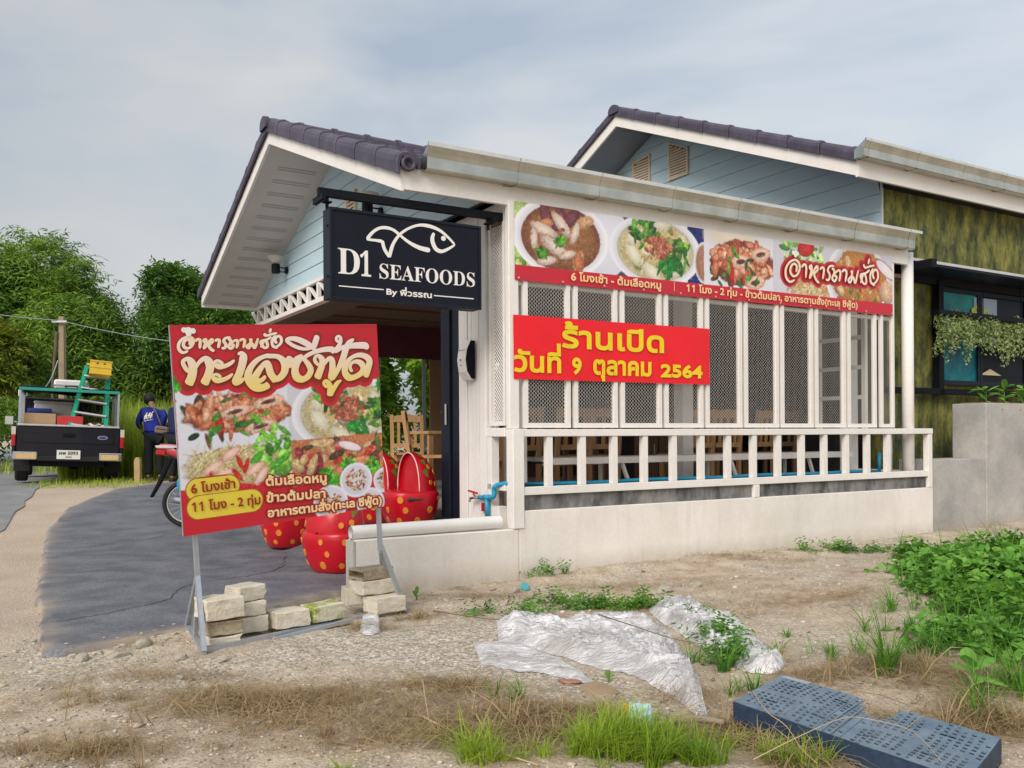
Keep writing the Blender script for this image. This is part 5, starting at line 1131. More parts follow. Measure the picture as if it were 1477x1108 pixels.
# soap dispenser on the shutter panel
ds = P('hand_dispenser', 'white and black wall-mounted dispenser beside the door', 'dispenser')
(t0, z0), (t1, z1) = on_front(660, 492, -.10), on_front(690, 546, -.10); tm = (t0+t1)/2+.02; hz_ = (z0-z1)/2; zm = (z0+z1)/2
pr = [(-.022, -hz_), (-.022, hz_), (-.06, hz_), (-.10, hz_*.55), (-.115, 0), (-.10, -hz_*.6), (-.055, -hz_)]
g = G(); g.prism([(p[0]-.03, zm+p[1]) for p in pr], tm-.06, tm+.09, 'y'); g.build('dispenser_cover', M_letter, ds, fixn=True, bevel=.006)
g = G(); g.prism([(p[0]*.93-.03, zm+p[1]*.93) for p in pr], tm-.075, tm-.0602, 'y'); g.build('dispenser_side', M_black, ds, fixn=True)
g = G(); g.lathe([(.008, 0), (.008, -.004)], 10, (-.147, tm+.02, zm+.0), 0, 'x'); g.box(-.143, -.139, tm+.005, tm+.035, zm-.05, zm-.047); g.build('dispenser_icon', M_hole, ds, fixn=True)
g = G(); g.box(-.138, -.134, tm-.055, tm+.085, zm+hz_*.48, zm+hz_*.49); g.build('dispenser_seam', M_hole, ds)
bn = P('wall_bench', 'long white plank bench behind the railing', 'bench')
for t0 in (.46, .60, .74): g = G(); g.box(.62, 4.95, t0, t0+.12, .955, .985); g.build('bench_plank', M_white, bn)
g = G(); g.box(.62, 4.95, .45, .459, .925, .985); g.build('bench_edge', M_white, bn)
for s in (1.55, 3.0, 4.2): g = G(); g.beam((s, .48, .94), (s+.22, .50, .47), .03, .03); g.beam((s, .82, .94), (s+.0, .82, .47), .03, .03); g.build('bench_leg', M_white, bn)
g = G(); g.box(.55, .68, .44, .9, .94, .953); g.build('bench_bracket', M_black, bn)

# ================================================================== wooden furniture inside
def wood_chair(label, s, t, rz, m=M_wood, z=.46, k=1.12):
    c = thing('wooden_chair', label, 'chair', L2W(s, t, z), ANG+rz, 'wooden chairs inside the restaurant'); c.scale = (k, k, k)
    w, d = .40, .40
    for x in (-w/2+.02, w/2-.02):
        g = G(); g.box(x-.02, x+.02, -d/2, -d/2+.04, 0, .43); g.build('leg', m, c); g = G(); g.beam((x, d/2-.02, 0), (x, d/2-.02, .45), .04, .04); g.build('leg', m, c)
        g = G(); g.beam((x, d/2-.02, .452), (x, d/2+.04, .92), .045, .035); g.build('back_post', m, c)
    g = G(); g.box(-w/2, w/2, -d/2-.01, d/2-.045, .432, .46); g.build('seat', m, c); g = G(); g.box(-w/2+.04, w/2-.04, -d/2+.01, -d/2+.03, .35, .431); g.build('apron', m, c)
    g = G(); g.prism([(-w/2+.02, .83), (w/2-.02, .83), (w/2-.02, .90), (0, .925), (-w/2+.02, .90)], d/2+.02, d/2+.045, 'y'); g.build('top_rail', m, c, fixn=True)
    g = G(); g.box(-w/2+.045, w/2-.045, d/2-.005, d/2+.02, .52, .57); g.build('back_rail', m, c)
    for i in range(3): x = -.10+i*.10; g = G(); g.beam((x, d/2+.008, .571), (x, d/2+.03, .829), .035, .015, (0, 1, 0)); g.build('slat', m, c)
    return c
def wood_table(label, s, t, m=M_wood, L=1.1, z=.46):
    c = thing('dining_table', label, 'table', L2W(s, t, z), ANG, 'wooden tables inside the restaurant'); g = G(); g.box(-L/2, L/2, -.35, .35, .76, .80); g.build('tabletop', m, c, bevel=.005)
    for x in (-L/2+.05, L/2-.05):
        for y in (-.3, .3): g = G(); g.box(x-.03, x+.03, y-.03, y+.03, 0, .759); g.build('leg', m, c)
    return c
wood_chair('slat-back pine chair seen just inside the open door', .72, 3.1, R(62))
wood_chair('pine chair at the far side of the first table, left of the door chair', 1.3, 4.9, R(150))
wood_chair('pine chair tucked close to the folded door', 1.1, 2.7, R(10))
wood_table('wooden table with chairs around it, nearest the door', 1.5, 3.9)
wood_chair('brown chair back behind the first mesh panel', .95, 1.55, R(180), M_wood)
wood_chair('yellow-brown chair behind the second mesh panel', 1.65, 1.62, R(176), M_wood)
wood_chair('chair behind the third mesh panel', 2.15, 1.75, R(170), M_wood)
wood_table('dark wooden table behind the second and third mesh panels', 1.6, 2.3, M_wood2, 1.6)
wood_chair('pale chair seen between the fifth and sixth mesh panels', 3.35, 1.55, R(184), M_wood)
wood_chair('pale chair behind the sixth mesh panel', 3.85, 1.60, R(175), M_wood)
wood_table('wooden table behind the middle mesh panels', 3.6, 2.25, M_wood2, 1.4)
wood_chair('brown chair at the far right end of the dining room', 5.0, 1.75, R(160), M_wood2)
wood_chair('brown chair behind the eighth mesh panel', 4.55, 1.7, R(190), M_wood)
cb = thing('wooden_cupboard', 'dark brown cupboard standing against the far end wall', 'cupboard', L2W(5.2, 3.6, .46), ANG)
g = G(); g.box(-.25, .25, -.9, .9, 0, 1.0); g.build('carcass', M_wood2, cb)
for y in (-.88, -.28, .32): g = G(); g.box(-.27, -.252, y, y+.56, .05, .95); d_ = g.build('door', M_wood2, cb); g = G(); g.box(-.285, -.271, y+.05, y+.07, .45, .60); g.build('handle', M_alu, d_)

# ================================================================== strawberry-shaped seats
def apple_seat(label, p, rz, k=1.):
    c = thing('apple_seat', label, 'seat', p, rz, 'red spotted fibreglass seats'); c.scale = (k, k, k)
    n = 40
    def ring(z, a, b, e=2.6): return [(math.copysign(abs(math.cos(t))**(2/e), math.cos(t))*a, math.copysign(abs(math.sin(t))**(2/e), math.sin(t))*b, z) for t in [2*math.pi*i/n for i in range(n)]]
    g = G(); V = []
    prof_ = [(.0, .215, .20), (.02, .235, .22), (.10, .275, .255), (.20, .31, .285), (.30, .325, .30), (.355, .325, .30), (.375, .315, .29), (.385, .29, .27), (.385, .15, .14)]
    for z, a, b in prof_: V += ring(z, a, b)
    m = len(prof_); g.add(V, [(i*n+j, i*n+(j+1) % n, (i+1)*n+(j+1) % n, (i+1)*n+j) for i in range(m-1) for j in range(n)]+[tuple(range(n))[::-1], tuple((m-1)*n+j for j in range(n))]); g.build('base', M_red, c, smooth=True)
    # backrest: curved shell on the rear half, arch-shaped front face
    def shell(u, v): # u along the arch -1..1, v from front edge to the back of the shell
        a = math.pi*u; x = .285*math.cos(a); z = .375+.42*max(0, math.sin(a))**.8
        q = math.sqrt(max(0, 1-v*v)); return (x*(.04+.96*q)*1.06, .0+.30*v, .375+(z-.375)*(.04+.96*q)+.0)
    g = G(); g.grid(shell, 32, 12); o = g.build('backrest_shell', M_red, c, smooth=True)
    arch = [(.285*1.06*math.cos(math.pi*i/32), .375+.42*max(0, math.sin(math.pi*i/32))**.8) for i in range(33)]
    g = G(); g.add([(x*.99, .035-.0*z, z-.002) for x, z in arch], [tuple(range(33))]); g.build('backrest_face', M_red, c)
    g = G(); g.tube([(x*.97, -.004, z-.006) for x, z in arch], .007, 8); g.build('rim_line', M_outline, c, smooth=True)
    g = G(); g.add([(x*1.0, yy, z) for yy in (.0, .036) for x, z in arch], [(i, i+1, 34+i, 33+i) for i in range(32)]); g.build('backrest_lip', M_red, c, smooth=True)
    g = G(); g.box(-.085, .085, -.306, -.262, .285, .322); g.build('hand_slot', M_hole, c, bevel=.012)
    g = G(); g.box(.27, .3285, -.15, .02, .285, .322); g.build('hand_slot', M_hole, c, bevel=.012)
    # leaf on the shell's top rear
    g = G()
    for i in range(7):
        a = math.pi*(.14+.12*i); q = [shell(a/math.pi+d, v) for d, v in ((-.05, .35), (.0, .10), (.05, .35), (.0, .8))]; g.add([(x*1.01, y+.004, z+.006) for x, y, z in q], [(0, 1, 2, 3)])
    g.build('calyx_leaf', M_leafgreen, c)
    rs = random.Random(len(label)); sp_m = None
    def spot_at(pos, nrm, r):
        q = Vector(nrm).to_track_quat('Z', 'Y'); g = G(); k_ = 12; V = [Vector(pos)+q @ Vector((r*math.cos(2*math.pi*i/k_), r*1.15*math.sin(2*math.pi*i/k_), .004)) for i in range(k_)]; V2 = [v-q @ Vector((0, 0, .02)) for v in V]
        g.add(V+V2, [tuple(range(k_))]+[(i, k_+i, k_+(i+1) % k_, (i+1) % k_) for i in range(k_)]); g.build('spot', M_spot, c)
    for row, (z, a, b, off) in enumerate(((.08, .262, .245, .0), (.19, .305, .282, .33), (.30, .324, .30, .1))):
        for i in range(8):
            t = 2*math.pi*(i+off+rs.uniform(-.08, .08))/8; e = 2.6; x = math.copysign(abs(math.cos(t))**(2/e), math.cos(t))*a; y = math.copysign(abs(math.sin(t))**(2/e), math.sin(t))*b
            if z > .28 and (abs(x) < .13 and y < 0 or x > .2 and -.2 < y < .07): continue
            nx_ = math.copysign(abs(x/a)**(e-1)/a, x); ny_ = math.copysign(abs(y/b)**(e-1)/b, y); spot_at((x, y, z), (nx_, ny_, -{.08: .5, .19: .33, .30: .12}[z]*math.hypot(nx_, ny_)), rs.uniform(.024, .034))
    for u in (.06, .94, .22, .78, .5):
        for v in (.45, .72):
            p0 = Vector(shell(u, v)); p1 = Vector(shell(u+.02, v)); p2 = Vector(shell(u, v+.03)); nrm = (p1-p0).cross(p2-p0); 
            if nrm.length < 1e-8: continue
            if nrm.dot(p0-Vector((0, .05, .4))) < 0: nrm = -nrm
            spot_at(p0+nrm.normalized()*.002, nrm, rs.uniform(.022, .03))
    return c
def slabz(x, y): return float(slab_h(x, y))
def seat(label, px, Y, rz, k=1.1, dz=0.):
    x = (px-CX)/FPX*Y; return apple_seat(label, (x, Y, slabz(x, Y)+dz), rz, k)
seat('red spotted seat nearest the low wall, half hidden under the menu board', 487, 7.72, R(152), .92)
seat('red spotted seat at the far left, peeping out below the board', 413, 9.3, R(120), .88)
seat('red spotted seat facing the street, right of the menu board', 589, 8.42, R(-60), .88)
seat('red spotted seat partly hidden behind the board, next to the door seat', 546, 8.95, R(-60), .88)
# ================================================================== pickup truck
tx, ty = at_depth(96, 692, 16.0).x, 16.0
tk = thing('pickup_truck', 'black pickup truck seen from behind, its caged bed piled with boxes', 'truck', (tx, ty+0., ghf(tx, ty+.8)+.02), 0, rot=(0, R(2.2), R(27)))
def TK(g, name, m, par=None, **k): return g.build(name, m, par or tk, **k)
W2 = .84
g = G(); g.prism([(-.80, .48), (.80, .48), (.84, .62), (.84, .98), (.80, 1.02), (-.80, 1.02), (-.84, .98), (-.84, .62)], .02, .06, 'y'); tg = TK(g, 'tailgate', M_truck, fixn=True, bevel=.012)
g = G(); g.box(-.74, .74, .005, .02, .72, .90); TK(g, 'tailgate_panel', M_truck, tg, bevel=.006)
g = G(); g.box(-.10, .10, -.008, .006, .83, .90); g.box(-.07, .07, -.014, -.007, .84, .865); TK(g, 'handle', M_black, tg, bevel=.004)
g = G(); V = [(.55+.085*math.cos(2*math.pi*i/20), 0, .84+.035*math.sin(2*math.pi*i/20)) for i in range(20)]; g.add([(x, y-.006, z) for x, y, z in V]+[(x, y+.01, z) for x, y, z in V], [tuple(range(20))]+[(i, 20+i, 20+(i+1) % 20, (i+1) % 20) for i in range(20)]); TK(g, 'oval_badge', mat('badge_silver', (.55, .58, .66), .2, .6), tg)
g = G(); V = [(.55+.065*math.cos(2*math.pi*i/20), -.008, .84+.024*math.sin(2*math.pi*i/20)) for i in range(20)]; g.add(V, [tuple(range(20))]); TK(g, 'oval_badge_field', mat('badge_blue', (.02, .05, .22), .3), tg)
g = G(); g.box(-.83, .83, -.005, .10, 1.022, 1.055); TK(g, 'bed_rail', M_alu, bevel=.006)
for sx1_ in (-1, 1):
    g = G(); g.prism([(.02, .50), (.35, .50), (.50, .62), (.62, .80), (1.20, .80), (1.32, .62), (1.45, .50), (2.1, .50), (2.1, 1.03), (.02, 1.03)], sx1_*.845, sx1_*.90, 'x'); TK(g, 'bed_side', M_truck, fixn=True, bevel=.01)
    g = G(); g.box(min(sx1_*.845, sx1_*.91), max(sx1_*.845, sx1_*.91), -.01, .019, .66, 1.0); l = TK(g, 'tail_lamp', M_tail, bevel=.006)
    g = G(); g.box(min(sx1_*.845, sx1_*.912), max(sx1_*.845, sx1_*.912), -.013, -.0105, .86, 1.0); TK(g, 'lamp_lens', mat('clear_lens', (.62, .55, .50), .25), l)
    for yy, nm in ((.92, 'wheel'), (3.75, 'wheel')):
        g = G(); cx_ = sx1_*.76; g.lathe([(.20, -.10), (.33, -.105), (.355, -.07), (.355, .07), (.33, .105), (.20, .10)], 28, (cx_, yy, .355), 0, 'x'); ty_ = TK(g, nm, M_rubber, smooth=False, fixn=True)
        g = G(); g.lathe([(.05, .06), (.19, .08), (.205, .10), (.205, -.10), (.05, -.06)], 20, (cx_+sx1_*.01, yy, .355), 0, 'x'); TK(g, 'rim', M_alu, ty_, fixn=True)
    g = G(); g.box(sx1_*.76-.12, sx1_*.76+.13, .50, .515, .20, .60); TK(g, 'mud_flap', M_rubber)
    g = G(); g.box(min(sx1_*.50, sx1_*.88), max(sx1_*.50, sx1_*.88), -.09, .01, .42, .56); b_2 = TK(g, 'bumper_corner', M_chrome, bevel=.015)
    g = G(); g.box(min(sx1_*.52, sx1_*.82), max(sx1_*.52, sx1_*.82), -.094, -.0905, .44, .53); TK(g, 'reflective_strip', M_yelrefl, b_2)
    g = G(); g.beam((sx1_*.93, 3.05, 1.12), (sx1_*1.06, 3.05, 1.14), .03, .03); g.box(min(sx1_*1.0, sx1_*1.16), max(sx1_*1.0, sx1_*1.16), 2.97, 3.05, 1.06, 1.24); TK(g, 'mirror', M_chrome, bevel=.02)
g = G(); g.box(-.50, .50, -.07, .01, .40, .49); TK(g, 'bumper_centre', M_rubber, bevel=.01)
g = G(); g.box(-.19, .19, -.085, -.072, .44, .60); pl = TK(g, 'number_plate', M_plate)
put_text('ผพ 5093', -.15, .15, .520, .045, M_black, pl, lambda x, y, o: (x, -.0855-o, y), bold=.002, name='plate_lettering'); g = G(); g.box(-.05, .05, -.0875, -.086, .47, .485); TK(g, 'plate_province', M_black, pl)
g = G(); g.box(-.84, .84, .07, 2.1, .50, .56); TK(g, 'bed_floor', M_truck); g = G(); g.box(-.6, .6, .1, 4.3, .30, .44); TK(g, 'chassis', M_black); g = G(); g.tube([(-.7, .92, .355), (.7, .92, .355)], .06, 10); g.lathe([(.08, -.1), (.15, 0), (.08, .1)], 14, (.1, .92, .355), 0, 'x'); TK(g, 'rear_axle', M_black, fixn=True)
g = G(); g.prism([(2.12, .50), (4.7, .50), (4.75, .95), (3.75, 1.06), (3.15, 1.60), (2.25, 1.62), (2.13, 1.05)], -.84, .84, 'x'); TK(g, 'cab', M_truck, fixn=True, bevel=.03)
g = G(); g.prism([(-.66, 1.10), (.66, 1.10), (.60, 1.55), (-.60, 1.55)], 2.105, 2.135, 'y'); TK(g, 'rear_window', M_glass_dark, fixn=True)
cage = []
for x in (-.80, .80):
    for y in (.06, 1.0, 2.0): g = G(); g.beam((x, y, 1.03), (x, y, 1.66), .035, .035); TK(g, 'cage_post', M_galv)
    g = G(); g.beam((x, .04, 1.68), (x, 2.6, 1.68), .04, .04); TK(g, 'cage_rail', mat('green_rail', (.03, .34, .25), .5) if x < 0 else M_galv)
for y in (.06, .1, 2.0): g = G(); g.beam((-.82, y, 1.68+y*.02), (.82, y, 1.68+y*.02), .045, .05); TK(g, 'cage_rail', mat('green_rail', (.03, .34, .25), .5) if y < .09 else M_galv)
g = G(); g.grid(lambda u, v: (-.80+1.6*u, .2+1.9*v, 1.71+.02*math.sin(u*9+v*7)+.03*math.sin(v*13)), 20, 20); TK(g, 'roof_tarpaulin', M_black, smooth=True, solid=.004)
def TW(x, y, z): return tk.matrix_basis @ Vector((x, y, z))
def cargo(name, label, cat, x0, x1, y0, y1, z0, z1, m, bev=.01, rz=0):
    g = G(); g.box((x0-x1)/2, (x1-x0)/2, (y0-y1)/2, (y1-y0)/2, 0, z1-z0); o = thing(name, label, cat, TW((x0+x1)/2, (y0+y1)/2, z0), 0, rot=(0, R(2.2), R(27)+rz))
    g.build(name+'_body', m, o, bevel=bev); return o
bpy.context.view_layer.update()
o = cargo('cardboard_box', 'long brown cardboard box behind the tailgate, left side', 'box', -.75, -.22, .15, .7, .57, 1.25, M_card); g = G(); g.box(-.265, .265, -.02, .02, .681, .683); g.build('box_tape', M_yelrefl, o)
o = cargo('red_box', 'red box wedged between the cardboard box and the ladder', 'box', -.20, .22, .12, .7, .57, 1.22, M_redbox); g = G(); g.box(-.2, .2, -.292, -.289, .40, .42); g.build('box_seam', M_hole, o)
o = cargo('foam_cooler', 'white foam cooler box in the back of the truck', 'cooler box', -.6, .05, 1.1, 1.7, .95, 1.46, M_foam, .02); g = G(); g.box(-.34, .34, -.31, .31, .512, .56); g.build('cooler_lid', M_foam, o, bevel=.02)
o = cargo('blue_crate', 'small blue crate beside the foam cooler', 'crate', -.70, -.30, .8, 1.05, 1.0, 1.36, mat('blue_plastic', (.02, .06, .36), .5)); 
for z in (.08, .18, .28): g = G(); g.box(-.19, .19, -.128, -.125, z, z+.03); g.build('crate_slot', M_hole, o)
o = cargo('grey_case', 'grey hard case lying on the cage roof', 'case', -.28, .30, .5, 1.1, 1.72, 1.90, M_foam, .03); g = G(); g.box(-.30, .30, -.31, .31, .06, .09); g.build('case_seam', M_galv, o); g = G(); g.tube([(-.1, -.31, .05), (-.1, -.35, .06), (.1, -.35, .06), (.1, -.31, .05)], .012, 8); g.build('case_handle', M_black, o)
o = cargo('folded_cloth', 'bundle of maroon and white cloth under the ladder', 'cloth', .25, .70, .2, .9, .57, 1.12, M_pinkcloth, .05); g = G(); g.grid(lambda u, v: (-.22+.44*u, -.36+.02*math.sin(u*14), .1+.42*v+.02*math.sin(u*20+v*4)), 14, 6); g.build('cloth_fold', M_foam, o)
ld = thing('step_ladder', 'green and silver step ladder sticking out of the truck bed', 'ladder', TW(.30, .12, .98), 0, rot=(R(-14), R(2.2)+R(7), R(27)))
LH = 1.22
for x0, x1 in ((-.30, -.20), (.30, .20)): g = G(); g.beam((x0, 0, 0), (x1*.95, 0, LH), .045, .07); g.build('ladder_rail', M_ladder, ld)
for x0, x1 in ((-.26, -.17), (.26, .17)): g = G(); g.beam((x0, .28, 0), (x1, .08, LH-.05), .03, .03); g.build('ladder_brace', M_ladder, ld)
for i in range(5): z = .04+i*.24; w = .285-.078*i*.24/.96*1.; g = G(); g.box(-w, w, -.05, .045, z, z+.028); g.build('ladder_step', M_alu, ld)
g = G(); g.box(-.2, .2, -.06, .10, LH, LH+.03); g.build('ladder_top', M_yelcrate, ld)
yc = thing('yellow_crate', 'yellow plastic crate hung in the top of the ladder', 'crate', TW(.47, .10, 1.98), 0, rot=(R(-8), R(5), R(27)))
for a in ((-.18, .18, -.14, -.125), (-.18, .18, .125, .14), (-.18, -.165, -.124, .124), (.165, .18, -.124, .124)): g = G(); g.box(a[0], a[1], a[2], a[3], 0, .26); g.build('crate_side', M_yelcrate, yc)
for z in (.0, .12, .235): g = G(); g.box(-.19, .19, -.15, -.141, z, z+.022); g.build('crate_rib', M_yelcrate, yc)
for x in (-.06, .06): g = G(); g.box(x-.02, x+.02, -.1425, -.1405, .19, .215); g.build('crate_hole', M_hole, yc)

# ================================================================== people
def skin(name, verts, edges, radii, m, parent, root=0, sub=2, label=None):
    me = bpy.data.meshes.new(name); me.from_pydata(verts, edges, []); o = bpy.data.objects.new(name, me); col.objects.link(o)
    me.materials.append(m); mod = o.modifiers.new('skin', 'SKIN'); mod.use_smooth_shade = True
    for i, r in enumerate(radii): me.skin_vertices[0].data[i].radius = (r, r) if not isinstance(r, tuple) else r
    me.skin_vertices[0].data[root].use_root = True
    s = o.modifiers.new('sub', 'SUBSURF'); s.levels = sub; s.render_levels = sub
    dg = bpy.context.evaluated_depsgraph_get(); em = bpy.data.meshes.new_from_object(o.evaluated_get(dg)); bpy.data.objects.remove(o)
    if not em.materials: em.materials.append(m)
    q = bpy.data.objects.new(name, em); col.objects.link(q); q.parent = parent; em.polygons.foreach_set('use_smooth', [True]*len(em.polygons)); return q
def hand(parent, wrist, d, side, palm_n, name='hand'):
    """open relaxed hand: palm and five curled fingers"""
    d = Vector(d).normalized(); n = Vector(palm_n).normalized(); w = d.cross(n).normalized(); W = Vector(wrist)
    vs = [W, W+d*.05, W+d*.085]; ed = [(0, 1), (1, 2)]; rd = [(.022, .022), (.034, .018), (.034, .016)]
    for i, (off, ln) in enumerate(((-.03, .07), (-.01, .08), (.01, .075), (.03, .058))):
        b = len(vs); vs += [W+d*.09+w*off, W+d*(.09+ln*.55)+w*off+n*.012, W+d*(.09+ln*.85)+w*off+n*.035]; ed += [(2, b), (b, b+1), (b+1, b+2)]; rd += [.010, .009, .008]
    b = len(vs); vs += [W+d*.035+w*(-.04*side), W+d*.075+w*(-.055*side)+n*.01, W+d*.10+w*(-.055*side)+n*.022]; ed += [(1, b), (b, b+1), (b+1, b+2)]; rd += [.012, .010, .009]
    return skin(name, [tuple(v) for v in vs], ed, rd, M_skin, parent, 1, 1)
def person(label, loc_, rz, lean, top_m, arms, legs, head_off, scale=1., extra=None):
    p = thing('person', label, 'person', loc_, rz); p.scale = (scale,)*3
    hip = Vector((0, 0, .92)); chest = hip+Vector((0, math.sin(lean)*.36, math.cos(lean)*.36)); neck = hip+Vector((0, math.sin(lean)*.52, math.cos(lean)*.52)); hd = neck+Vector(head_off)
    # body as one surface: pelvis, spine, neck, head, arms and legs
    vs = [hip, (hip+chest)/2, chest, neck, neck.lerp(hd, .45), hd, hd+(hd-neck).normalized()*.09]; ed = [(i, i+1) for i in range(6)]; rd = [(.13, .10), (.12, .09), (.12, .08), .05, .05, (.075, .09), (.07, .075)]
    top_v = [hip+Vector((0, 0, -.10)), hip+Vector((0, 0, .02)), (hip+chest)/2, chest, neck+(neck-chest)*.25]; top_e = [(i, i+1) for i in range(4)]; top_r = [(.19, .15), (.185, .15), (.18, .145), (.205, .155), .105]
    leg_v = [hip]; leg_e = []; leg_r = [(.17, .14)]
    for sgn, (sh, el, wr) in zip((-1, 1), arms):
        b = len(vs); vs += [sh, el, wr]; ed += [(2, b), (b, b+1), (b+1, b+2)]; rd += [.055, .042, .03]
        b = len(top_v); e2 = Vector(el).lerp(Vector(wr), .0 if extra != 'short' else -.35); top_v += [sh, (Vector(sh)+Vector(el))/2, el]+([Vector(el).lerp(Vector(wr), .85)] if extra != 'short' else []); top_e += [(3, b), (b, b+1)]+([(b+1, b+2), (b+2, b+3)] if extra != 'short' else [])
        top_r += [.085, .072, .062]+([.052] if extra != 'short' else [])
    if extra == 'short':
        pass
    for kn, an, to in legs:
        b = len(vs); k0 = Vector((kn[0]*.9, 0, .86)); vs += [k0, kn, an, to]; ed += [(0, b), (b, b+1), (b+1, b+2), (b+2, b+3)]; rd += [.085, .055, .038, .034]
        b = len(leg_v); leg_v += [k0, kn, Vector(an)+Vector((0, 0, .02))]; leg_e += [(0, b), (b, b+1), (b+1, b+2)]; leg_r += [.115, .088, .078]
        g = G(); a = Vector(an); t = Vector(to); g.lathe([(.03, -.0), (.052, .02), (.055, .05), (.045, .09)], 12, (a.x, a.y, 0), 0, 'z'); d = (t-a); d.z = 0; g.tube([(a.x-d.x*.3, a.y-d.y*.3, .04), (a.x+d.x*.5, a.y+d.y*.5, .045), (t.x, t.y, .035), (t.x+d.x*.25, t.y+d.y*.25, .028)], [.045, .05, .046, .025], 10); g.build('shoe', M_rubber, p, smooth=True, fixn=True)
    skin('body', [tuple(v) for v in vs], ed, rd, M_skin, p)
    skin('shirt', [tuple(v) for v in top_v], top_e, top_r, top_m, p, 2); skin('trousers', [tuple(v) for v in leg_v], leg_e, leg_r, M_trouser, p)
    # hair cap
    u = (hd-neck).normalized(); c = hd+u*.055; g = G(); bm = bmesh.new(); bmesh.ops.create_icosphere(bm, subdivisions=3, radius=.128); q = u.to_track_quat('Z', 'Y')
    for v in bm.verts: v.co = Vector((v.co.x*.86, v.co.y*.98, v.co.z*1.0)); 
    me = bpy.data.meshes.new('hair'); bm.to_mesh(me); bm.free(); me.materials.append(M_hair); me.polygons.foreach_set('use_smooth', [True]*len(me.polygons)); h = bpy.data.objects.new('hair', me); col.objects.link(h); h.parent = p; h.location = c+Vector((0, -.022, -.018)); h.rotation_euler = q.to_euler()
    for sg_ in (-1, 1): g = G(); g.lathe([(.0, -.006), (.03, -.006), (.032, .0), (.02, .006)], 10, tuple(hd+Vector((sg_*.098, .03, .02))), 0, 'x'); g.build('ear', M_skin, p, smooth=True, fixn=True)
    g = G(); f = hd+Vector((0, .10, .02)); g.tube([f+Vector((0, 0, .03)), f+Vector((0, .025, -.015)), f+Vector((0, .005, -.025))], [.008, .014, .01], 8); g.build('nose', M_skin, p, smooth=True)
    for sg_ in (-1, 1): g = G(); g.lathe([(.0, -.004), (.013, -.002), (.010, .004)], 10, tuple(f+Vector((sg_*.034, -.004, .03))), 0, 'y'); g.build('eye', M_hole, p, fixn=True)
    g = G(); g.tube([f+Vector((-.025, -.006, -.055)), f+Vector((0, .0, -.057)), f+Vector((.025, -.006, -.055))], .005, 6); g.build('mouth', mat('lips', (.25, .07, .06), .6), p, smooth=True)
    return p
Vv = Vector
px_, py_ = at_depth(221, 697, 17.0).x, 17.0
m1 = person('person in royal blue jacket with white back print, stooping beside the tall grass', (px_, py_, ghf(px_, py_)+.0), R(28), R(20), M_cloth_blue,
    [(Vv((-.19, .16, 1.33)), Vv((-.25, .30, 1.12)), Vv((-.17, .46, 1.00))), (Vv((.19, .16, 1.33)), Vv((.26, .30, 1.12)), Vv((.16, .46, 1.00)))],
    [(Vv((-.09, .05, .50)), Vv((-.10, -.02, .09)), Vv((-.11, .13, .03))), (Vv((.10, .02, .50)), Vv((.10, -.08, .09)), Vv((.13, .06, .03)))], (-.03, .15, .16), 1.0)
hand(m1, (-.17, .46, 1.00), (.3, .6, -.7), -1, (.5, -.5, 0)); hand(m1, (.16, .46, 1.00), (-.3, .6, -.7), 1, (-.5, -.5, 0))
# white print across the left shoulder blade, bag and strap
def back_pt(x, z): # on the jacket's back surface
    k = (z-.92)/.5; return Vector((x, math.tan(R(20))*(z-.92)-.150*math.sqrt(max(.05, 1-(x/.23)**2))-.012, z))
g = G(); rs = random.Random(5)
for i in range(9):
    x = -.17+i*.018; z = 1.16+.02*(i % 3)+i*.006; g.tube([back_pt(x, z), back_pt(x+.012*rs.uniform(-1, 1), z+.05), back_pt(x+.02, z+.09+.02*rs.random())], .0075, 6)
for i in range(3): g.tube([back_pt(-.17+.05*j, 1.15+.045*i+.012*j) for j in range(4)], .006, 6)
g.build('back_print', M_letter, m1, smooth=True)
g = G(); g.tube([back_pt(.0, 1.40), back_pt(.05, 1.30)+Vv((0, -.005, 0)), back_pt(.10, 1.15), back_pt(.14, 1.02)], .010, 8); g.build('bag_strap', M_bag, m1, smooth=True)
g = G(); g.prism([(-.11, -.07), (.11, -.07), (.125, 0), (.11, .075), (-.11, .075), (-.125, 0)], -.045, .045, 'y'); o = g.build('shoulder_bag', M_bag, m1, fixn=True, bevel=.02); o.location = back_pt(.12, .98)+Vv((0, -.05, 0)); o.rotation_euler = (0, R(8), R(-10))
g = G(); g.box(-.10, .10, -.05, -.0455, .01, .02); z_ = g.build('bag_zip', M_black, o)
qx, qy = at_depth(255, 690, 16.4).x, 16.4
m2 = person('person in a dark navy shirt standing behind the left edge of the menu board', (qx, qy, ghf(qx, qy)), R(-20), R(10), M_cloth_navy,
    [(Vv((-.19, .08, 1.36)), Vv((-.23, .02, 1.10)), Vv((-.17, .10, .86))), (Vv((.19, .08, 1.36)), Vv((.25, .10, 1.12)), Vv((.20, .28, .98)))],
    [(Vv((-.10, .02, .50)), Vv((-.11, -.02, .09)), Vv((-.12, .13, .03))), (Vv((.10, .02, .50)), Vv((.11, .0, .09)), Vv((.14, .14, .03)))], (0, .08, .19), .98, 'short')
hand(m2, (-.17, .10, .86), (.1, .15, -1), -1, (1, .1, 0)); hand(m2, (.20, .28, .98), (0, .8, -.3), 1, (-1, 0, 0))

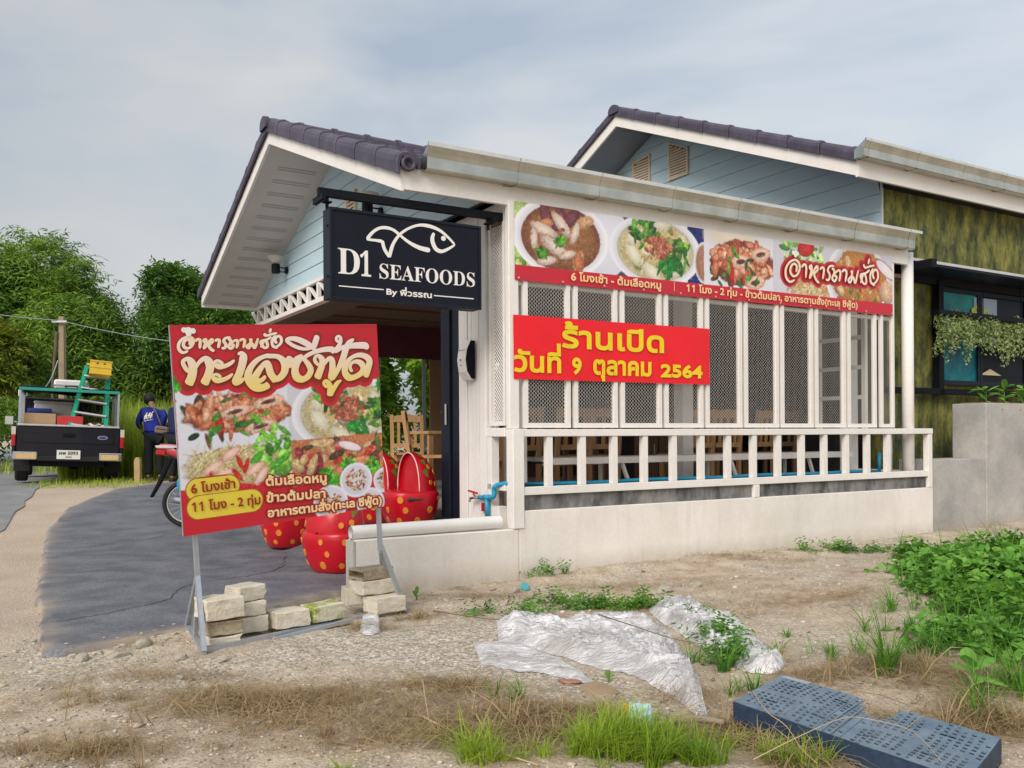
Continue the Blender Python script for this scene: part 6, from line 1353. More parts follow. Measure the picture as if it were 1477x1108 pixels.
# ================================================================== motorcycle
bx_, by_ = at_depth(256, 722, 10.9).x, 10.9
mc = thing('motorcycle', 'small motorcycle parked behind the menu board, only its tail showing', 'motorcycle', (bx_, by_, slabz(bx_, by_)), R(10))
def wheel(x, y=0):
    g = G(); g.tube([(x+.265*math.cos(a), y, .295+.265*math.sin(a)) for a in np.linspace(0, 2*math.pi, 36, endpoint=False)], .030, 10, closed=True); w = g.build('wheel', M_rubber, mc, smooth=True)
    g = G(); g.tube([(x+.232*math.cos(a), y, .295+.232*math.sin(a)) for a in np.linspace(0, 2*math.pi, 36, endpoint=False)], .012, 8, closed=True); g.build('rim', M_alu, w, smooth=True)
    g = G()
    for i in range(18): a = 2*math.pi*i/18; g.beam((x+.03*math.cos(a+.6), y+.015*(-1)**i, .295+.03*math.sin(a+.6)), (x+.23*math.cos(a), y, .295+.23*math.sin(a)), .003, .003)
    g.build('spokes', M_alu, w, kind='stuff'); g = G(); g.lathe([(.03, -.05), (.045, -.03), (.045, .03), (.03, .05)], 14, (x, y, .295), 0, 'y'); g.build('hub', M_alu, w, fixn=True)
wheel(.10); wheel(1.32)
g = G(); g.tube(spline([(-.22, 0, .98), (.0, 0, .93), (.3, 0, .84), (.62, 0, .80)], 5), [.05+.06*min(1, i/8) for i in range(16)], 14); g.build('tail_fairing', mat('silver_red_fairing', (.55, .06, .07), .3, coat=.5), mc, smooth=True)
g = G(); g.prism([(-.05, .985), (.25, .965), (.70, .875), (.72, .835), (.35, .86), (.0, .945)], -.11, .11, 'y'); g.build('seat', M_black, mc, fixn=True, bevel=.03)
g = G(); g.prism([(-.26, 1.01), (-.12, 1.015), (.05, .995), (.0, .965), (-.24, .975)], -.09, .09, 'y'); g.build('grab_rail', M_alu, mc, fixn=True, bevel=.01)
g = G(); g.prism([(-.255, .90), (-.24, .965), (-.12, .965), (-.14, .885)], -.075, .075, 'y'); g.build('tail_lamp', M_tail, mc, fixn=True, bevel=.01)
g = G(); g.prism([(-.13, .86), (-.06, .85), (-.19, .56), (-.30, .37), (-.33, .385), (-.23, .58)], -.045, .045, 'y'); g.build('rear_mudguard', M_black, mc, fixn=True, bevel=.01)
g = G(); g.prism([(.0, .60), (.22, .66), (.30, .50), (.10, .40), (.0, .46)], -.13, -.06, 'y'); g.build('side_cover', mat('bike_blue', (.02, .28, .42), .35), mc, fixn=True, bevel=.02)
g = G(); g.prism([(.15, .60), (.60, .80), (.95, .55), (1.0, .40), (.6, .28), (.35, .30)], -.09, .09, 'y'); g.build('engine_body', M_black, mc, fixn=True, bevel=.03)
g = G(); g.tube([(.7, -.13, .25), (.35, -.15, .27), (-.02, -.16, .36)], [.025, .045, .05], 12); g.build('exhaust', M_chrome, mc, smooth=True)
for y in (-.09, .09): g = G(); g.beam((1.32, y, .295), (1.02, y*.9, .98), .04, .04); g.build('fork_leg', M_alu, mc); g = G(); g.beam((.12, y, .295), (.22, y*1.1, .74), .035, .035); g.build('shock_absorber', M_chrome, mc); g = G(); g.beam((.10, y, .295), (.55, y*.8, .33), .035, .04); g.build('swing_arm', M_black, mc)
g = G(); g.tube([(.95, -.32, 1.06), (1.0, -.15, 1.02), (1.0, .15, 1.02), (.95, .32, 1.06)], .014, 8); g.build('handlebar', M_black, mc, smooth=True)
g = G(); g.prism([(1.0, .55), (1.08, .95), (1.18, .92), (1.22, .70)], -.12, .12, 'y'); g.build('front_fairing', mat('silver_red_fairing', (.55, .06, .07), .3), mc, fixn=True, bevel=.02)
g = G(); g.prism([(1.08, .60), (1.32, .66), (1.60, .52), (1.62, .48), (1.32, .60), (1.10, .55)], -.05, .05, 'y'); g.build('front_mudguard', M_black, mc, fixn=True)
g = G(); g.tube([(.5, .12, .3), (.42, .26, .02)], .012, 8); g.build('side_stand', M_black, mc)

# ================================================================== poles, wires, stake
pb = at_depth(90, 660, 24); pt_ = at_depth(92, 449, 24)
up = thing('utility_pole', 'square concrete utility pole in front of the trees', 'utility pole', (pb.x, 24, ghf(pb.x, 24)))
H_ = pt_.z-ghf(pb.x, 24); g = G(); w = .085; g.add([(-w, -w, 0), (w, -w, 0), (w, w, 0), (-w, w, 0), (-w*.75, -w*.75, H_), (w*.75, -w*.75, H_), (w*.75, w*.75, H_), (-w*.75, w*.75, H_)], [(0, 1, 5, 4), (1, 2, 6, 5), (2, 3, 7, 6), (3, 0, 4, 7), (4, 5, 6, 7)]); g.build('pole_shaft', M_pole, up)
g = G(); g.tube([(-.22, -.05, 0), (-.26, -.02, H_*.55), (-.1, -.1, H_*.9)], .04, 8); g.build('climber_stem', M_bark, up, smooth=True)
g = G(); g.beam((-.2, -.14, H_-.15), (.2, -.14, H_-.15), .05, .05); g.build('insulator_bar', M_galv, up)
def wire(a, b, sag, label):
    P_ = [Vector(a).lerp(Vector(b), i/24)-Vector((0, 0, sag*4*(i/24)*(1-i/24))) for i in range(25)]; g = G(); g.tube(P_, .011, 5); o = g.build('overhead_wire', M_galv, None); tag(o, label, 'wire')
top = Vector((pb.x, 23.85, pt_.z-.12))
wire(top, at_depth(-60, 436, 23), .03, 'thin wire running left from the utility pole'); wire(top, at_depth(330, 494, 25.5), .12, 'thin wire running right from the utility pole, behind the board')
wire((top.x-.05, top.y, pt_.z-1.2), at_depth(52, 556, 22.5), .25, 'slack cable dropping from the pole towards the truck')
wp = at_depth(33, 600, 22); z = ghf(wp.x, 22); g = G(); g.tube([(0, 0, 0), (0, 0, 2.25-z)], .055, 12); g.tube([(0, 0, 2.25-z), (0, 0, 2.40-z)], .10, 12); o = g.build('white_post', M_white, None); o.location = (wp.x, 22, z); tag(o, 'slim white post with a wider cap beside the hedge', 'post')
sp3 = at_depth(198, 694, 16.2); z = ghf(sp3.x, 16.2); g = G(); g.prism([(-.055, 0), (.055, 0), (.058, .44), (.03, .50), (-.03, .50), (-.058, .44)], -.05, .05, 'y'); o = g.build('wooden_stake', M_stake, None, fixn=True, bevel=.01); o.location = (sp3.x, 16.2, z-.02); tag(o, 'short weathered marker stake at the edge of the grass', 'stake')
# ================================================================== foliage
def unit(v): return v/np.maximum(np.linalg.norm(v, axis=-1, keepdims=True), 1e-9)
def quads(P, D, Nn, L, W):
    """diamond leaves: base P, direction D, facing Nn, length L, width W"""
    S_ = unit(np.cross(D, Nn)); L = L[:, None]; W = W[:, None]
    V = np.stack([P, P+D*L*.45+S_*W*.5, P+D*L-np.array([0, 0, 1.])*L*.12, P+D*L*.45-S_*W*.5], 1).reshape(-1, 3)
    return V, np.arange(len(V)).reshape(-1, 4)
def sprigs(O, D, L, k, leaf, rnd, droop=.5, wid=.32):
    """arching twigs with k pairs of leaflets each"""
    n = len(O); t = (np.arange(k)+.6)/k
    P = O[:, None, :]+D[:, None, :]*(L[:, None]*t)[..., None]; P[..., 2] -= droop*L[:, None]*t**2
    T_ = unit(D[:, None, :]+np.array([0, 0, -1.])*(2*droop*t)[None, :, None]); S_ = unit(np.cross(T_, np.array([0, 0, 1.])+.4*rnd.normal(size=(n, 1, 3))))
    Vs = []; 
    for sg in (-1, 1):
        dd = unit(T_*.55+S_*sg+.18*rnd.normal(size=T_.shape)); dd[..., 2] -= .15; dd = unit(dd); nn_ = unit(np.cross(T_, S_)+.35*rnd.normal(size=T_.shape))
        V, _ = quads(P.reshape(-1, 3), dd.reshape(-1, 3), nn_.reshape(-1, 3), leaf*(.7+.6*rnd.random(n*k)), leaf*wid*(.8+.4*rnd.random(n*k))); Vs.append(V)
    V = np.concatenate(Vs); return V, np.arange(len(V)).reshape(-1, 4)
def crown(clumps, n, leaf, seed, k=5, droop=.45, L=.9, wid=.32, up=.25):
    rnd = np.random.default_rng(seed); w = np.array([c[3]**2 for c in clumps]); ci = rnd.choice(len(clumps), n, p=w/w.sum()); C_ = np.array([c[:3] for c in clumps])[ci]; r = np.array([c[3] for c in clumps])[ci]
    d = unit(rnd.normal(size=(n, 3))); rad = r*(.35+.55*rnd.random(n)**.5); O = C_+d*rad[:, None]*np.array([1, 1, .85]); D = unit(d+np.array([0, 0, up])+.5*rnd.normal(size=(n, 3)))
    return sprigs(O, D, L*(.5+rnd.random(n))*np.minimum(1, r), k, leaf, rnd, droop, wid)
def tree(name, label, base, clumps, n, leaf, m, seed, trunk_r=.12, k=5, droop=.45, L=.9, wid=.32, cat='tree', group=None, inner=True):
    z0 = ghf(*base); t = thing(name, label, cat, (base[0], base[1], z0), 0, group); b = Vector((base[0], base[1], z0)); rs = random.Random(seed)
    cl = [(c[0]-b.x, c[1]-b.y, c[2]-b.z, c[3]) for c in clumps]
    top = max(c[2] for c in cl); g = G(); lean = sum(c[0] for c in cl)/len(cl)*.5
    P = [(0, 0, -.1), (lean*.2, .05, top*.3), (lean*.5, -.05, top*.55), (lean*.9, 0, top*.85)]; g.tube(spline(P, 4), [trunk_r*(1.1-.75*i/12) for i in range(13)], 10); g.build('trunk', M_bark, t, smooth=True)
    for c in cl:
        a = Vector(P[1]).lerp(Vector(P[2]), rs.random()); e = Vector(c[:3]); mid = a.lerp(e, .5)+Vector((rs.uniform(-.2, .2), rs.uniform(-.2, .2), .1)); g = G(); g.tube(spline([a, mid, e], 4), [trunk_r*.45*(1-.085*i) for i in range(9)], 6); g.build('limb', M_bark, t, smooth=True)
    V, F = crown(cl, n, leaf, seed, k, droop, L, wid); raw_mesh('crown', V, F, m, parent=t); return t
def cp(px, py, r, Y): p = at_depth(px, py, Y); return (p.x, p.y, p.z, r/FPX*Y)
def cps(l, Y): rs = random.Random(int(Y*10)); return [cp(x, y, r, Y+rs.uniform(-1.2, 1.2)) for x, y, r in l]
def bx(px, Y): return (at_depth(px, 600, Y).x, Y)
tree('feathery_tree', 'tallest feathery tree at the left edge, behind the utility pole', bx(40, 29), cps([(20, 395, 46), (65, 375, 40), (50, 440, 52), (105, 420, 32), (10, 470, 54), (85, 480, 50), (-50, 410, 56), (110, 385, 20)], 29), 3300, .24, L_tree, 1, .18, k=6, droop=.55, L=1.3, wid=.2, group='trees beyond the road')
tree('feathery_tree', 'arching feathery tree just right of the utility pole', bx(150, 27.5), cps([(128, 450, 34), (152, 490, 34), (120, 490, 40), (165, 525, 30), (140, 545, 40), (100, 455, 32)], 27.5), 2400, .22, L_tree, 2, .12, k=6, droop=.6, L=1.3, wid=.2, group='trees beyond the road')
tree('leafy_tree', 'narrow upright tree left of the restaurant gable', bx(248, 28), cps([(240, 400, 24), (262, 412, 28), (250, 440, 32), (285, 425, 30), (262, 475, 42), (232, 460, 24), (300, 465, 38)], 28), 3600, .17, L_dark, 3, .14, k=5, droop=.3, L=.8, group='trees beyond the road')
tree('leafy_tree', 'low dark tree between the two taller ones', bx(205, 30), cps([(205, 530, 26), (225, 540, 30), (190, 555, 34), (240, 560, 36)], 30), 1600, .17, L_dark, 4, .12, k=5, droop=.3, L=.8, group='trees beyond the road')
tree('leafy_tree', 'dark tree showing under the restaurant eaves', bx(345, 30), cps([(330, 455, 32), (370, 460, 34), (350, 490, 42), (310, 500, 40), (400, 480, 40), (430, 500, 45)], 30), 2600, .17, L_dark, 5, .14, k=5, droop=.3, L=.8, group='trees beyond the road')
tree('leafy_tree', 'dense dark tree behind the truck', bx(95, 31), cps([(60, 530, 55), (110, 540, 50), (20, 540, 55), (150, 560, 45), (-40, 530, 60), (80, 570, 40)], 31), 3000, .2, L_dark, 6, .16, k=5, droop=.3, L=.8, group='trees beyond the road')
tree('leafy_tree', 'yellow-green tree at the far left edge', bx(-10, 25), cps([(5, 490, 26), (22, 510, 20), (-20, 480, 32), (0, 530, 26), (-50, 500, 40)], 25), 1500, .17, L_olive, 7, .12, k=5, droop=.4, L=.7, group='trees beyond the road')
for i, (px, Y) in enumerate(((-170, 30), (-300, 32), (-460, 34))): tree('leafy_tree', ['dark tree left of the picture edge', 'broad dark tree further left', 'outermost dark tree on the left'][i], bx(px, Y), cps([(px, 430, 70), (px-50, 470, 70), (px+50, 470, 70), (px, 530, 90)], Y), 1800, .26, L_dark, 20+i, .2, k=5, droop=.35, L=1., group='trees beyond the road')
def mound(name, label, cl, n, leaf, m, seed, k=4, L=.5, droop=.3, kind='stuff', wid=.4):
    V, F = crown(cl, n, leaf, seed, k, droop, L, wid); o = raw_mesh(name, V, F, m); tag(o, label, name.replace('_', ' ')); o['kind'] = kind; return o
mound('hedge', 'clipped light green hedge along the far side of the road', [cp(x, 590+4*math.sin(x), 26, 22+rng.uniform(-.4, .4)) for x in range(-260, 52, 20)], 3600, .085, L_tree, 30)
mound('undergrowth', 'dark undergrowth filling the gap under the trees', [cp(x, 585+8*math.sin(x*.3), 42, 31) for x in range(-300, 460, 30)]+[cp(x, 540, 40, 33) for x in range(-300, 460, 40)], 5200, .2, L_dark, 31, L=.8)
gb = []
for i in range(26): p = L2W(.6+rng.uniform(0, 4.0), 8.0+rng.uniform(0, 1.6)); gb.append((p.x, p.y, rng.uniform(.4, 3.0), rng.uniform(.35, .55)))
mound('garden_foliage', 'bright foliage seen through the open restaurant behind the chairs', gb, 4600, .15, L_garden, 32, L=.5)
# hillside of background trees far behind, low on the horizon
# ------------------------------------------------------------------ grass
def blades(P, H_, lean, w, rnd, seg=4, dirs=None, curve=1.):
    n = len(P); a = rnd.random(n)*2*np.pi if dirs is None else dirs; d = np.stack([np.cos(a), np.sin(a), np.zeros(n)], 1); s = np.stack([-np.sin(a+rnd.normal(0, .6, n)), np.cos(a), np.zeros(n)], 1); s = unit(s)
    rows = []
    for i in range(seg+1):
        t = i/seg; c = P+d*(lean*H_*t**1.7)[:, None]*curve+np.array([0, 0, 1.])*(H_*(t-.38*lean*t**2.2*curve))[:, None]; ww = (w*(1-t)**.7*.5+.0004)[:, None]; rows += [c-s*ww, c+s*ww]
    V = np.stack(rows, 1).reshape(-1, 3); m = 2*(seg+1); b = (np.arange(n)*m)[:, None]; F = np.concatenate([b+np.array([2*i, 2*i+1, 2*i+3, 2*i+2]) for i in range(seg)]); return V, F
def scatter(px, py, rx, ry, n, rnd):
    p = on_ground(px, py); a = rnd.normal(0, .5, (n, 2)); x = p.x+a[:, 0]*rx; y = p.y+a[:, 1]*ry; return np.stack([x, y, gh(x, y)-.005], 1)
def grassy(name, label, spots, m, seed, w=.006, lean=.7, seg=4, cat=None, jitter=.45, per=22, tr=.022):
    """tufts: blades spring from common points and lean outwards"""
    rnd = np.random.default_rng(seed); Vs = []; Fs = []; b = 0
    for px, py, rx, ry, n, h in spots:
        k = max(1, n//per); C_ = scatter(px, py, rx, ry, k, rnd); hs = .55+.75*rnd.random(k); ci = rnd.integers(k, size=n); a = rnd.random(n)*2*np.pi; r = tr*np.sqrt(rnd.random(n))
        P = C_[ci]+np.stack([np.cos(a)*r, np.sin(a)*r, np.zeros(n)], 1); V, F = blades(P, h*hs[ci]*(1-jitter+2*jitter*rnd.random(n)), lean*(.25+1.2*rnd.random(n)**1.5), w*(.6+.8*rnd.random(n)), rnd, seg, a+rnd.normal(0, .5, n)); Vs.append(V); Fs.append(F+b); b += len(V)
    o = raw_mesh(name, np.concatenate(Vs), np.concatenate(Fs), m, smooth=True); return tag(o, label, cat or 'grass', kind='stuff')
def straws(name, label, spots, m, seed, L=(.04, .16), w=.0028):
    """dead stems lying criss-cross on the soil"""
    rnd = np.random.default_rng(seed); Vs = []; Fs = []; b = 0
    for px, py, rx, ry, n in spots:
        P = scatter(px, py, rx, ry, n, rnd); a = rnd.random(n)*2*np.pi; l = rnd.uniform(L[0], L[1], n)*(.5+rnd.random(n)); bend = rnd.normal(0, .5, n); tilt = np.abs(rnd.normal(0, .16, n)); rows = []
        x, y = P[:, 0].copy(), P[:, 1].copy(); 
        for i in range(5):
            t = i/4; an = a+bend*t; 
            if i: x = x+np.cos(an)*l/4; y = y+np.sin(an)*l/4
            z = gh(x, y)+.004+tilt*l*np.sin(t*2.6)+.006; s_ = np.stack([-np.sin(an), np.cos(an), rnd.normal(0, .3, n)], 1); c = np.stack([x, y, z], 1); ww = w*(.5+rnd.random(n))[:, None]*(1-.6*t)*.5; rows += [c-s_*ww, c+s_*ww]
        V = np.stack(rows, 1).reshape(-1, 3); bb = (np.arange(n)*10)[:, None]; F = np.concatenate([bb+np.array([2*i, 2*i+1, 2*i+3, 2*i+2]) for i in range(4)]); Vs.append(V); Fs.append(F+b); b += len(V)
    o = raw_mesh(name, np.concatenate(Vs), np.concatenate(Fs), m); return tag(o, label, 'straw', kind='stuff')
rnd = np.random.default_rng(77)
n = 21000; x = rnd.uniform(-9.2, -2.6, n); y = rnd.uniform(17.7, 23, n); x = x-(y-17)*.30+.3; P = np.stack([x, y, gh(x, y)], 1); V, F = blades(P, rnd.uniform(1.0, 1.95, n), rnd.uniform(.1, .7, n), rnd.uniform(.012, .028, n), rnd)
o = raw_mesh('tall_grass', V, F, L_tall, smooth=True); tag(o, 'tall yellow-green grass behind the stooping person', 'grass', kind='stuff')
n = 2600; x = rnd.uniform(-30, -8.6, n); y = rnd.uniform(20, 24, n); P = np.stack([x, y, gh(x, y)], 1); V, F = blades(P, rnd.uniform(.15, .5, n), rnd.uniform(.1, .7, n), rnd.uniform(.015, .03, n), rnd); 
n = 900; x = rnd.uniform(-8.6, -6.6, n); y = rnd.uniform(15.2, 16.8, n); P2 = np.stack([x, y, gh(x, y)], 1); V2, F2 = blades(P2, rnd.uniform(.05, .16, n), rnd.uniform(.2, .9, n), rnd.uniform(.006, .012, n), rnd)
o = raw_mesh('verge_grass', np.concatenate([V, V2]), np.concatenate([F, F2+len(V)]), L_tall, smooth=True); tag(o, 'short verge grass around the truck wheels and along the far road edge', 'grass', kind='stuff')
grassy('fresh_grass', 'bright green grass tufts along the bottom edge of the picture', [(690, 1104, .08, .06, 260, .13), (860, 1092, .12, .09, 700, .12), (900, 1080, .12, .10, 800, .13), (935, 1098, .14, .08, 520, .13), (820, 1105, .12, .06, 160, .10), (975, 1092, .10, .1, 300, .11), (880, 1050, .12, .06, 200, .07), (560, 1105, .3, .04, 40, .06), (1010, 1104, .10, .06, 200, .10), (740, 1106, .1, .05, 70, .08), (1100, 1104, .08, .04, 160, .09), (1160, 1112, .08, .03, 110, .09), (1060, 1085, .06, .04, 70, .08)], L_grass, 41, .0036, 1.0, per=30, tr=.03)
grassy('weedy_grass', 'long green grass blades around the rubble on the right', [(1272, 985, .05, .05, 110, .30), (1240, 955, .2, .14, 70, .12), (1320, 950, .2, .16, 60, .14), (1180, 955, .2, .12, 50, .10), (1040, 975, .07, .06, 70, .13), (1060, 1005, .08, .05, 60, .10), (1440, 1010, .2, .1, 60, .14), (1470, 1010, .1, .15, 160, .24), (1450, 960, .2, .2, 160, .26), (1410, 930, .25, .15, 120, .22), (1330, 905, .25, .1, 70, .18), (1350, 900, .3, .2, 60, .14), (740, 1010, .12, .06, 50, .10), (1110, 930, .1, .1, 24, .10), (1000, 960, .05, .05, 30, .14), (1330, 870, .3, .2, 90, .2), (1290, 800, .2, .06, 40, .14), (800, 835, .3, .04, 26, .08), (1440, 815, .35, .2, 150, .34), (1380, 800, .3, .1, 60, .24), (1477, 860, .3, .3, 160, .34), (1350, 960, .2, .15, 90, .2), (1300, 925, .2, .12, 60, .16), (1420, 1040, .12, .1, 90, .2)], L_weed, 42, .0055, 1.0, per=14)
grassy('dry_grass', 'dry straw-coloured grass tufts standing in the bare soil', [(400, 1010, .5, .24, 200, .05), (290, 1010, .4, .3, 110, .05), (150, 1080, .22, .12, 150, .09), (90, 1075, .3, .1, 90, .07), (700, 1060, .4, .25, 260, .10), (640, 990, .3, .12, 130, .07), (780, 1040, .35, .2, 220, .10), (530, 905, .14, .07, 90, .05), (590, 890, .12, .08, 60, .07), (170, 1000, .35, .2, 90, .06), (1290, 985, .35, .2, 220, .10), (1430, 1050, .25, .15, 260, .15), (870, 1070, .3, .1, 140, .10), (1020, 1060, .25, .1, 120, .08), (140, 980, .25, .1, 60, .05)], L_dry, 43, .0032, 1.3, 4)
straws('dead_straw', 'dead stems and roots lying criss-cross over the soil', [(400, 1005, .38, .22, 1500), (290, 1005, .3, .28, 700), (440, 1035, .4, .15, 600), (150, 1075, .3, .12, 500), (80, 1070, .3, .1, 300), (700, 1055, .45, .25, 2200), (640, 990, .35, .16, 800), (780, 1035, .4, .2, 1500), (530, 905, .16, .07, 260), (600, 890, .14, .08, 200), (560, 1010, .5, .25, 900), (1290, 975, .4, .22, 1100), (1180, 990, .3, .1, 500), (1430, 1050, .25, .2, 1100), (870, 1065, .3, .1, 700), (1020, 1060, .25, .1, 600), (230, 965, .4, .15, 400), (1000, 880, .7, .35, 500), (700, 860, .5, .12, 300), (1200, 880, .6, .4, 700), (1050, 815, .9, .06, 320), (900, 850, .8, .15, 400), (600, 1060, .8, .2, 900), (120, 1000, .4, .2, 300), (1000, 1010, .3, .2, 400), (1400, 1000, .3, .25, 700), (1300, 1050, .3, .1, 500)], L_dry, 44)
straws('long_straw', 'longer fallen straw on the soil at the bottom of the picture', [(700, 1070, .5, .2, 60), (300, 1030, .7, .2, 40), (1300, 1000, .4, .2, 50), (1420, 1060, .2, .15, 60), (900, 1050, .3, .1, 30)], L_dry, 45, (.2, .4), .006)
straws('crate_straw', 'dry straw heaped against the near side of the blue crate', [(1090, 1080, .08, .05, 260), (1150, 1105, .12, .05, 260), (1060, 1050, .06, .06, 120)], L_dry, 46, (.08, .25), .004)
def stalk(name, label, pts, r, m, cat='stalk'):
    P_ = []
    for px, py, z in pts:
        p = on_ground(px, py, z); P_.append((p.x, p.y, z))
    g = G(); S_ = spline(P_, 6); g.tube(S_, [r*(1-.5*i/len(S_)) for i in range(len(S_))], 6); o = g.build(name, m, None, smooth=True); return tag(o, label, cat)
M_straw = mat('straw_stalk', (.52, .40, .23), .8)
stalk('fallen_stalk', 'long straw stalk sloping down over the left end of the blue crate', [(1080, 1000, .10), (1100, 1030, .125), (1128, 1052, .118), (1150, 1085, .125), (1172, 1106, .12)], .0022, M_straw)
stalk('fallen_stalk', 'arched straw stalk lying across the middle of the blue crate', [(1080, 1100, .08), (1150, 1066, .13), (1210, 1042, .15), (1250, 1044, .14), (1310, 1062, .125), (1352, 1106, .11)], .002, M_straw)
stalk('fallen_stalk', 'pale straw stalk at the bottom edge left of the bright grass', [(600, 1030, .03), (690, 1075, .04), (770, 1104, .03)], .005, M_straw)
stalk('fallen_stalk', 'crooked dry root below the plastic sheet', [(700, 1010, .03), (740, 1050, .06), (760, 1030, .05), (830, 1020, .04)], .005, M_twig)
stalk('fallen_stalk', 'thin twig lying in front of the white wall', [(622, 880, .02), (665, 887, .04), (720, 893, .03), (760, 880, .03)], .005, M_twig)
stalk('fallen_stalk', 'dark twig crossing the white plastic sheet', [(860, 888, .09), (910, 905, .14), (970, 925, .14), (1030, 935, .13)], .004, M_twig)
stalk('fallen_stalk', 'thin dry stalk in the soil at the lower left', [(60, 960, .02), (110, 955, .04), (180, 925, .02)], .003, M_straw)
stalk('timber_offcut', 'grey-brown round timber piece left of the blue crate', [(958, 1042, .03), (1000, 1040, .03), (1040, 1046, .03)], .022, mat('old_timber', (.30, .24, .17), .9, bump=.5, bscale=30), 'timber')
# ------------------------------------------------------------------ leafy weeds
def weeds(name, label, spots, m, seed, leaf, k=4, L=.16, kind='stuff', cat='weeds', wid=.42, droop=.2):
    rnd = np.random.default_rng(seed); O = []; Ls = []
    for px, py, rx, ry, n, h in spots:
        P = scatter(px, py, rx, ry, n, rnd); P[:, 2] += h*rnd.random(n)*np.exp(-(((P[:, 0]-P[:, 0].mean())/rx)**2+((P[:, 1]-P[:, 1].mean())/ry)**2)); O.append(P)
    O = np.concatenate(O); D = unit(rnd.normal(size=O.shape)*np.array([1, 1, .4])+np.array([0, 0, .8])); V, F = sprigs(O, D, L*(.5+rnd.random(len(O))), k, leaf, rnd, droop, wid)
    o = raw_mesh(name, V, F, m); return tag(o, label, cat, kind=kind)
weeds('weed_patch', 'dense dark green creeping weeds in front of the grey wall', [(1440, 860, .40, .4, 900, .24), (1400, 840, .38, .35, 600, .18), (1475, 835, .45, .5, 700, .28), (1370, 840, .26, .26, 300, .12), (1430, 900, .30, .2, 300, .10), (1478, 930, .2, .25, 200, .14), (1600, 880, .7, .7, 1000, .3), (1320, 812, .16, .12, 90, .10), (1345, 880, .14, .16, 60, .06), (1400, 945, .2, .14, 60, .06)], L_weed, 51, .062, L=.17)
weeds('bright_weeds', 'yellow-green broad-leaved weeds mixed into the creeping patch on the right', [(1350, 850, .3, .3, 140, .16), (1420, 870, .35, .35, 260, .24), (1470, 880, .3, .35, 260, .28), (1380, 935, .25, .15, 60, .1), (1450, 960, .2, .15, 70, .14)], L_broad, 53, .075, L=.12, wid=.55)
weeds('weed_strip', 'trailing green weeds between the wall and the plastic sheet', [(690, 884, .10, .05, 16, .05), (755, 888, .16, .07, 30, .08), (860, 880, .28, .06, 100, .06), (920, 878, .2, .06, 70, .05), (800, 870, .2, .08, 40, .05), (1215, 803, .2, .06, 70, .05), (1260, 803, .1, .05, 30, .05), (1160, 806, .1, .04, 20, .04), (590, 838, .05, .04, 8, .08), (785, 838, .12, .05, 26, .06), (1030, 935, .12, .1, 50, .10), (1050, 965, .12, .1, 70, .10), (1000, 900, .12, .06, 30, .08)], L_weed, 52, .042, L=.12, wid=.3)
def plant(name, label, px, py, leaves, m, cat='plant', stem=.1, z0=None):
    p = on_ground(px, py); z = ghf(p.x, p.y) if z0 is None else z0; t = thing(name, label, cat, (p.x, p.y, z)); g = G(); g.tube([(0, 0, -.01), (.005, .0, stem*.5), (0, .004, stem)], [.006, .005, .004], 8); g.build('stem', m, t, smooth=True)
    for az, el, L, W_, hz_ in leaves:
        a, e_ = R(az), R(el); d = Vector((math.cos(a)*math.cos(e_), math.sin(a)*math.cos(e_), math.sin(e_))); s = Vector((-math.sin(a), math.cos(a), 0)); n_ = d.cross(s)*-1
        def f(u, v): w = W_/2*math.sin(math.pi*min(1, u*.96+.02))**.7; c = d*L*u+Vector((0, 0, hz_))-Vector((0, 0, 1))*L*.35*u*u; return c+s*w*(2*v-1)+n_*(abs(2*v-1)*w*.35)
        g = G(); g.grid(f, 8, 4); g.build('leaf', m, t, smooth=True)
    return t
plant('broadleaf_plant', 'young plant with big pale green leaves beside the blue crate', 1400, 1008, [(100, 70, .15, .085, .10), (20, 40, .15, .075, .10), (170, 35, .13, .075, .09), (250, 15, .12, .07, .08), (320, 10, .14, .07, .07), (60, 20, .10, .05, .05), (210, 60, .12, .08, .11)], L_broad, stem=.12)
plant('seedling', 'small seedling with two upright leaves left of the plastic sheet', 765, 893, [(90, 70, .07, .04, .04), (0, 30, .07, .03, .03), (180, 40, .06, .03, .03)], L_weed, stem=.05)
plant('seedling', 'broad-leaved seedling in front of the wall, beside the fallen twig', 680, 890, [(200, 20, .08, .05, .02), (20, 25, .06, .03, .02), (110, 50, .06, .04, .02)], L_weed, stem=.03)
plant('seedling', 'small upright plant growing against the wall by the right block pile', 597, 862, [(80, 75, .11, .03, .03), (120, 55, .09, .025, .02), (30, 35, .07, .02, .02)], L_weed, stem=.05)
plant('seedling', 'dark seedling poking through the lower edge of the plastic sheet', 872, 985, [(80, 75, .06, .03, .02), (10, 40, .05, .02, .02), (190, 35, .05, .02, .02)], L_weed, stem=.04)
for i, (s, dz) in enumerate(((6.95, 0), (7.35, .05), (7.75, 0))):
    p = L2W(s+.1, .12, 1.56); t = plant('planter_plant', ['yellow-green leafy plant at the left end of the planter', 'tallest leafy plant in the planter', 'leafy plant drooping over the planter front'][i], 700, 900, [(rng.uniform(0, 360), rng.uniform(10, 60), rng.uniform(.16, .26), rng.uniform(.07, .11), .05+.02*j) for j in range(9)]+[(300, -10, .22, .09, .04)], L_broad, stem=.16, z0=1.57); t.location = p
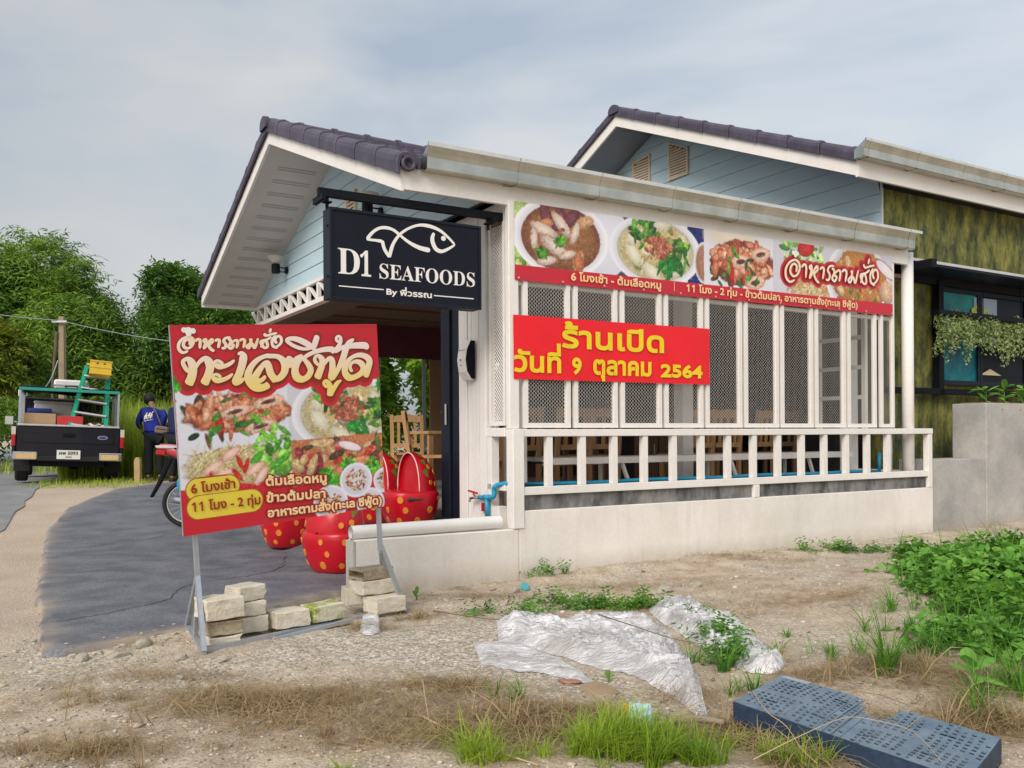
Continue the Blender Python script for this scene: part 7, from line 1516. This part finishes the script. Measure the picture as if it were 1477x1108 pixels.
# curtain of trailing plants before the neighbour's window
n = 520; rnd = np.random.default_rng(9); O = []; 
vt = thing('trailing_plant_row', 'row of pale green trailing plants hanging before the dark window', 'hanging plants', L2W(0, 0), ANG)
s0, z0 = on_side(1352, 455, .58); Vs = []; 
ns = 620; S_ = rnd.uniform(s0-.02, 11.5, ns); top = z0-.02+.04*np.sin(S_*9)+.0*S_; Lh = rnd.uniform(.20, .52, ns)*(1+.5*(vnoise(S_*5, S_*0)-.4)); T__ = rnd.uniform(.50, .62, ns)
k = 16; tt = np.arange(k)/k; P = np.stack([S_[:, None]+.02*np.sin(tt*9+S_[:, None]*7), np.repeat(T__[:, None], k, 1)+.02*np.cos(tt*7), top[:, None]-Lh[:, None]*tt], -1).reshape(-1, 3)
D = unit(rnd.normal(size=P.shape)+np.array([0, -.4, -.6])); V, F = quads(P, D, unit(rnd.normal(size=P.shape)), .030+.03*rnd.random(len(P)), .016+.012*rnd.random(len(P))); raw_mesh('foliage', V, F, L_vine, parent=vt)
g = G(); g.box(s0-.05, 11.5, .50, .62, z0-.06, z0+.0); g.build('trough', M_black, vt)
for s in np.arange(s0+.1, 11.4, .9): g = G(); g.tube([(s, .56, z0), (s, .56, 3.26)], .006, 6); g.build('hanger', M_black, vt)

# ================================================================== rubble and litter
def rock_mesh(seed, flat=.6, sub=2):
    bm = bmesh.new(); bmesh.ops.create_icosphere(bm, subdivisions=sub, radius=1); rs = random.Random(seed); off = rs.random()*50
    pl = [(Vector([rs.gauss(0, 1) for _ in range(3)]).normalized(), rs.uniform(.55, .9)) for _ in range(9)]
    for v in bm.verts:
        for n_, d in pl:
            k = v.co.dot(n_)
            if k > d: v.co -= n_*(k-d)
        v.co.z *= flat; v.co *= 1+.05*rs.uniform(-1, 1)
    me = bpy.data.meshes.new('stone'); bm.to_mesh(me); bm.free(); return me
def stone(px, py, size, label, m=None, seed=1, flat=.5, name='stone', grp='loose stones on the bare soil'):
    p = on_ground(px, py); me = rock_mesh(seed, flat); me.materials.append(m or M_stone); o = bpy.data.objects.new(name, me); col.objects.link(o); o.location = (p.x, p.y, ghf(p.x, p.y)+size*flat*.3); o.scale = (size, size*.75, size); o.rotation_euler = (.1, .1, seed*1.3); return tag(o, label, 'stone', grp)
for i, (px, py, sz, lb) in enumerate(((258, 943, .055, 'pale flat stone just left of the stand foot'), (257, 968, .045, 'small stone below the stand foot on its left'), (540, 1013, .040, 'white angular stone alone on the brown soil'), (115, 942, .06, 'pale broken cement piece at the slab corner'), (165, 936, .075, 'pinkish broken lump at the slab edge'), (205, 925, .07, 'flat cement chip at the slab edge, nearest the stand'), (362, 1035, .025, 'small white shell-like stone on the dry grass'), (430, 960, .03, 'small grey stone among the gravel'), (316, 946, .05, 'low stone right in front of the stand leg'), (590, 905, .03, 'rounded pebble below the right block pile'), (740, 855, .06, 'pale slab chip in front of the white wall'), (1000, 852, .07, 'cream cement crust on the soil heap'), (955, 858, .09, 'broad cream crust left of the soil heap'), (475, 995, .02, 'tiny white pebble on the soil'), (25, 1045, .04, 'brown stone at the left picture edge'), (1250, 858, .03, 'pale stone beside the creeping weeds'), (1305, 868, .04, 'white chip at the edge of the weeds'), (820, 865, .045, 'grey chip behind the trailing weeds'), (1220, 985, .05, 'cream lump beside the crate'), (680, 925, .03, 'small grey lump of gravel below the right block pile'))):
    stone(px, py, sz, lb, None, i+1)
stone(815, 985, .075, 'reddish broken floor tile below the plastic sheet', M_brick, 31, .22, 'tile_piece', None); stone(700, 850, .09, 'pink-grey tile fragment near the wall foot', mat('pinkish_tile', (.42, .32, .27), .9), 32, .15, 'tile_piece', None)
stone(858, 1000, .12, 'brown flat board under the plastic sheet', mat('brown_board', (.33, .24, .15), .9), 33, .12, 'board_piece', None)
# gravel
base = rock_mesh(3, .7, 1); bv = np.array([v.co[:] for v in base.vertices]); bf = np.array([p.vertices[:] for p in base.polygons]); rnd = np.random.default_rng(5)
n = 19000; y = 2.6+6.2*rnd.random(n)**1.25; x = (rnd.random(n)*1.25-.62)*y*1.0
gd = np.interp(fbm(x*1.3, y*1.3), [.35, .6], [.25, 1.]); s = (x-OX)*SX+(y-OY)*SY; t = (x-OX)*TX+(y-OY)*TY
right_edge = np.interp(y, [4.83, 5.48, 6.66, 7.5], [-2.52, -1.98, -1.36, -.07]); on_slab = (y > 4.8) & (x < right_edge-.12*rnd.random(n)**2*2) & (x > np.interp(y, [4.83, 6.34, 7.5], [-2.58, -3.42, -4.05])); keep = (rnd.random(n) < gd) & ~((t > -.12) & (s > -1.4)) & ~on_slab & (rnd.random(n) < np.where(x < -3.0, .15, 1))
x = x[keep]; y = y[keep]; n = len(x); sc = .0035+.009*rnd.random(n)**3+.0025*rnd.random(n); big = rnd.random(n) < .05; sc[big] *= 2.2; a = rnd.random(n)*6.28
bx2 = bv[None]*sc[:, None, None]*np.array([1., .8, .7])*(1+.3*rnd.normal(size=(n, 1, 3))); X = bx2[..., 0]*np.cos(a)[:, None]-bx2[..., 1]*np.sin(a)[:, None]+x[:, None]; Y = bx2[..., 0]*np.sin(a)[:, None]+bx2[..., 1]*np.cos(a)[:, None]+y[:, None]; Z = bx2[..., 2]+(gh(x, y)+sc*.15+.035*((y > 4.9) & (x < np.interp(y, [4.83, 5.48, 6.66, 7.5], [-2.52, -1.98, -1.36, -.07])) & (x > np.interp(y, [4.83, 6.34, 7.5], [-2.55, -3.40, -4.0]))))[:, None]
V = np.stack([X, Y, Z], -1).reshape(-1, 3); F = (bf[None]+(np.arange(n)*len(bv))[:, None, None]).reshape(-1, 3); mi = np.repeat(rnd.choice(4, n, p=[.45, .25, .2, .1]), len(bf))
o = raw_mesh('gravel', V, F, [mat('gravel_tan', (.50, .42, .31), .95, nscale=30), mat('gravel_grey', (.36, .335, .30), .95, nscale=30), mat('gravel_pale', (.64, .60, .52), .95, nscale=30), mat('gravel_brown', (.25, .18, .12), .95, nscale=30)], mi); tag(o, 'loose gravel and grit scattered over the soil', 'gravel', kind='stuff')
# rubble crumbs along the slab edge and the wall foot
V_ = []; F_ = []; b = 0; cnt = 0
def crumbs(path, n, size, spread, seed):
    global V_, F_, b
    rs = np.random.default_rng(seed); P_ = np.array([on_ground(*p)[:2] for p in path]); k = len(P_)-1
    for i in range(n):
        j = rs.integers(k); u = rs.random(); p = P_[j]*(1-u)+P_[j+1]*u+rs.normal(0, spread, 2); sz = size*(.35+rs.random()**2); q = bv*sz*np.array([1, .8, .5])*(1+.25*rs.normal(size=(1, 3))); th = rs.random()*6.28; c, s_ = math.cos(th), math.sin(th)
        V_.append(np.stack([q[:, 0]*c-q[:, 1]*s_+p[0], q[:, 0]*s_+q[:, 1]*c+p[1], q[:, 2]+ghf(*p)+sz*.1], 1)); F_.append(bf+b); b += len(bv)
crumbs([(60, 942), (165, 930), (262, 905), (340, 880), (500, 842)], 190, .022, .05, 1); crumbs([(600, 848), (800, 835), (1000, 818), (1200, 802), (1300, 795)], 230, .020, .05, 2); crumbs([(56, 942), (54, 860), (54, 790)], 90, .012, .04, 9); crumbs([(100, 990), (400, 960), (600, 960), (500, 1040), (200, 1060)], 260, .014, .3, 6); crumbs([(700, 880), (900, 860), (1100, 900), (1250, 850)], 220, .016, .25, 7); crumbs([(620, 865), (760, 870)], 60, .03, .1, 3); crumbs([(800, 850), (1000, 835), (1250, 815)], 300, .012, .18, 8); crumbs([(700, 960), (850, 985), (960, 1030)], 120, .018, .10, 4); crumbs([(1140, 960), (1300, 940)], 60, .02, .15, 5)
o = raw_mesh('rubble_crumbs', np.concatenate(V_), np.concatenate(F_), M_stone); tag(o, 'broken cement crumbs along the slab edge and the foot of the wall', 'rubble', kind='stuff')
M_crack = mat('crack_shadow', (.035, .035, .04), .95)
for i, pts in enumerate(([(-2.9, 5.6), (-2.5, 6.3), (-2.55, 7.0), (-2.1, 7.7), (-2.2, 8.6)], [(-3.9, 7.6), (-3.3, 7.9), (-2.9, 7.7), (-2.4, 8.0)], [(-4.9, 9.6), (-4.2, 9.9), (-3.9, 10.6), (-3.2, 10.9)])):
    P_ = [p+rng.normal(0, .012, 2) for p in spline(pts, 14)]; V_c = []; 
    for j, p in enumerate(P_): w = .0022+.0025*rng.random(); z = float(slab_h(p[0], p[1]))+.003; V_c += [(p[0]-w, p[1]+w*.5, z), (p[0]+w, p[1]-w*.5, z)]
    g = G(); g.add(V_c, [(2*j, 2*j+1, 2*j+3, 2*j+2) for j in range(len(P_)-1)]); g.build('slab_crack', M_crack, slab)
# crumpled plastic sheets
mp_ = bpy.data.materials.new('white_plastic_film'); mp_.use_nodes = True; t = mp_.node_tree; bs = t.nodes['Principled BSDF']; bs.inputs['Base Color'].default_value = (.86, .85, .87, 1); bs.inputs['Roughness'].default_value = .2; bs.inputs['Specular IOR Level'].default_value = .9
tcn = t.nodes.new('ShaderNodeTexCoord'); nz = t.nodes.new('ShaderNodeTexNoise'); nz.inputs['Scale'].default_value = 5; nz.inputs['Detail'].default_value = 4; t.links.new(tcn.outputs['Object'], nz.inputs[0]); mr = t.nodes.new('ShaderNodeMapRange'); mr.inputs[1].default_value = .35; mr.inputs[2].default_value = .65; mr.inputs[3].default_value = .42; mr.inputs[4].default_value = .96; t.links.new(nz.outputs[0], mr.inputs[0]); t.links.new(mr.outputs[0], bs.inputs['Alpha'])
n5 = t.nodes.new('ShaderNodeTexNoise'); n5.inputs['Scale'].default_value = 13; n5.inputs['Detail'].default_value = 5; n5.inputs['Distortion'].default_value = 1.2; mp5 = t.nodes.new('ShaderNodeMapping'); mp5.inputs['Scale'].default_value = (.9, 3.2, 1.5); mp5.inputs['Rotation'].default_value = (0, 0, R(38)); t.links.new(tcn.outputs['Object'], mp5.inputs[0]); t.links.new(mp5.outputs[0], n5.inputs[0]); b5 = t.nodes.new('ShaderNodeBump'); b5.inputs['Strength'].default_value = 1.; b5.inputs['Distance'].default_value = .035; t.links.new(n5.outputs[0], b5.inputs['Height']); t.links.new(b5.outputs[0], bs.inputs['Normal'])
def sheet(name, label, up_, lo_, amp, seed, m=mp_, nu=150, nv=60, cat='plastic sheet', h0=.03):
    U = np.array([on_ground(*p)[:2] for p in up_]); L_2 = np.array([on_ground(*p)[:2] for p in lo_]); tt = np.linspace(0, 1, nu); ui = np.linspace(0, 1, len(U))
    ux = np.array(spline(U, 12)); lx = np.array(spline(L_2, 12)); ui = np.linspace(0, 1, len(ux)); ux = np.stack([np.interp(tt, ui, ux[:, i]) for i in (0, 1)], 1); li = np.linspace(0, 1, len(lx)); lx = np.stack([np.interp(tt, li, lx[:, i]) for i in (0, 1)], 1)
    jit = .03*(fbm(tt*14+seed, tt*0+1)-.47); ux = ux+jit[:, None]*np.array([.3, 1]); jit = .05*(fbm(tt*12+seed, tt*0+7)-.47); lx = lx+jit[:, None]*np.array([.3, 1]); v = np.linspace(0, 1, nv)[None, :, None]; XY = ux[:, None, :]*(1-v)+lx[:, None, :]*v; X, Y = XY[..., 0], XY[..., 1]
    r1 = 1-np.minimum(1, np.abs(2*fbm(X*3+seed, Y*5, 3)-.95)*3.2); r2 = 1-np.minimum(1, np.abs(2*fbm(X*9+seed*3+Y*5, Y*16-X*6, 3)-.95)*3.5); ev = np.minimum(1, 5*np.minimum(v[..., 0], 1-v[..., 0]))*np.minimum(1, 10*np.minimum(tt, 1-tt))[:, None]
    Z = gh(X, Y)+.006+ev*(h0+amp*.75*fbm(X*2.2+seed, Y*3, 2)*1.2+amp*.55*r1+amp*.40*r2)+.002*(fbm(X*40, Y*40, 2)-.4); V = np.stack([X, Y, Z], -1).reshape(-1, 3); i = np.arange(nu*nv).reshape(nu, nv); F = np.stack([i[:-1, :-1], i[1:, :-1], i[1:, 1:], i[:-1, 1:]], -1).reshape(-1, 4)
    o = raw_mesh(name, V, F, m, smooth=True); return tag(o, label, cat)
sheet('plastic_sheet', 'crumpled translucent white plastic sheet, the nearer and larger of two', [(712, 898), (745, 893), (800, 905), (850, 893), (920, 890), (960, 920), (985, 960), (1005, 1000), (1018, 1040)], [(716, 928), (748, 934), (800, 945), (845, 962), (880, 972), (920, 985), (955, 1005), (985, 1025), (1008, 1046)], .07, 3, h0=.008)
sheet('plastic_sheet', 'crumpled white plastic sheet behind the nearer one, towards the wall', [(945, 868), (985, 868), (1025, 888), (1060, 906), (1090, 932), (1118, 960), (1132, 972)], [(932, 886), (960, 908), (990, 928), (1020, 948), (1052, 970), (1088, 984), (1120, 986)], .065, 8, h0=.010)
sheet('plastic_scrap', 'flattened clear plastic scrap left of the plastic sheets', [(680, 930), (740, 928), (800, 950), (850, 985)], [(690, 955), (730, 965), (790, 975), (840, 990)], .02, 12, nu=60, nv=30, h0=.004)
sheet('plastic_scrap', 'pale blue-green plastic bag in the bright grass', [(900, 1048), (915, 1044), (935, 1050)], [(898, 1072), (918, 1078), (938, 1070)], .05, 17, nu=40, nv=30, m=mat('aqua_film', (.45, .66, .64), .4), h0=.03)
sheet('plastic_scrap', 'small bright blue scrap at the foot of the white wall', [(748, 848), (754, 846), (760, 848)], [(748, 851), (754, 852), (760, 851)], .01, 19, nu=20, nv=12, m=mat('cyan_film', (.05, .42, .48), .4), h0=.01)
sheet('plastic_scrap', 'yellow plastic strip at the edge of the bright grass', [(893, 1028), (910, 1034), (927, 1046)], [(890, 1032), (907, 1042), (924, 1053)], .01, 21, nu=30, nv=10, m=mat('yellow_film', (.66, .46, .03), .4), h0=.02)
sheet('plastic_scrap', 'white torn packet standing beside the right foot of the stand', [(518, 893), (530, 888), (544, 892)], [(514, 910), (530, 915), (546, 908)], .03, 23, nu=30, nv=20, h0=.008)
# broken blue crate lying upside down
A0 = on_ground(1124, 979, .095); C0 = on_ground(1437, 1074, .085); du = (C0-A0); LU = du.length+.0; du.normalize(); dvv = Vector((0, 0, 1)).cross(du)*-1; dvv.normalize()
B0 = on_ground(1056, 1014, .095); LV = abs((B0-A0).dot(dvv))
dv = (B0-A0).normalized()
ct = thing('broken_crate', 'slate blue perforated plastic crate, upside down and broken, in the lower right corner', 'crate', A0)
M3 = Matrix((du, dv, du.cross(dv)*-1 if du.cross(dv).z < 0 else du.cross(dv))).transposed()
def ctp(u, v, w): return tuple(du*u+dv*v+Vector((0, 0, w)))
LV = .50; g = G(); CU, CV = 30, 14; cu, cv = LU/CU, LV/CV; rs = random.Random(3)
def broken(i, j): # notch in the back edge
    u = i/CU; return (.40 < u < .60 and j < 3*math.sin(math.pi*(u-.40)/.20)+rs.random()*.8)
for i in range(CU):
    for j in range(CV):
        if broken(i, j): continue
        u0, v0 = i*cu, j*cv; w = .010*math.sin(i*.2)*math.sin(j*.25)-.02*math.exp(-((i/CU-.5)/.08)**2)
        q = lambda a, b_: ctp(u0+a*cu, v0+b_*cv, w)
        blank = i in (0, 7, 14, 15, 22, 29) or j in (0, 7, 13)
        hu, hv = (.27, .34) if (i*7+j*3) % 5 else (.18, .26)
        if (i % 7 in (3, 4)) and j in (3, 10): hu, hv = .46, .40
        if blank and rs.random() < .85: g.add([q(0, 0), q(1, 0), q(1, 1), q(0, 1)], [(0, 1, 2, 3)]); continue
        a0, a1, b0_, b1 = .5-hu, .5+hu, .5-hv, .5+hv
        g.add([q(0, 0), q(1, 0), q(1, 1), q(0, 1), q(a0, b0_), q(a1, b0_), q(a1, b1), q(a0, b1)], [(0, 1, 5, 4), (1, 2, 6, 5), (2, 3, 7, 6), (3, 0, 4, 7)])
g.build('perforated_base', M_bluecrate, ct, solid=.005)
M_bcd = mat('dark_blue_plastic', (.03, .055, .10), .55, c2=(.02, .035, .07), nscale=20, fine=.15)
for a, b_ in (((0, 0), (0, LV)), ((0, LV), (LU, LV)), ((LU, 0), (LU, LV)), ((0, 0), (LU*.40, 0)), ((LU*.6, 0), (LU, 0))):
    g = G(); p, q = ctp(*a, -.052), ctp(*b_, -.052); g.beam(p, q, .008, .098); g.build('crate_wall', M_bluecrate if a == b_ else M_bcd, ct)
for i in range(6): g = G(); g.beam(ctp(-.008, .04+i*.085, -.008), ctp(-.008, .04+i*.085, -.095), .012, .008); g.build('crate_rib', M_bcd, ct)
g = G(); g.beam(ctp(.02, .03, .006), ctp(.16, .02, .006), .03, .003); g.build('scuff_strip', mat('scuffed_plastic', (.33, .38, .42), .6), ct)
